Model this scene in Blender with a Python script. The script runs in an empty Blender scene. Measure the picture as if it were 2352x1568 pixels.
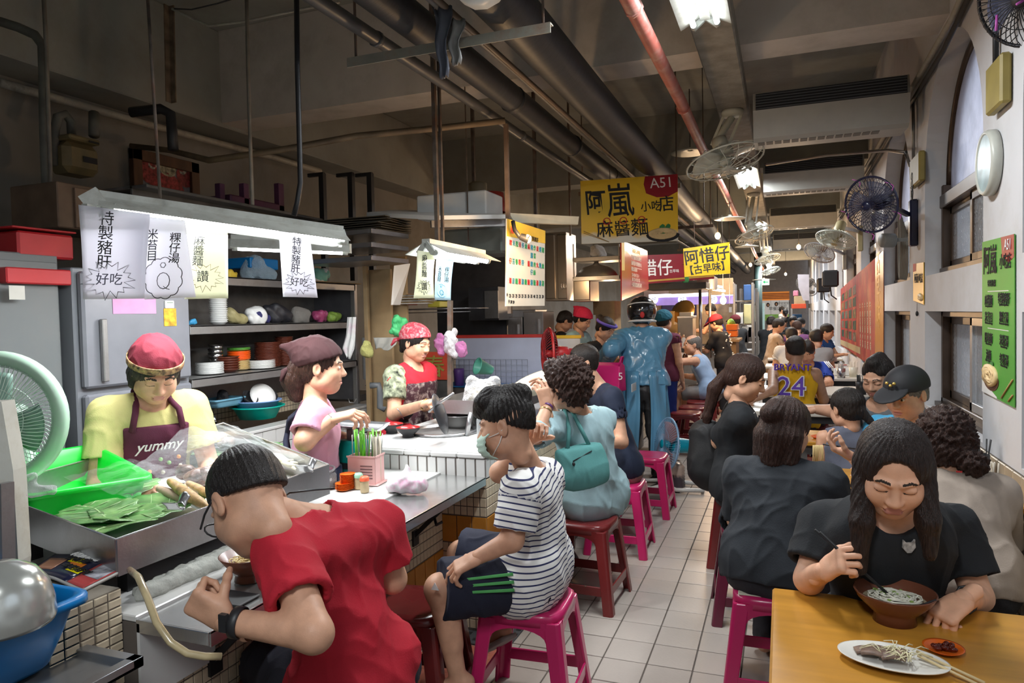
import bpy,bmesh,math,random
import numpy as np
from mathutils import Vector,Matrix
rnd = random.Random(7)
S = bpy.context.scene
COL = S.collection
# camera (fitted to the vanishing points of aisle and beams)
FOC,CX,CY,CAMH = 1620.,1176.,784.,1.57
def _basis():
 Y = np.array([(1798-CX)/FOC,(712-CY)/FOC,1.]); Y/=np.linalg.norm(Y)
 x2 = CX-(FOC*FOC+(712-CY)**2)/(1798-CX)
 for _ in range(20):
  y2 = 712-0.0217*(x2-1798); x2 = CX-(FOC*FOC+(712-CY)*(y2-CY))/(1798-CX)
 X = -np.array([(x2-CX)/FOC,(y2-CY)/FOC,1.]); X/=np.linalg.norm(X)
 Z = np.cross(X,Y)
 if Z[1]>0:Z = -Z
 return np.array([X,Y,Z])
RB = _basis()
CAM0 = np.array([0,0,CAMH])
def ray(px,py):return RB@np.array([(px-CX)/FOC,(py-CY)/FOC,1.])
def P(px,py,zc):return Vector(CAM0+ray(px,py)*zc)
def atX(px,py,x):
 d = ray(px,py); return Vector(CAM0+d*(x/d[0]))
def atY(px,py,y):
 d = ray(px,py); return Vector(CAM0+d*(y/d[1]))
def atZ(px,py,z):
 d = ray(px,py); return Vector(CAM0+d*((z-CAMH)/d[2]))
cam = bpy.data.objects.new('camera',bpy.data.cameras.new('camera')); COL.objects.link(cam)
cam.data.sensor_width = 36; cam.data.lens = FOC/2352*36; cam.data.clip_start = .05; cam.data.clip_end = 200
m = Matrix(((RB[0][0],-RB[0][1],-RB[0][2],0),(RB[1][0],-RB[1][1],-RB[1][2],0),(RB[2][0],-RB[2][1],-RB[2][2],CAMH),(0,0,0,1)))
cam.matrix_world = m; S.camera = cam
# exposure, world
S.view_settings.view_transform = 'Standard'; S.view_settings.look = 'None'; S.view_settings.gamma = 1
S.view_settings.use_curve_mapping = False
S.view_settings.exposure = 0.0
S.cycles.max_bounces = 6; S.cycles.diffuse_bounces = 3; S.cycles.glossy_bounces = 3; S.cycles.transmission_bounces = 4
S.cycles.sample_clamp_indirect = 4; S.cycles.caustics_reflective = False; S.cycles.caustics_refractive = False
W = bpy.data.worlds.new('world'); S.world = W; W.use_nodes = True
W.node_tree.nodes['Background'].inputs[0].default_value = (.75,.85,1,1)
W.node_tree.nodes['Background'].inputs[1].default_value = 1.6
def area(name,loc,size,power,color=(1,1,1),rot=(0,0,0),sizey=None,spread=None):
 l = bpy.data.lights.new(name,'AREA'); l.energy = power; l.color = color; l.size = size
 if sizey:l.shape = 'RECTANGLE'; l.size_y = sizey
 o = bpy.data.objects.new(name,l); o.location = loc; o.rotation_euler = rot; COL.objects.link(o)
 return o
LK = 1.75; TRAYP = 36
# materials
MATS = {}
def mat(name,col,rough=.6,metal=0.,var=.06,scale=8.,bump=0.,bscale=60.,emit=0.,trans=0.,alpha=1.,coat=0.,dirt=None,dscale=3.,damt=.5,sub=0.,ior=1.45,stretch=None):
 """principled material, noise-varied colour, optional dirt patches and bump"""
 if name in MATS:return MATS[name]
 M = bpy.data.materials.new(name); M.use_nodes = True; MATS[name] = M
 nt = M.node_tree; N = nt.nodes; L = nt.links; b = N['Principled BSDF']
 b.inputs['Roughness'].default_value = rough; b.inputs['Metallic'].default_value = metal
 b.inputs['IOR'].default_value = ior
 if coat:b.inputs['Coat Weight'].default_value = coat; b.inputs['Coat Roughness'].default_value = .15
 if sub:b.inputs['Subsurface Weight'].default_value = sub; b.inputs['Subsurface Radius'].default_value = (.012,.005,.003)
 if trans:b.inputs['Transmission Weight'].default_value = trans
 if alpha<1:b.inputs['Alpha'].default_value = alpha
 c4 = (*col,1)
 b.inputs['Base Color'].default_value = c4
 M.diffuse_color = c4
 tc = N.new('ShaderNodeTexCoord'); co = tc.outputs['Object']
 if stretch:
  mp = N.new('ShaderNodeMapping'); mp.inputs['Scale'].default_value = stretch; L.new(co,mp.inputs[0]); co = mp.outputs[0]
 out = None
 if var:
  n = N.new('ShaderNodeTexNoise'); n.inputs['Scale'].default_value = scale; n.inputs['Detail'].default_value = 4; L.new(co,n.inputs['Vector'])
  r = N.new('ShaderNodeValToRGB'); L.new(n.outputs[0],r.inputs[0])
  r.color_ramp.elements[0].position = .3; r.color_ramp.elements[1].position = .7
  r.color_ramp.elements[0].color = tuple(max(0,c*(1-var*2))for c in col)+(1,)
  r.color_ramp.elements[1].color = tuple(min(1,c*(1+var))for c in col)+(1,)
  out = r.outputs[0]
 if dirt is not None:
  n = N.new('ShaderNodeTexNoise'); n.inputs['Scale'].default_value = dscale; n.inputs['Detail'].default_value = 8; n.inputs['Roughness'].default_value = .7; L.new(tc.outputs['Object'],n.inputs['Vector'])
  r = N.new('ShaderNodeValToRGB'); L.new(n.outputs[0],r.inputs[0]); r.color_ramp.elements[0].position = .48; r.color_ramp.elements[1].position = .72
  r.color_ramp.elements[0].color = (0,0,0,1); r.color_ramp.elements[1].color = (damt,damt,damt,1)
  mx = N.new('ShaderNodeMix'); mx.data_type = 'RGBA'; L.new(r.outputs[0],mx.inputs[0])
  if out:L.new(out,mx.inputs[6])
  else:mx.inputs[6].default_value = c4
  mx.inputs[7].default_value = (*dirt,1); out = mx.outputs[2]
 if out:L.new(out,b.inputs['Base Color'])
 if bump:
  n = N.new('ShaderNodeTexNoise'); n.inputs['Scale'].default_value = bscale; n.inputs['Detail'].default_value = 3; L.new(co,n.inputs['Vector'])
  bp = N.new('ShaderNodeBump'); bp.inputs['Strength'].default_value = bump; bp.inputs['Distance'].default_value = .01; L.new(n.outputs[0],bp.inputs['Height']); L.new(bp.outputs[0],b.inputs['Normal'])
 if emit:
  b.inputs['Emission Color'].default_value = c4; b.inputs['Emission Strength'].default_value = emit
 return M
def fn_mat(name,build):
 if name in MATS:return MATS[name]
 M = bpy.data.materials.new(name); M.use_nodes = True; MATS[name] = M
 build(M.node_tree,M.node_tree.nodes,M.node_tree.links,M.node_tree.nodes['Principled BSDF']); return M
def film(name,col=(.9,.95,.95),op=.25,rough=.12):
 def bld(nt,N,L,b):
  b.inputs['Base Color'].default_value = (*col,1); b.inputs['Roughness'].default_value = rough
  lw = N.new('ShaderNodeLayerWeight'); lw.inputs[0].default_value = .35
  mr = N.new('ShaderNodeMapRange'); L.new(lw.outputs['Facing'],mr.inputs[0]); mr.inputs[3].default_value = op; mr.inputs[4].default_value = min(1,op*3)
  L.new(mr.outputs[0],b.inputs['Alpha'])
  n = N.new('ShaderNodeTexNoise'); n.inputs['Scale'].default_value = 14; n.inputs['Detail'].default_value = 5; n.inputs['Distortion'].default_value = 1.5
  bp = N.new('ShaderNodeBump'); bp.inputs['Strength'].default_value = .8; bp.inputs['Distance'].default_value = .03; L.new(n.outputs[0],bp.inputs['Height']); L.new(bp.outputs[0],b.inputs['Normal'])
 return fn_mat(name,bld)
# objects
def tag(o,label=None,cat=None,group=None,kind=None):
 if label:o['label'] = label
 if cat:o['category'] = cat
 if group:o['group'] = group
 if kind:o['kind'] = kind
 return o
def thing(name,label,cat,loc=(0,0,0),rz=0.,group=None):
 o = bpy.data.objects.new(name,None); COL.objects.link(o); o.empty_display_size = .05
 o.location = loc; o.rotation_euler = (0,0,rz)
 return tag(o,label,cat,group)
def V(*a):return Vector(a)
class MB:
 """collects shapes, links them as one mesh"""
 def __init__(s):s.v = []; s.f = []; s.m = []; s.sm = []
 def add(s,vs,fs,mi=0,smooth=False,mtx=None):
  b = len(s.v)
  s.v+=[tuple(mtx@Vector(v))for v in vs]if mtx else[tuple(v)for v in vs]
  s.f+=[tuple(i+b for i in f)for f in fs]; s.m+=[mi]*len(fs); s.sm+=[smooth]*len(fs); return s
 def box(s,c,d,mi=0,rz=0.,rot=None,bev=0.):
  x,y,z = d[0]/2,d[1]/2,d[2]/2
  M = Matrix.Translation(c)@((rot.to_4x4()if rot is not None else Matrix.Rotation(rz,4,'Z')))
  if bev and bev<min(x,y,z):
   e = bev; vs = []; fs = []
   for sx in(-1,1):
    for sy in(-1,1):
     for sz in(-1,1):
      vs+=[(sx*x,sy*(y-e),sz*(z-e)),(sx*(x-e),sy*y,sz*(z-e)),(sx*(x-e),sy*(y-e),sz*z)]
   def I(sx,sy,sz,k):return(((sx>0)*4+(sy>0)*2+(sz>0))*3+k)
   for k,ax in enumerate(((0),(1),(2))):
    for sg in(-1,1):
     q = []
     for a,b2 in((-1,-1),(1,-1),(1,1),(-1,1)):
      t = [a,b2]; t.insert(ax,sg); q.append(I(*t,k))
     if(sg<0)!=(ax==1):q.reverse()
     fs.append(q)
   for a,b2,ax in((0,1,2),(0,2,1),(1,2,0)):
    for s1 in(-1,1):
     for s2 in(-1,1):
      def T(e1):t = [0,0,0]; t[a] = s1; t[b2] = s2; t[ax] = e1; return t
      fs.append([I(*T(-1),a),I(*T(1),a),I(*T(1),b2),I(*T(-1),b2)])
   for sx in(-1,1):
    for sy in(-1,1):
     for sz in(-1,1):fs.append([I(sx,sy,sz,0),I(sx,sy,sz,1),I(sx,sy,sz,2)])
   return s.add(vs,fs,mi,False,M)
  vs = [(a*x,b*y,c2*z)for a in(-1,1)for b in(-1,1)for c2 in(-1,1)]
  return s.add(vs,[(0,1,3,2),(4,6,7,5),(0,4,5,1),(2,3,7,6),(0,2,6,4),(1,5,7,3)],mi,False,M)
 def bb(s,x0,x1,y0,y1,z0,z1,mi=0,bev=0.):
  return s.box(((x0+x1)/2,(y0+y1)/2,(z0+z1)/2),(abs(x1-x0),abs(y1-y0),abs(z1-z0)),mi,bev=bev)
 def beam(s,a,b,w,h=None,mi=0,up=(0,0,1)):
  a = Vector(a); b = Vector(b); d = b-a; L = d.length; q = d.normalized(); u = Vector(up)
  if abs(q.dot(u))>.98:u = Vector((1,0,0))
  x = q.cross(u).normalized(); z = x.cross(q)
  R = Matrix((x,q,z)).transposed()
  return s.box((a+b)/2,(w,L,h or w),mi,rot=R)
 def tube(s,pts,r,mi=0,n=10,cap=True,closed=False,rr=None):
  pts = [Vector(p)for p in pts]; K = len(pts); vs = []; fs = []; pu = None
  for i,p in enumerate(pts):
   if closed:t = pts[(i+1)%K]-pts[i-1]
   else:t = pts[min(i+1,K-1)]-pts[max(i-1,0)]
   if t.length<1e-9:t = Vector((0,0,1))
   t.normalize()
   if pu is None:pu = t.orthogonal().normalized()
   pu = (pu-t*pu.dot(t))
   if pu.length<1e-6:pu = t.orthogonal()
   pu.normalize(); w = t.cross(pu); ri = rr[i]if rr else r
   for j in range(n):
    a = 2*math.pi*j/n; vs.append(p+(pu*math.cos(a)+w*math.sin(a))*ri)
  for i in range(K if closed else K-1):
   for j in range(n):
    a = i*n+j; b = i*n+(j+1)%n; i2 = (i+1)%K
    fs.append((a,b,i2*n+(j+1)%n,i2*n+j))
  if cap and not closed:fs.append(tuple(range(n-1,-1,-1))); fs.append(tuple((K-1)*n+j for j in range(n)))
  return s.add(vs,fs,mi,True)
 def lathe(s,prof,c=(0,0,0),n=24,mi=0,axis=None,sx=1.,sy=1.,smooth=True,mtx=None,caps=False):
  vs = []; fs = []; K = len(prof)
  for r,z in prof:
   for j in range(n):
    a = 2*math.pi*j/n; vs.append((r*math.cos(a)*sx,r*math.sin(a)*sy,z))
  for i in range(K-1):
   for j in range(n):
    fs.append((i*n+j,i*n+(j+1)%n,(i+1)*n+(j+1)%n,(i+1)*n+j))
  if caps:fs.append(tuple(range(n-1,-1,-1))); fs.append(tuple((K-1)*n+j for j in range(n)))
  M = mtx if mtx is not None else Matrix.Translation(c)
  if axis is not None:M = Matrix.Translation(c)@Vector((0,0,1)).rotation_difference(Vector(axis)).to_matrix().to_4x4()
  return s.add(vs,fs,mi,smooth,M)
 def cyl(s,a,b,r,mi=0,n=16,r2=None):
  a = Vector(a); b = Vector(b)
  return s.lathe([(r,0),(r if r2 is None else r2,(b-a).length)],a,n,mi,axis=(b-a),caps=True,smooth=False)if False else s.tube([a,b],r,mi,n,rr=[r,r if r2 is None else r2])
 def ell(s,c,r,mi=0,n=14,k=8,mtx=None):
  prof = [(max(math.sin(math.pi*i/k),1e-4),-math.cos(math.pi*i/k))for i in range(k+1)]
  M = (mtx or Matrix.Identity(4)); M = Matrix.Translation(c)@M@Matrix.Diagonal((*r,1))
  return s.lathe(prof,n=n,mi=mi,mtx=M)
 def prism(s,pts,d,mi=0,mtx=None):
  """pts 2D in local xz, extruded along local y by d"""
  K = len(pts); vs = [(x,0,z)for x,z in pts]+[(x,d,z)for x,z in pts]
  fs = [tuple(range(K)),tuple(range(2*K-1,K-1,-1))]+[(i,K+i,K+(i+1)%K,(i+1)%K)for i in range(K)]
  return s.add(vs,fs,mi,False,mtx)
 def grid(s,fn,nu,nv,mi=0,smooth=True,cu=False):
  vs = [fn(i/nu,j/nv)for i in range(nu+1)for j in range(nv+1)]
  fs = [(i*(nv+1)+j,(i+1)*(nv+1)+j,(i+1)*(nv+1)+j+1,i*(nv+1)+j+1)for i in range(nu)for j in range(nv)]
  return s.add(vs,fs,mi,smooth)
 def mesh(s,name,mats):
  me = bpy.data.meshes.new(name); me.from_pydata(s.v,[],s.f)
  for mm in(mats if isinstance(mats,(list,tuple))else[mats]):me.materials.append(mm)
  me.polygons.foreach_set('material_index',s.m); me.polygons.foreach_set('use_smooth',s.sm)
  return me
 def build(s,name,mats,parent=None,bevel=0.,solid=0.,sub=0,local=True):
  me = s.mesh(name,mats)
  o = bpy.data.objects.new(name,me); COL.objects.link(o)
  bm = bmesh.new(); bm.from_mesh(me); bmesh.ops.recalc_face_normals(bm,faces=bm.faces); bm.to_mesh(me); bm.free()
  if parent is not None:
   o.parent = parent
   if not local:
    pm = Matrix.Translation(parent.location)@parent.rotation_euler.to_matrix().to_4x4()if parent.parent is None else Matrix.Identity(4)
    me.transform(pm.inverted())
  if solid:
   md = o.modifiers.new('solid','SOLIDIFY'); md.thickness = solid; md.offset = 0
  if bevel:
   md = o.modifiers.new('bevel','BEVEL'); md.width = bevel; md.segments = 2; md.limit_method = 'ANGLE'; md.angle_limit = .6
  if sub:
   md = o.modifiers.new('sub','SUBSURF'); md.levels = md.render_levels = sub
  return o
def struct(mb,name,mats,**k):
 o = mb.build(name,mats,**k); o['kind'] = 'structure'; return o
def copy_tree(o,parent=None):
 c = o.copy(); COL.objects.link(c); c.parent = parent
 for ch in KIDS(o):copy_tree(ch,c)
 return c
def KIDS(o):return list(o.children)
def dup(o,loc,rz=None,label=None,group=None,scale=None):
 c = copy_tree(o); c.location = loc
 if rz is not None:c.rotation_euler.z = rz
 if label:c['label'] = label
 if group:c['group'] = group
 if scale:c.scale = (scale,)*3 if not hasattr(scale,'__len__')else scale
 return c
def text(s,size,mtx,m,parent=None,name='lettering',ext=.0008,squash=1.,bold=0.,align='CENTER',shear=0.):
 cu = bpy.data.curves.new(name,'FONT'); cu.body = s; cu.size = size; cu.align_x = align; cu.align_y = 'CENTER'
 cu.extrude = ext; cu.offset = bold; cu.shear = shear; cu.resolution_u = 2; cu.space_line = .95
 cu.materials.append(m)
 o = bpy.data.objects.new(name,cu); COL.objects.link(o)
 M = mtx@Matrix.Diagonal((squash,1,1,1))
 if parent is not None:
  o.parent = parent
 o.matrix_local = M
 return o
def frame3(o,x,y):
 """matrix with local x, y along given vectors, origin o"""
 x = Vector(x).normalized(); y = Vector(y); z = x.cross(y).normalized(); y = z.cross(x)
 return Matrix(((x.x,y.x,z.x,o[0]),(x.y,y.y,z.y,o[1]),(x.z,y.z,z.z,o[2]),(0,0,0,1)))
# organic shapes: distance fields turned into quads
class SDF:
 def __init__(s,lo,hi,h):
  s.h = h; s.lo = np.array(lo,float)-2*h; n = np.ceil((np.array(hi,float)+2*h-s.lo)/h).astype(int)+1
  s.n = n; s.a = np.full(tuple(n),.5,np.float32)
  s.ax = [s.lo[i]+h*np.arange(n[i])for i in range(3)]
 def reg(s,lo,hi):
  i0 = np.clip(np.floor((np.array(lo)-s.lo)/s.h).astype(int),0,s.n); i1 = np.clip(np.ceil((np.array(hi)-s.lo)/s.h).astype(int)+1,0,s.n)
  if(i1<=i0).any():return None,None
  sl = tuple(slice(a,b)for a,b in zip(i0,i1))
  X = s.ax[0][sl[0]][:,None,None]; Y = s.ax[1][sl[1]][None,:,None]; Z = s.ax[2][sl[2]][None,None,:]
  return sl,(X.astype(np.float32),Y.astype(np.float32),Z.astype(np.float32))
 def comb(s,sl,d,k,sub=False):
  a = s.a[sl]
  if sub:
   d = -d
   if k:hh = np.maximum(k-np.abs(a-d),0)/k; s.a[sl] = np.maximum(a,d)+hh*hh*k*.25
   else:s.a[sl] = np.maximum(a,d)
  else:
   if k:hh = np.maximum(k-np.abs(a-d),0)/k; s.a[sl] = np.minimum(a,d)-hh*hh*k*.25
   else:s.a[sl] = np.minimum(a,d)
 def cap(s,a,b,ra,rb=None,k=.02,flat=None,sub=False,end=False):
  rb = ra if rb is None else rb; a = np.array(a,float); b = np.array(b,float); R = max(ra,rb)+k+.03
  sl,q = s.reg(np.minimum(a,b)-R,np.maximum(a,b)+R)
  if sl is None:return s
  X,Y,Z = q; v = b-a; L = float(v@v)+1e-9
  px,py,pz = X-a[0],Y-a[1],Z-a[2]
  t = np.clip((px*v[0]+py*v[1]+pz*v[2])/L,0,1)
  dx,dy,dz = px-t*v[0],py-t*v[1],pz-t*v[2]
  if flat is not None:
   u,fa = flat; w = (dx*u[0]+dy*u[1]+dz*u[2])*(fa-1); dx = dx+w*u[0]; dy = dy+w*u[1]; dz = dz+w*u[2]
  d = np.sqrt(dx*dx+dy*dy+dz*dz)-(ra+(rb-ra)*t)
  if end:d = np.maximum(d,(px*v[0]+py*v[1]+pz*v[2])/math.sqrt(L)-math.sqrt(L))
  s.comb(sl,d.astype(np.float32),k,sub); return s
 def ell(s,c,r,k=.02,R=None,sub=False):
  """ellipsoid, R 3x3 rows = local axes"""
  c = np.array(c,float); r = np.array(r,float); m = r.max()+k+.02
  sl,q = s.reg(c-m,c+m)
  if sl is None:return s
  X,Y,Z = q[0]-c[0],q[1]-c[1],q[2]-c[2]
  if R is not None:X,Y,Z = (R[i][0]*X+R[i][1]*Y+R[i][2]*Z for i in range(3))
  k0 = np.sqrt((X/r[0])**2+(Y/r[1])**2+(Z/r[2])**2); k1 = np.sqrt((X/r[0]**2)**2+(Y/r[1]**2)**2+(Z/r[2]**2)**2)+1e-6
  s.comb(sl,(k0*(k0-1)/k1).astype(np.float32),k,sub); return s
 def cut(s,p,n,k=0.):
  """keep the side against n"""
  n = np.array(n,float); n/=np.linalg.norm(n)
  X,Y,Z = (s.ax[0][:,None,None],s.ax[1][None,:,None],s.ax[2][None,None,:])
  d = ((X-p[0])*n[0]+(Y-p[1])*n[1]+(Z-p[2])*n[2]).astype(np.float32)
  if k:hh = np.maximum(k-np.abs(s.a-d),0)/k; s.a = np.maximum(s.a,d)+hh*hh*k*.25
  else:s.a = np.maximum(s.a,d)
  return s
 def mesh(s):
  a = s.a; ins = a<0; n = a.shape
  acc = np.zeros((n[0]-1,n[1]-1,n[2]-1,3),np.float32); cnt = np.zeros((n[0]-1,n[1]-1,n[2]-1),np.float32)
  def edge(ax):
   sa = [slice(None)]*3; sb = [slice(None)]*3; sa[ax] = slice(0,-1); sb[ax] = slice(1,None)
   A = a[tuple(sa)]; B = a[tuple(sb)]; x = (ins[tuple(sa)]!=ins[tuple(sb)])
   return x,A,B
  ed = []
  for ax in range(3):
   x,A,B = edge(ax); idx = np.argwhere(x)
   if not len(idx):return np.zeros((0,3)),np.zeros((0,4),int)
   va = A[x]; vb = B[x]; t = va/(va-vb)
   pos = idx.astype(np.float32); pos[:,ax]+=t
   o1,o2 = [(1,2),(2,0),(0,1)][ax]
   for d1 in(0,-1):
    for d2 in(0,-1):
     c = idx.copy(); c[:,o1]+=d1; c[:,o2]+=d2
     ok = ((c>=0)&(c<np.array(n)-1)).all(1)
     cc = c[ok]; fl = np.ravel_multi_index(cc.T,cnt.shape)
     for q in range(3):acc[...,q].reshape(-1)[:]+=np.bincount(fl,pos[ok][:,q],cnt.size).astype(np.float32)
     cnt.reshape(-1)[:]+=np.bincount(fl,minlength=cnt.size).astype(np.float32)
   ed.append((ax,o1,o2,idx,va<0))
  vi = np.full(cnt.shape,-1,np.int64); mk = cnt>0; vi[mk] = np.arange(mk.sum())
  vs = acc[mk]/cnt[mk][:,None]*s.h+s.lo
  F = []
  for ax,o1,o2,idx,neg in ed:
   ok = (idx[:,o1]>0)&(idx[:,o2]>0)&(idx[:,o1]<n[o1]-1)&(idx[:,o2]<n[o2]-1)
   idx = idx[ok]; neg = neg[ok]; q = []
   for d1,d2 in((0,0),(-1,0),(-1,-1),(0,-1)):
    c = idx.copy(); c[:,o1]+=d1; c[:,o2]+=d2; q.append(vi[c[:,0],c[:,1],c[:,2]])
   q = np.stack(q,1); q[~neg] = q[~neg][:,::-1]; F.append(q)
  return vs,np.concatenate(F)
def np_mesh(name,parts,mats,parent=None,disp=None,attr=None):
 """parts: list of (verts, quads, material index array or int)"""
 vs = []; fs = []; ms = []; b = 0
 for v,f,mi in parts:
  if not len(f):continue
  vs.append(v); fs.append(f+b); b+=len(v); ms.append(np.full(len(f),mi)if np.isscalar(mi)else mi)
 vs = np.concatenate(vs); fs = np.concatenate(fs); ms = np.concatenate(ms)
 me = bpy.data.meshes.new(name); me.vertices.add(len(vs)); me.vertices.foreach_set('co',vs.astype(np.float32).ravel())
 me.loops.add(fs.size); me.loops.foreach_set('vertex_index',fs.ravel().astype(np.int32))
 me.polygons.add(len(fs)); me.polygons.foreach_set('loop_start',np.arange(0,fs.size,4,dtype=np.int32))
 me.update(calc_edges=True); me.validate()
 if disp is not None:
  nn = np.empty(len(vs)*3,np.float32); me.vertices.foreach_get('normal',nn); nn = nn.reshape(-1,3)
  me.vertices.foreach_set('co',(vs+nn*disp(vs)[:,None]).astype(np.float32).ravel())
 me.polygons.foreach_set('use_smooth',np.ones(len(me.polygons),bool))
 for mm in(mats if isinstance(mats,(list,tuple))else[mats]):me.materials.append(mm)
 if len(me.polygons)==len(ms):me.polygons.foreach_set('material_index',ms.astype(np.int32))
 if attr:
  for an,af in attr.items():
   at = me.attributes.new(an,'FLOAT','POINT'); at.data.foreach_set('value',af(vs).astype(np.float32))
 me.update()
 o = bpy.data.objects.new(name,me); COL.objects.link(o)
 if parent is not None:
  o.parent = parent; me.transform(Matrix.Translation(-parent.location))
 return o
def hsh(v,f,seed=0.):
 """cheap smooth noise from sines"""
 x,y,z = v[:,0]*f+seed,v[:,1]*f+seed*1.7,v[:,2]*f+seed*.6
 return(np.sin(x*1.3+2*np.sin(y*.9+z*.4))*np.cos(z*1.1+1.5*np.sin(x*.7))+.5*np.sin(2.3*y+1.9*z+np.sin(x*2.1)))/1.5
def folds(amp,f=22.,seed=0.,dirn=None):
 def d(v):
  w = v+.03*np.stack([hsh(v,9,seed+3),hsh(v,9,seed+5),hsh(v,9,seed+8)],1)
  r = 1-np.abs(hsh(w*np.array([1,1,.45]),f,seed)); r2 = 1-np.abs(hsh(w*np.array([.6,.6,1]),f*.6,seed+11))
  return amp*((r**3-.35)+(r2**3-.35))
 return d
def nrm(v):
 v = np.array(v,float); return v/(np.linalg.norm(v)+1e-9)
SKIN = {}
def skin(tone=1.,red=0.,name=None):
 k = name or 'skin_%02d'%int(tone*20)
 c = (.61*tone,.335*tone*(1-red*.2),.215*tone*(1-red*.25))
 return mat(k,c,.52,var=.07,scale=25,sub=.08,bump=.06,bscale=300)
def hairmat(name='black_hair',col=(.012,.009,.008)):
 def bld(nt,N,L,b):
  tc = N.new('ShaderNodeTexCoord'); mp = N.new('ShaderNodeMapping'); mp.inputs['Scale'].default_value = (1,1,.12)
  n = N.new('ShaderNodeTexNoise'); n.inputs['Scale'].default_value = 420; n.inputs['Detail'].default_value = 3
  L.new(tc.outputs['Object'],mp.inputs[0]); L.new(mp.outputs[0],n.inputs['Vector'])
  r = N.new('ShaderNodeValToRGB'); r.color_ramp.elements[0].position = .35; r.color_ramp.elements[1].position = .7
  r.color_ramp.elements[0].color = tuple(c*.5 for c in col)+(1,); r.color_ramp.elements[1].color = tuple(c*2.2 for c in col)+(1,)
  L.new(n.outputs[0],r.inputs[0]); L.new(r.outputs[0],b.inputs['Base Color'])
  bp = N.new('ShaderNodeBump'); bp.inputs['Strength'].default_value = .8; bp.inputs['Distance'].default_value = .006; L.new(n.outputs[0],bp.inputs['Height']); L.new(bp.outputs[0],b.inputs['Normal'])
  b.inputs['Roughness'].default_value = .38; b.inputs['Specular IOR Level'].default_value = .35
 return fn_mat(name,bld)
def cloth(name,col,rough=.85,var=.05,bump=.12,bs=220.,**k):return mat('cloth_'+name,col,rough,var=var,scale=14,bump=bump,bscale=bs,**k)
LIP = lambda:mat('lips',(.50,.21,.17),.45,var=.03)
BROW = lambda:mat('brow_hair',(.03,.02,.015),.8,var=0)
EYEW = lambda:mat('eye_white',(.75,.73,.70),.2,var=0)
IRIS = lambda:mat('dark_iris',(.015,.01,.008),.15,var=0)
def head_frame(yaw,pitch,roll):
 """columns: right(x), forward(y), up(z) of the head; yaw 0 looks along +Y, positive turns to -X; pitch positive looks down"""
 R = Matrix.Rotation(math.radians(yaw),3,'Z')@Matrix.Rotation(math.radians(-pitch),3,'X')@Matrix.Rotation(math.radians(roll),3,'Y')
 return np.array(R)
def head_parts(hc,F,hs,h,eyes='down',wide=1.,neck=None,old=0.,ears=True):
 """skin head in its own frame; returns verts in world, quads, material ids (0 skin 1 lips 2 brow)"""
 s = SDF((-.10,-.13,-.17),(.10,.135,.13),h)
 s.ell((0,-.014,.032),(.076*wide,.092,.080),k=.02)
 s.ell((0,.026,-.028),(.061*wide,.064,.080),k=.03)
 s.ell((0,.050,-.083),(.034*wide,.030,.026),k=.035)
 for e in(-1,1):
  s.ell((e*.036*wide,.056,-.028),(.026,.026,.026),k=.03)
  s.ell((e*.050*wide,.012,-.062),(.022,.036,.026),k=.03)
  s.ell((e*.031,.099,.008),(.019,.015,.0115),k=.014,sub=True)
  s.cap((e*.012,.087,.026),(e*.045,.073,.027),.007,.005,k=.014)
  s.ell((e*.031,.0765,.006),(.0160,.0115,.0105),k=.006)
  s.ell((e*.011,.094,-.027),(.009,.010,.008),k=.008)
  if ears:
   s.ell((e*.079*wide,-.006,-.002),(.008,.018,.030),k=.008)
   s.ell((e*.086*wide,.0,.0),(.006,.009,.017),k=.004,sub=True)
 s.cap((0,.084,.012),(0,.103,-.022),.0075,.0115,k=.012)
 s.cap((-.017,.086,-.052),(.017,.086,-.052),.006,k=.006); s.cap((-.013,.087,-.063),(.013,.087,-.063),.0075,k=.007)
 s.cap((-.026,.088,-.0575),(.026,.088,-.0575),.0022,k=.004,sub=True)
 s.cap((0,-.020,-.04),(0,-.030,-.105),.050*wide,.040*wide,k=.03)
 v,f = s.mesh()
 c = v[f].mean(1); mi = np.zeros(len(f),int)
 lip = (np.abs(c[:,0])<.024-np.abs(c[:,2]+.0575)*.9)&(np.abs(c[:,2]+.0575)<.0105)&(c[:,1]>.078)
 ax = np.abs(c[:,0]); brow = (ax>.014)&(ax<.047)&(np.abs(c[:,2]-(.0305+(ax-.014)*.04-np.maximum(ax-.034,0)*.5))<.0029)&(c[:,1]>.05)
 mi[lip] = 1; mi[brow] = 2
 if eyes=='down':lash = (ax>.016)&(ax<.047)&(np.abs(c[:,2]-(-.0015-np.minimum(((ax-.031)/.016)**2,1)*-.004))<.0018)&(c[:,1]>.06); mi[lash] = 2
 ex = []
 if eyes!='down':
  for e in(-1,1):
   q = SDF((e*.031-.014,.062,-.008),(e*.031+.014,.094,.022),.0022)
   q.ell((e*.031,.0785,.0065),(.0125,.0125,.0085),k=0)
   vv,ff = q.mesh(); cc = vv[ff].mean(1)
   mm = np.full(len(ff),3); mm[(np.hypot(cc[:,0]-e*.031,cc[:,2]-.0065)<.0055)] = 4; mm[(cc[:,2]>.0125)] = 2; ex.append((vv,ff,mm))
 out = []
 for vv,ff,mm in[(v,f,mi)]+ex:out.append((np.array(hc)+(vv*hs)@F.T,ff,mm))
 return out
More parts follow.
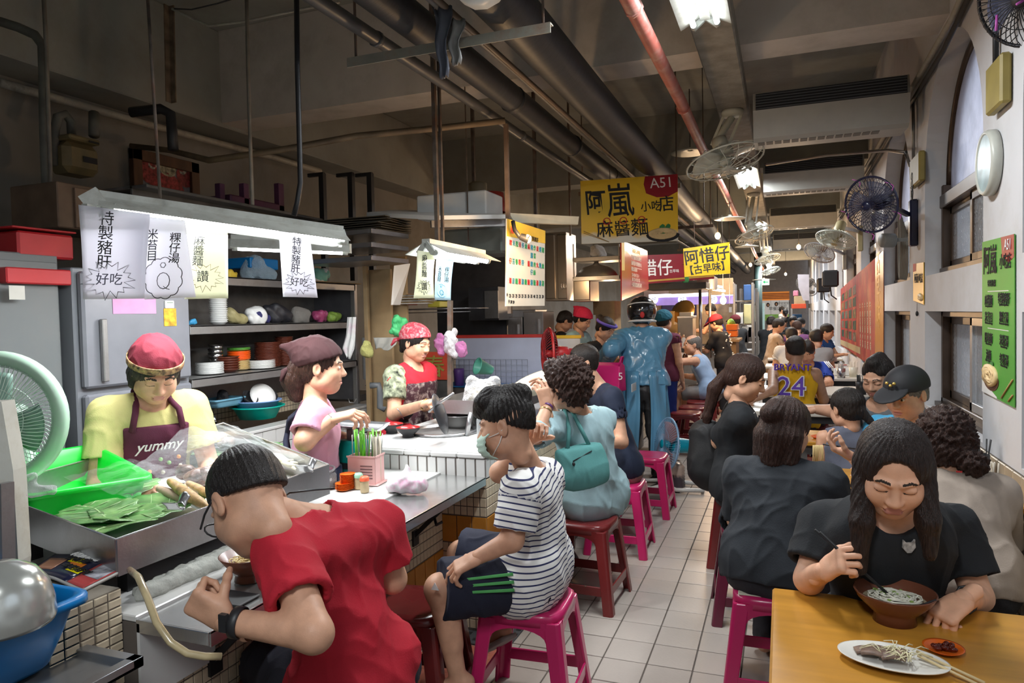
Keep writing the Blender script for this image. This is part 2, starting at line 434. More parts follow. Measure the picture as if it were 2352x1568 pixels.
def hair_mesh(hc,F,hs,h,style,extra=(),amp=.004,seed=0.,line=0.,vol=1.):
 """line raises (+) or lowers the fringe"""
 Fy = np.array(((F[1][1],F[0][1],0),(-F[0][1],F[1][1],0),(0,0,1)))/1.; q_ = math.hypot(F[0][1],F[1][1]); Fy[:2,:2]/=q_; G = F.T@Fy; mp = {}; ex2 = []
 for e in extra:
  a = mp.get(e[0],np.array(e[0])); d = np.array(e[1])-np.array(e[0]); b = a+(G@d if e[1][2]<-.05 else d); mp[e[1]] = b; ex2.append((tuple(a),tuple(b))+tuple(e[2:]))
 extra = ex2
 zl = min([-.15]+[min(e[0][2]-max(e[2:4]),e[1][2]-max(e[2:4]))-.02 for e in extra]); xm = max([.12]+[max(abs(e[0][0]),abs(e[1][0]))+max(e[2:4])+.01 for e in extra])
 y0 = min([-.14]+[min(e[0][1],e[1][1])-max(e[2:4])-.02 for e in extra])
 y1 = max([.14]+[max(e[0][1],e[1][1])+max(e[2:4])+.02 for e in extra]); s = SDF((-xm,y0,zl),(xm,y1,.16),h)
 t = .0095*vol
 if style=='fade':
  s.ell((0,-.014,.038),(.078+t*.2,.092+t*.3,.079+t*1.1),k=.02); s.ell((0,-.04,-.005),(.068,.062,.055),k=.02)
  s.cut((0,-.05,-.008),(0,.45,-1),.006); s.ell((0,.115,-.055),(.15,.115,.088),k=.008,sub=True); s.ell((0,.150,.040+line),(.085,.088,.052),k=.010,sub=True)
 elif style in('short','crop','pony','bald'):
  t2 = t*(.6 if style in('crop','bald')else 1)
  s.ell((0,-.016,.036),(.077+t2,.093+t2,.081+t2*1.15),k=.02)
  low = {'short':-.055,'crop':-.045,'pony':-.07,'bald':-.045}[style]
  s.ell((0,-.045,-.02),(.070,.062,.055),k=.02)
  s.cut((0,-.05,low),(0,.35,-1),.006)
  s.ell((0,.115,-.055),(.15,.110,.085+line*.0),k=.008,sub=True)
  s.ell((0,.150,.034+line),(.085,.088,.052),k=.010,sub=True)
  if style=='bald':s.ell((0,.03,.12),(.075,.11,.06),k=.01,sub=True)
 elif style in('bob','long','curly'):
  s.ell((0,-.018,.030),(.080+t,.096+t,.088+t),k=.02)
  s.ell((0,-.05,-.045),(.078+t*.6,.055+t,.070),k=.03)
  s.ell((0,.145,-.020+line),(.066,.107,.080),k=.010,sub=True)
  s.ell((0,.10,-.14),(.13,.10,.09),k=.01,sub=True)
  if line>.03:s.cap((0,.108,.045),(0,.085,.108),.046,.006,k=.012,sub=True)
 for e in extra:s.cap(e[0],e[1],e[2],e[3],k=e[4]if len(e)>4 else.015,flat=((0,1,0),1.5)if len(e)>5 else None)
 v,f = s.mesh()
 rs = np.random.RandomState(int(seed)+1)
 def disp(w):
  l = ((w-hcn)@F)/hs
  th = np.arctan2(l[:,0],l[:,1]+.02)
  if style=='curly':return amp*(hsh(l,95,seed)+.8*hsh(l,190,seed+2))
  return amp*.55*(np.sin(th*31+22*l[:,2]*(1+.6*np.sin(th*3+seed))+seed)*.45+.35*np.sin(th*67+40*l[:,2]+seed*2)+.3*hsh(l,110,seed)+.9*hsh(l,17,seed))
 hcn = np.array(hc)
 return(hcn+(v*hs)@F.T,f,0),disp
def hand_parts(wr,d,nrmv,side,curl=(.5,.6,.7,.8),thumb=.5,s=1.,h=.003,spread=.12,grip=None):
 """wr wrist, d direction to fingers, nrmv palm normal (palm faces it), side +1 right hand / -1 left"""
 d = nrm(d); n = np.array(nrmv,float); n = nrm(n-d*(n@d)); x = np.cross(d,n)*side
 wr = np.array(wr,float)
 q = lambda a,b,c:wr+s*(x*a+d*b+n*c)
 pts = [wr]; segs = []
 L = (.044,.026,.022)
 for i,(xo,ln)in enumerate(zip((.030,.010,-.010,-.028),(.95,1.05,.98,.78))):
  base = q(xo,.088-.004*abs(i-1),0); a = 0.; p = base; dd = d+x*((1.5-i)*spread*.5)
  for j in range(3):
   a+=curl[i]*(1.1,1.25,.8)[j]
   dirv = nrm(dd)*math.cos(a)+n*math.sin(a); p2 = p+dirv*L[j]*ln*s
   segs.append((p,p2,(.0092,.0084,.0076)[j]*s,(.0084,.0076,.0066)[j]*s)); p = p2; pts.append(p)
 tb = q(.026,.028,.006); t1 = tb+s*.040*nrm(x*.8+d*.65+n*thumb*.8); t2 = t1+s*.030*nrm(x*.35+d*.8+n*thumb*1.4); t3 = t2+s*.024*nrm(x*.1+d*.8+n*thumb*1.7)
 segs+=[(tb,t1,.014*s,.0105*s),(t1,t2,.0105*s,.0095*s),(t2,t3,.0095*s,.0075*s)]; pts+=[t1,t2,t3]
 pts = np.array(pts); g = SDF(pts.min(0)-.045*s,pts.max(0)+.045*s,h)
 for xo in(.026,.009,-.009,-.025):g.cap(q(xo*.75,.012,0),q(xo,.088,0),.0135*s,.0115*s,k=.012*s,flat=None)
 g.cap(q(0,-.05,0),q(0,.02,0),.024*s,.022*s,k=.02*s,flat=(n,1.35))
 g.cap(q(.024,.02,.008),q(.024,.06,.008),.014*s,.012*s,k=.012*s)
 for a,b,r1,r2 in segs[:-3]:g.cap(a,b,r1,r2,k=.003*s)
 for a,b,r1,r2 in segs[-3:]:g.cap(a,b,r1,r2,k=.008*s)
 v,f = g.mesh(); return(v,f,0)
def skel(head,yaw,mode='sit',lean=10.,hl=None,s=1.,seat=.45,arms=None,shr=0.,wide=1.):
 """joints of a seated or standing figure from its head centre; yaw 0 faces +Y"""
 hl = lean+10 if hl is None else hl
 a = math.radians(yaw); f = np.array((-math.sin(a),math.cos(a),0)); r = np.array((math.cos(a),math.sin(a),0)); u = np.array((0,0,1.))
 la = math.radians(lean); ha = math.radians(hl); head = np.array(head)
 td = f*math.sin(la)+u*math.cos(la); hd = f*math.sin(ha)+u*math.cos(ha)
 neck = head-hd*.135*s; pel = neck-td*.50*s
 J = dict(head=head,neck=neck,pel=pel)
 sw = .165*s*wide
 J['shR'] = neck+r*sw-td*.068*s+f*shr; J['shL'] = neck-r*sw-td*.068*s+f*shr
 J['hipR'] = pel+r*.088*s; J['hipL'] = pel-r*.088*s
 fl = 0.
 for sd,e in(('R',1),('L',-1)):
  if mode=='sit':
   J['knee'+sd] = J['hip'+sd]+f*.40*s+r*e*.05*s; J['knee'+sd][2] = max(.47*s,seat+.03)
   J['ank'+sd] = J['knee'+sd]-f*.03+r*0; J['ank'+sd][2] = .075
  else:
   J['ank'+sd] = J['hip'+sd]*1.; J['ank'+sd][2] = .08; J['knee'+sd] = (J['hip'+sd]+J['ank'+sd])/2+f*.02
   J['ank'+sd]+=r*e*.02*s
  A = (arms or 'table')
  A = A[sd]if isinstance(A,dict)else A
  sh = J['sh'+sd]
  if A=='table':J['el'+sd] = sh+s*(r*e*.05+f*.12-u*.23); J['wr'+sd] = J['el'+sd]+s*(f*.22-r*e*.07+u*.03)
  elif A=='eat':J['el'+sd] = sh+s*(r*e*.07+f*.12-u*.23); J['wr'+sd] = J['el'+sd]+s*(f*.15-r*e*.10+u*.15)
  elif A=='work':J['el'+sd] = sh+s*(r*e*.05+f*.06-u*.27); J['wr'+sd] = J['el'+sd]+s*(f*.21-r*e*.08+u*.0)
  elif A=='down':J['el'+sd] = sh+s*(r*e*.04-u*.28); J['wr'+sd] = J['el'+sd]+s*(f*.08-u*.22)
  elif A=='up':J['el'+sd] = sh+s*(r*e*.06+f*.18-u*.16); J['wr'+sd] = J['el'+sd]+s*(f*.02-r*e*.12+u*.22)
 J['f'] = f; J['r'] = r
 return J
def person(J,label,name='person',s=1.,h=.009,hh=None,skinm=None,hair=('short',()),hairm=None,headang=(0,15,0),hs=1.,eyes='down',wide=1.,fat=1.,shirt=None,sleeve=.5,slinf=.022,shinf=.014,hem=.06,pants=None,plen=1.,pinf=.012,dress=0.,fold=.004,seed=1.,hands=True,handR={},handL={},shoe=None,legs=True,hairamp=.004,hline=0.,neckcut=.03,shirt_attr=None,strapless=False,hvol=1.,group=None,hhair=None,vneck=0.,sock=None,hairnm='hair'):
 """one figure: body (with head and hands), shirt, trousers, hair, shoes"""
 J = {k:np.array(v,float)for k,v in J.items()}
 t = thing(name,label,'person' if name!='child' else 'child',tuple((J['pel'][0],J['pel'][1],0.)),group=group)
 hh = hh or h*.55; skinm = skinm or skin(); hairm = hairm or hairmat()
 F = head_frame(*headang)
 ax = nrm(J['neck']-J['pel']); rt = nrm(J['shR']-J['shL']); fw = nrm(np.cross(ax,rt));
 if fw@J['f']<0:fw = -fw
 H = J['head']; nb = J['neck']; pel = J['pel']
 chest = nb-ax*.15*s+fw*.012*s; waist = pel+ax*.17*s
 def torso(g,i,k=.04):
  g.cap(J['shL']*.8+J['shR']*.2-ax*.02,J['shR']*.8+J['shL']*.2-ax*.02,.058*s+i,k=k)
  g.cap(chest+rt*.055*s,waist+rt*.035*s,.112*s*fat+i,.100*s*fat+i,k=k,flat=(fw,1.28)); g.cap(chest-rt*.055*s,waist-rt*.035*s,.112*s*fat+i,.100*s*fat+i,k=k,flat=(fw,1.28))
  g.cap(pel+rt*.06*s,pel-rt*.06*s,.118*s*fat+i,k=k,flat=(fw,1.15))
  g.cap(waist,pel,.115*s*fat+i,.12*s*fat+i,k=k,flat=(fw,1.15))
  g.cap(nb-ax*.03*s+rt*.03*s,J['shR'],.042*s+i*.7,.044*s+i*.7,k=.03); g.cap(nb-ax*.03*s-rt*.03*s,J['shL'],.042*s+i*.7,.044*s+i*.7,k=.03)
 def arm(g,sd,i,e=1.,k=.02,i2=None):
  a,b,c = J['sh'+sd],J['el'+sd],J['wr'+sd]; i2 = i if i2 is None else i2
  en = e<2
  if e<=1:g.cap(a,a+(b-a)*e,.050*s+i,(.050-.008*e)*s+i2,k=k,end=en)
  else:
   g.cap(a,b,.050*s+i,.041*s+i,k=k); g.cap(b,b+(c-b)*(e-1),.040*s+i,(.040-.013*(e-1))*s+i2,k=k,end=en)
 def leg(g,sd,i,e=2.,k=.03,i2=None):
  a,b,c = J['hip'+sd],J['knee'+sd],J['ank'+sd]; i2 = i if i2 is None else i2
  en = e<2
  if e<=1:g.cap(a,a+(b-a)*e,.086*s*fat+i,(.086-.028*e)*s*fat+i2,k=k,end=en)
  else:
   g.cap(a,b,.086*s*fat+i,.058*s+i,k=k); g.cap(b,b+(c-b)*(e-1),.054*s+i,(.054-.018*(e-1))*s+i2,k=k,end=en)
 keys = ['head','neck','pel','shL','shR','elL','elR','wrL','wrR']+(['kneeL','kneeR','ankL','ankR']if legs else[])
 A = np.array([J[q]for q in keys]); lo = A.min(0)-.16*s; hi = A.max(0)+.16*s
 g = SDF(lo,hi,h)
 torso(g,-.006)
 g.cap(nb-ax*.05*s,H-F[:,2]*.05*s-F[:,1]*.02*s,.052*s*wide,.050*s*wide,k=.03)
 for sd in 'RL':
  arm(g,sd,0,2.)
  if legs:
   leg(g,sd,-.004,2.)
   b,c = J['knee'+sd],J['ank'+sd]; g.cap(b*.75+c*.25-J['f']*.018*s,b*.4+c*.6-J['f']*.012*s,.042*s,.030*s,k=.03)
   tdir = J.get('toe'+sd,nrm(J['f']*1.+J['r']*(.2 if sd=='R' else-.2)-np.array((0,0,.25))))
   g.cap(c-tdir*.03*s-np.array((0,0,.025*s)),c+tdir*.13*s-np.array((0,0,.03*s)),.034*s,.026*s,k=.02)
 if not hands:
  for sd in 'RL':
   dd = nrm(J['wr'+sd]-J['el'+sd]); g.cap(J['wr'+sd],J['wr'+sd]+dd*.075*s,.026*s,.034*s,k=.015,flat=(nrm(np.cross(dd,rt+.01)),1.4)); g.cap(J['wr'+sd]+dd*.08*s,J['wr'+sd]+dd*.14*s-np.array((0,0,.03*s)),.024*s,.016*s,k=.02)
 parts = [(*g.mesh(),0)]+head_parts(H,F,hs,hh,eyes,wide)
 if hands:
  for sd,e,hd in(('R',1,handR),('L',-1,handL)):
   kw = dict(hd); dd = kw.pop('d',nrm(J['wr'+sd]-J['el'+sd])); nn = kw.pop('n',np.array((0,0,-1.))+J['r']*-e*.4)
   parts.append(hand_parts(J['wr'+sd],dd,nn,e,s=s,h=max(.0028,h*.42),**kw))
 np_mesh('body',parts,[skinm,LIP(),BROW(),EYEW(),IRIS()],t)
 if hair:
  pr,dp = hair_mesh(H,F,hs,hhair or hh*1.3,hair[0],hair[1],hairamp,seed,hline,hvol)
  np_mesh(hairnm,[pr],hairm,t,disp=dp)
 if shirt:
  g = SDF(lo-.03,hi+.03,h); torso(g,shinf)
  for sd in 'RL':g.cap(J['hip'+sd]+ax*.05*s,J['hip'+sd]+(J['knee'+sd]-J['hip'+sd])*.12,.092*s*fat+max(shinf,pinf+.006),k=.05)
  for sd in 'RL':
   if sleeve>0:arm(g,sd,slinf*.7,sleeve,i2=slinf,k=.035)
  if dress:
   for sd in 'RL':g.cap(J['hip'+sd],J['hip'+sd]+(J['knee'+sd]-J['hip'+sd])*dress,.10*s*fat+.02,.085*s+.03,k=.05)
  hp = pel-ax*(hem*s)
  if not dress:g.cut(hp,-ax)
  g.cap(nb-ax*.005+fw*(.012+neckcut*.5),nb+(H-nb)*.55+ax*.02,.052*s+neckcut*.6,.066*s,k=.006,sub=True)
  if vneck:g.cap(nb+fw*.1*s,nb+fw*.12*s-ax*vneck,.05*s,.01*s,k=.01,sub=True)
  for sd,e in(('R',1),('L',-1)):
   a,b,c = J['sh'+sd],J['el'+sd],J['wr'+sd]
   if sleeve<=0:g.cap(a+rt*e*.03,a+rt*e*.12,.075*s,.09*s,k=.01,sub=True); continue
   ed,dd,L_ = (a+(b-a)*sleeve,nrm(b-a),0)if sleeve<=1 else(b+(c-b)*(sleeve-1),nrm(c-b),0)
   g.cap(ed-dd*.05,ed+dd*.05,(.050-.010*min(sleeve,1))*s+slinf*.45,k=.003,sub=True)
  np_mesh('shirt' if not dress else 'dress',[(*g.mesh(),0)],shirt,t,disp=folds(fold,seed=seed),attr=shirt_attr)
 if pants is not None and legs:
  g = SDF(lo-.03,hi+.03,h)
  g.cap(pel+rt*.06*s,pel-rt*.06*s,.118*s*fat+.008,k=.03,flat=(fw,1.15)); g.cap(waist-ax*.06*s,pel,.11*s*fat+.006,.12*s*fat+.006,k=.03,flat=(fw,1.2))
  for sd in 'RL':
   leg(g,sd,pinf,plen,i2=pinf*(1.6 if plen<1.6 else 1.))
  np_mesh('trousers' if plen>1.5 else 'shorts',[(*g.mesh(),0)],pants,t,disp=folds(fold,seed=seed+4))
 if shoe is not None and legs:
  for sd in 'RL':
   c = J['ank'+sd]; tdir = J.get('toe'+sd,nrm(J['f']+J['r']*(.2 if sd=='R' else-.2)-np.array((0,0,.25))))
   g = SDF(c-.2*s,c+.2*s,max(h*.8,.006)); a = c-tdir*.04*s-np.array((0,0,.025*s)); b = c+tdir*.15*s-np.array((0,0,.03*s))
   g.cap(a,b,.042*s,.034*s,k=.02); g.cap(c+np.array((0,0,.02*s)),a,.042*s,.04*s,k=.02)
   g.cut((0,0,min(a[2],b[2])-.028*s),(0,0,-1))
   np_mesh('shoe',[(*g.mesh(),0)],shoe,t)
 return t
def on_cloth(t,nm,px,py):
 from mathutils.bvhtree import BVHTree
 o = [c for c in t.children if c.name.startswith(nm)][0]; bm = bmesh.new(); bm.from_mesh(o.data); bv = BVHTree.FromBMesh(bm); bm.free()
 d = Vector(ray(px,py)).normalized(); h,n,_,_ = bv.ray_cast(Vector(CAM0)-t.location,d); return(h+t.location,n)if h else(P(px,py,2),-d)
def shell(t,J,name,m,inf,s=1.,fat=1.,h=.008,top=.30,bot=-.12,half=.13,fold=.002,seed=0.,legs=0.,back=False,attr=None,bibtop=None):
 """an apron or bib: the front half of an inflated torso, world-space joints J"""
 J = {k:np.array(v,float)for k,v in J.items()}
 ax = nrm(J['neck']-J['pel']); rt = nrm(J['shR']-J['shL']); fw = nrm(np.cross(ax,rt))
 if fw@J['f']<0:fw = -fw
 nb = J['neck']; pel = J['pel']; chest = nb-ax*.15*s+fw*.012*s; waist = pel+ax*.17*s
 A = np.array([nb,pel,J['shL'],J['shR']]+([J['kneeL'],J['kneeR']]if legs else[])); g = SDF(A.min(0)-.2,A.max(0)+.2,h)
 i = inf
 g.cap(chest+rt*.055*s,waist+rt*.035*s,.112*s*fat+i,.100*s*fat+i,k=.04,flat=(fw,1.28)); g.cap(chest-rt*.055*s,waist-rt*.035*s,.112*s*fat+i,.100*s*fat+i,k=.04,flat=(fw,1.28))
 g.cap(pel+rt*.06*s,pel-rt*.06*s,.118*s*fat+i,k=.04,flat=(fw,1.15)); g.cap(waist,pel,.115*s*fat+i,.12*s*fat+i,k=.04,flat=(fw,1.15))
 g.cap(J['shL']*.7+J['shR']*.3,J['shR']*.7+J['shL']*.3,.058*s+i,k=.04)
 if legs:
  for sd in 'RL':g.cap(J['hip'+sd],J['hip'+sd]+(J['knee'+sd]-J['hip'+sd])*legs,.095*s*fat+i,.09*s+i,k=.08)
 g.cut(pel+ax*top*s,ax); g.cut(pel+ax*bot*s,-ax)
 g.cut(pel,-fw); g.cut(pel+rt*half*s,rt); g.cut(pel-rt*half*s,-rt)
 if bibtop:
  c = pel+ax*.2*s
  for e in(1,-1):g.cut(c+rt*e*half*s,rt*e+ax*bibtop)
 return np_mesh(name,[(*g.mesh(),0)],m,t,disp=folds(fold,seed=seed),attr=attr)
def blob(name,mats,caps,h,parent=None,k=.01,disp=None,cuts=(),ells=(),attr=None):
 A = np.array([c[0]for c in caps]+[c[1]for c in caps]+[e[0]for e in ells]); R = max([max(c[2],c[3])for c in caps]+[max(e[1])for e in ells])+.01
 g = SDF(A.min(0)-R,A.max(0)+R,h)
 for c in caps:g.cap(c[0],c[1],c[2],c[3],k=k,flat=c[4]if len(c)>4 else None)
 for e in ells:g.ell(e[0],e[1],k=k,R=e[2]if len(e)>2 else None)
 for p,n in cuts:g.cut(p,n)
 return np_mesh(name,[(*g.mesh(),0)],mats,parent,disp=disp,attr=attr)
# ================================================================ SETTING
PLAS = mat('plaster',(.30,.305,.28),.85,var=.08,scale=2,dirt=(.20,.18,.14),dscale=1.3,damt=.55,bump=.15,bscale=18)
PLASW = mat('wall_white',(.64,.64,.655),.75,var=.03,scale=2,dirt=(.42,.38,.32),dscale=1.6,damt=.4,bump=.08,bscale=25)
BEAMW = mat('beam_white',(.62,.57,.52),.8,var=.05,scale=3,dirt=(.28,.25,.20),dscale=2.5,damt=.4,bump=.1,bscale=20)
GROUT = mat('grout',(.12,.10,.085),.9,var=.1)
FTILE = mat('floor_tile',(.40,.35,.31),.32,var=.05,scale=5,dirt=(.30,.26,.23),dscale=9,damt=.35,bump=.06,bscale=90)
STEEL = mat('stainless',(.46,.46,.47),.3,metal=.92,var=.06,scale=6,bump=.05,bscale=120,dirt=(.25,.23,.21),dscale=5,damt=.4)
STEELD = mat('stainless_dull',(.33,.32,.31),.42,metal=.7,var=.1,scale=4,bump=.05,bscale=60,dirt=(.13,.12,.1),dscale=4,damt=.6)
WTILE = mat('white_glaze',(.60,.60,.585),.18,var=.03,scale=6,bump=.03,bscale=20,dirt=(.5,.48,.42),dscale=6,damt=.25)
CTILE = mat('cream_mosaic',(.62,.52,.37),.3,var=.09,scale=25,dirt=(.36,.29,.2),dscale=6,damt=.4)
OTILE = mat('ochre_tile',(.55,.23,.035),.25,var=.1,scale=9,dirt=(.35,.15,.04),dscale=5,damt=.4)
BLACK = mat('black_paint',(.02,.02,.022),.45,var=.1)
RUST = mat('rusty_steel',(.12,.095,.075),.7,metal=.2,var=.25,scale=14,dirt=(.16,.06,.03),dscale=9,damt=.7)
WHITE = mat('white_plastic',(.75,.75,.72),.4,var=.02)
BEIGEP = mat('beige_pipe',(.42,.40,.34),.5,var=.08,scale=5,dirt=(.12,.1,.08),dscale=5,damt=.8)
WOODM = mat('dark_wood',(.12,.055,.025),.5,var=.2,scale=4,stretch=(6,6,1))
INK = mat('ink_black',(.012,.012,.014),.7,var=0)
INKR = mat('ink_red',(.55,.03,.03),.6,var=0); INKG = mat('ink_green',(.03,.35,.12),.6,var=0); INKB = mat('ink_teal',(.03,.28,.42),.6,var=0); INKO = mat('ink_orange',(.75,.22,.04),.6,var=0); INKW = mat('ink_white',(.8,.8,.78),.6,var=0)
def M3(o,ax='x'):return o
FAR = 31.
f = MB(); f.bb(-5.2,1.3,-1.5,FAR,-.06,-.004)
floor = struct(f,'floor',GROUT)
gx0,gy0,gd,ge = -.38,3.103,.2,.203
tb = MB(); tb.box((0,0,-.003),(gd-.006,ge-.006,.008),bev=.0015); tme = tb.mesh('floor_tile',FTILE)
cells = []
for j in range(-6,50):
 for i in range(-7,7):
  x,y = gx0+(i+.5)*gd,gy0+(j+.5)*ge
  if x>.97 or y<2.0:continue
  cells.append((y+max(0,x+.1)*1.6,x,y,j))
cells.sort()
rest = MB()
for n,(_,x,y,j)in enumerate(cells):
 if n<290:
  o = bpy.data.objects.new('floor_tile',tme); COL.objects.link(o); o.parent = floor; o.location = (x,y,rnd.uniform(-.0006,.0006)); o.rotation_euler = (rnd.uniform(-.002,.002),rnd.uniform(-.002,.002),0)
 else:rest.bb(x-gd/2+.003,x+gd/2-.003,y-ge/2+.003,y+ge/2-.003,-.006,.001)
for j in range(50,138):
 for i in range(-7,7):rest.bb(gx0+i*gd+.003,gx0+i*gd+gd-.003,gy0+j*ge+.003,gy0+j*ge+ge-.003,-.006,.001)
tag(rest.build('floor_tiling',FTILE,floor),kind='stuff')
f = MB(); f.bb(-5.2,-1.78,-1.5,FAR,-.004,.0); struct(f,'floor_service',mat('wet_floor',(.16,.13,.11),.3,var=.2,scale=3))
f = MB(); f.bb(-5.3,1.4,-1.6,FAR+.3,4.13,4.3); struct(f,'ceiling',PLAS)
BY = [5.15,9.5,13.9,18.3,22.7,27.1]
BY0 = [.75]
for k,y in enumerate(BY0+BY):
 f = MB(); f.bb(-5.2,.95,y-.17,y+.17,3.33,4.13); struct(f,'beam',BEAMW if k==1 else PLAS)
f = MB(); f.bb(-5.2,-4.62,-1.5,FAR,3.30,4.13,bev=.01); struct(f,'beam_edge',PLAS)
f = MB(); f.bb(-5.3,-5.0,-1.6,FAR,0,4.13); struct(f,'wall_left',mat('plaster_left',(.27,.26,.235),.85,var=.08,scale=2,dirt=(.16,.13,.10),dscale=1.1,damt=.6,bump=.15,bscale=18))
f = MB(); f.bb(-5.2,1.3,FAR,FAR+.2,0,4.13); struct(f,'wall_back',mat('end_wall',(.30,.28,.27),.8))
WX = .95; PER = 2.2; O0,OW = 4.21,1.57
SPR,RAD = 2.42,OW/2
rw = MB()
KS = range(-3,12)
f = MB(); f.bb(-5.3,1.32,-1.75,-1.6,0,4.2); struct(f,'wall_rear',PLAS)
for k in KS:
 a = O0+k*PER; b = a+OW; c = a+PER
 rw.bb(WX,1.32,b,c,0,4.13)
 rw.bb(WX,1.32,a,b,0,.87); rw.bb(WX,1.32,a,b,1.54,1.79)
 n = 20; pts = [(a,SPR)]+[((a+b)/2-RAD*math.cos(math.pi*i/n),SPR+RAD*math.sin(math.pi*i/n))for i in range(1,n)]+[(b,SPR)]
 for i in range(n):
  (y0,z0),(y1,z1) = pts[i],pts[i+1]
  rw.add([(WX,y0,z0),(WX,y1,z1),(WX,y1,4.13),(WX,y0,4.13)],[(0,1,2,3)]); rw.add([(WX,y0,z0),(WX,y1,z1),(1.32,y1,z1),(1.32,y0,z0)],[(0,1,2,3)],smooth=True)
  rw.add([(1.32,y0,z0),(1.32,y1,z1),(1.32,y1,4.13),(1.32,y0,4.13)],[(0,1,2,3)])
rwo = struct(rw,'wall_right',PLASW)
WFR = mat('bronze_window',(.075,.05,.035),.35,metal=.5,var=.1)
GLASS = film('window_glass',(.75,.8,.85),.14,.06); FROST = mat('frosted_glass',(.62,.60,.72),.5,var=.15,scale=6,bump=.3,bscale=20,trans=.6)
wn = 0
for k in range(-1,5):
 a = O0+k*PER+.002; b = a+OW-.004; xm = 1.1; wn+=1; far = k>1
 w = MB()
 for(y0,y1,z0,z1)in((a,b,1.50,1.538),(a,b,.872,.93),(a,a+.05,.872,1.538),(b-.05,b,.872,1.538)):w.bb(xm-.05,xm+.04,y0,y1,z0,z1,bev=.004)
 w.bb(xm-.09,xm-.05,a,b,.872,.90)
 wo = struct(w,'window_%d'%wn,WFR)
 ym = (a+b)/2
 for sx,(y0,y1)in enumerate(((a+.05,ym+.03),(ym-.03,b-.05))):
  q = MB(); xo = xm-.02+.03*sx
  for(p0,p1,z0,z1)in((y0,y1,1.45,1.50),(y0,y1,.93,.985),(y0,y0+.05,.93,1.5),(y1-.05,y1,.93,1.5)):q.bb(xo-.014,xo+.014,p0,p1,z0,z1,bev=.003)
  so = q.build('sash',WFR if sx else mat('silver_sash',(.5,.5,.5),.35,metal=.6),wo)
  q = MB(); q.bb(xo-.003,xo+.003,y0+.05,y1-.05,.985,1.45); q.build('pane',GLASS,wo)
 w = MB(); wn+=1
 n = 24; arc = [((a+b)/2-(RAD-.03)*math.cos(math.pi*i/n),SPR+(RAD-.03)*math.sin(math.pi*i/n))for i in range(n+1)]
 w.tube([(xm,y,z)for y,z in arc],.028,n=6); w.bb(xm-.05,xm+.04,a,a+.05,1.79,SPR,bev=.004); w.bb(xm-.05,xm+.04,b-.05,b,1.79,SPR,bev=.004)
 w.bb(xm-.06,xm+.04,a,b,1.79,1.84,bev=.004); w.bb(xm-.06,xm+.04,a,b,2.26,2.35,bev=.006);
 wo = struct(w,'window_%d'%wn,WFR)
 q = MB(); q.add([(xm,y,z)for y,z in arc]+[(xm,b-.04,2.35),(xm,a+.04,2.35)],[tuple(range(n+3))]); q.build('pane',FROST,wo)
 for sx,(y0,y1)in enumerate(((a+.05,ym+.03),(ym-.03,b-.05))):
  q = MB(); xo = xm-.02+.03*sx
  for(p0,p1,z0,z1)in((y0,y1,2.21,2.26),(y0,y1,1.84,1.89),(y0,y0+.05,1.84,2.26),(y1-.05,y1,1.84,2.26)):q.bb(xo-.014,xo+.014,p0,p1,z0,z1,bev=.003)
  q.build('sash',WFR,wo); q = MB(); q.bb(xo-.003,xo+.003,y0+.05,y1-.05,1.89,2.21); q.build('pane',GLASS,wo)
BRK = fn_mat('lane_brick',lambda nt,N,L,b:(lambda br,tc,mp:(L.new(tc.outputs['Object'],mp.inputs[0]),L.new(mp.outputs[0],br.inputs['Vector']),L.new(br.outputs[0],b.inputs['Base Color'])))(N.new('ShaderNodeTexBrick'),N.new('ShaderNodeTexCoord'),N.new('ShaderNodeMapping')))
for nd in BRK.node_tree.nodes:
 if nd.type=='TEX_BRICK':nd.inputs['Scale'].default_value = 4; nd.inputs['Color1'].default_value = (.16,.06,.05,1); nd.inputs['Color2'].default_value = (.2,.09,.07,1); nd.inputs['Mortar'].default_value = (.3,.28,.27,1)
 if nd.type=='MAPPING':nd.inputs['Rotation'].default_value = (0,math.pi/2,math.pi/2)
f = MB(); f.bb(3.1,3.3,-2,30,0,2.2); struct(f,'wall_outside',BRK)
f = MB(); f.bb(1.32,3.1,-2,30,-.1,0); struct(f,'ground_outside',mat('lane_paving',(.3,.29,.28),.8))
TB = mat('beige_wall_tile',(.46,.38,.27),.3,var=.06,dirt=(.3,.24,.17),dscale=5,damt=.4)
q = MB(); q.box((0,0,0),(.012,.112,.144),bev=.003); qm = q.mesh('tile',TB)
f = MB(); f.bb(WX-.004,WX,2.2,4.5,.0,.845); wt = struct(f,'wall_right_tiling',GROUT)
for i in range(18):
 for j in range(5):
  o = bpy.data.objects.new('tile',qm); COL.objects.link(o); o.parent = wt; o.location = (WX-.006,2.3+i*.118,.77-j*.15)
# concrete duct beam the fans and lamps hang from
f = MB(); f.bb(-.49,-.25,-1.4,FAR,3.2,3.33,bev=.01); struct(f,'beam_spine',mat('rough_concrete',(.27,.25,.21),.85,var=.15,scale=9,bump=.5,bscale=35))
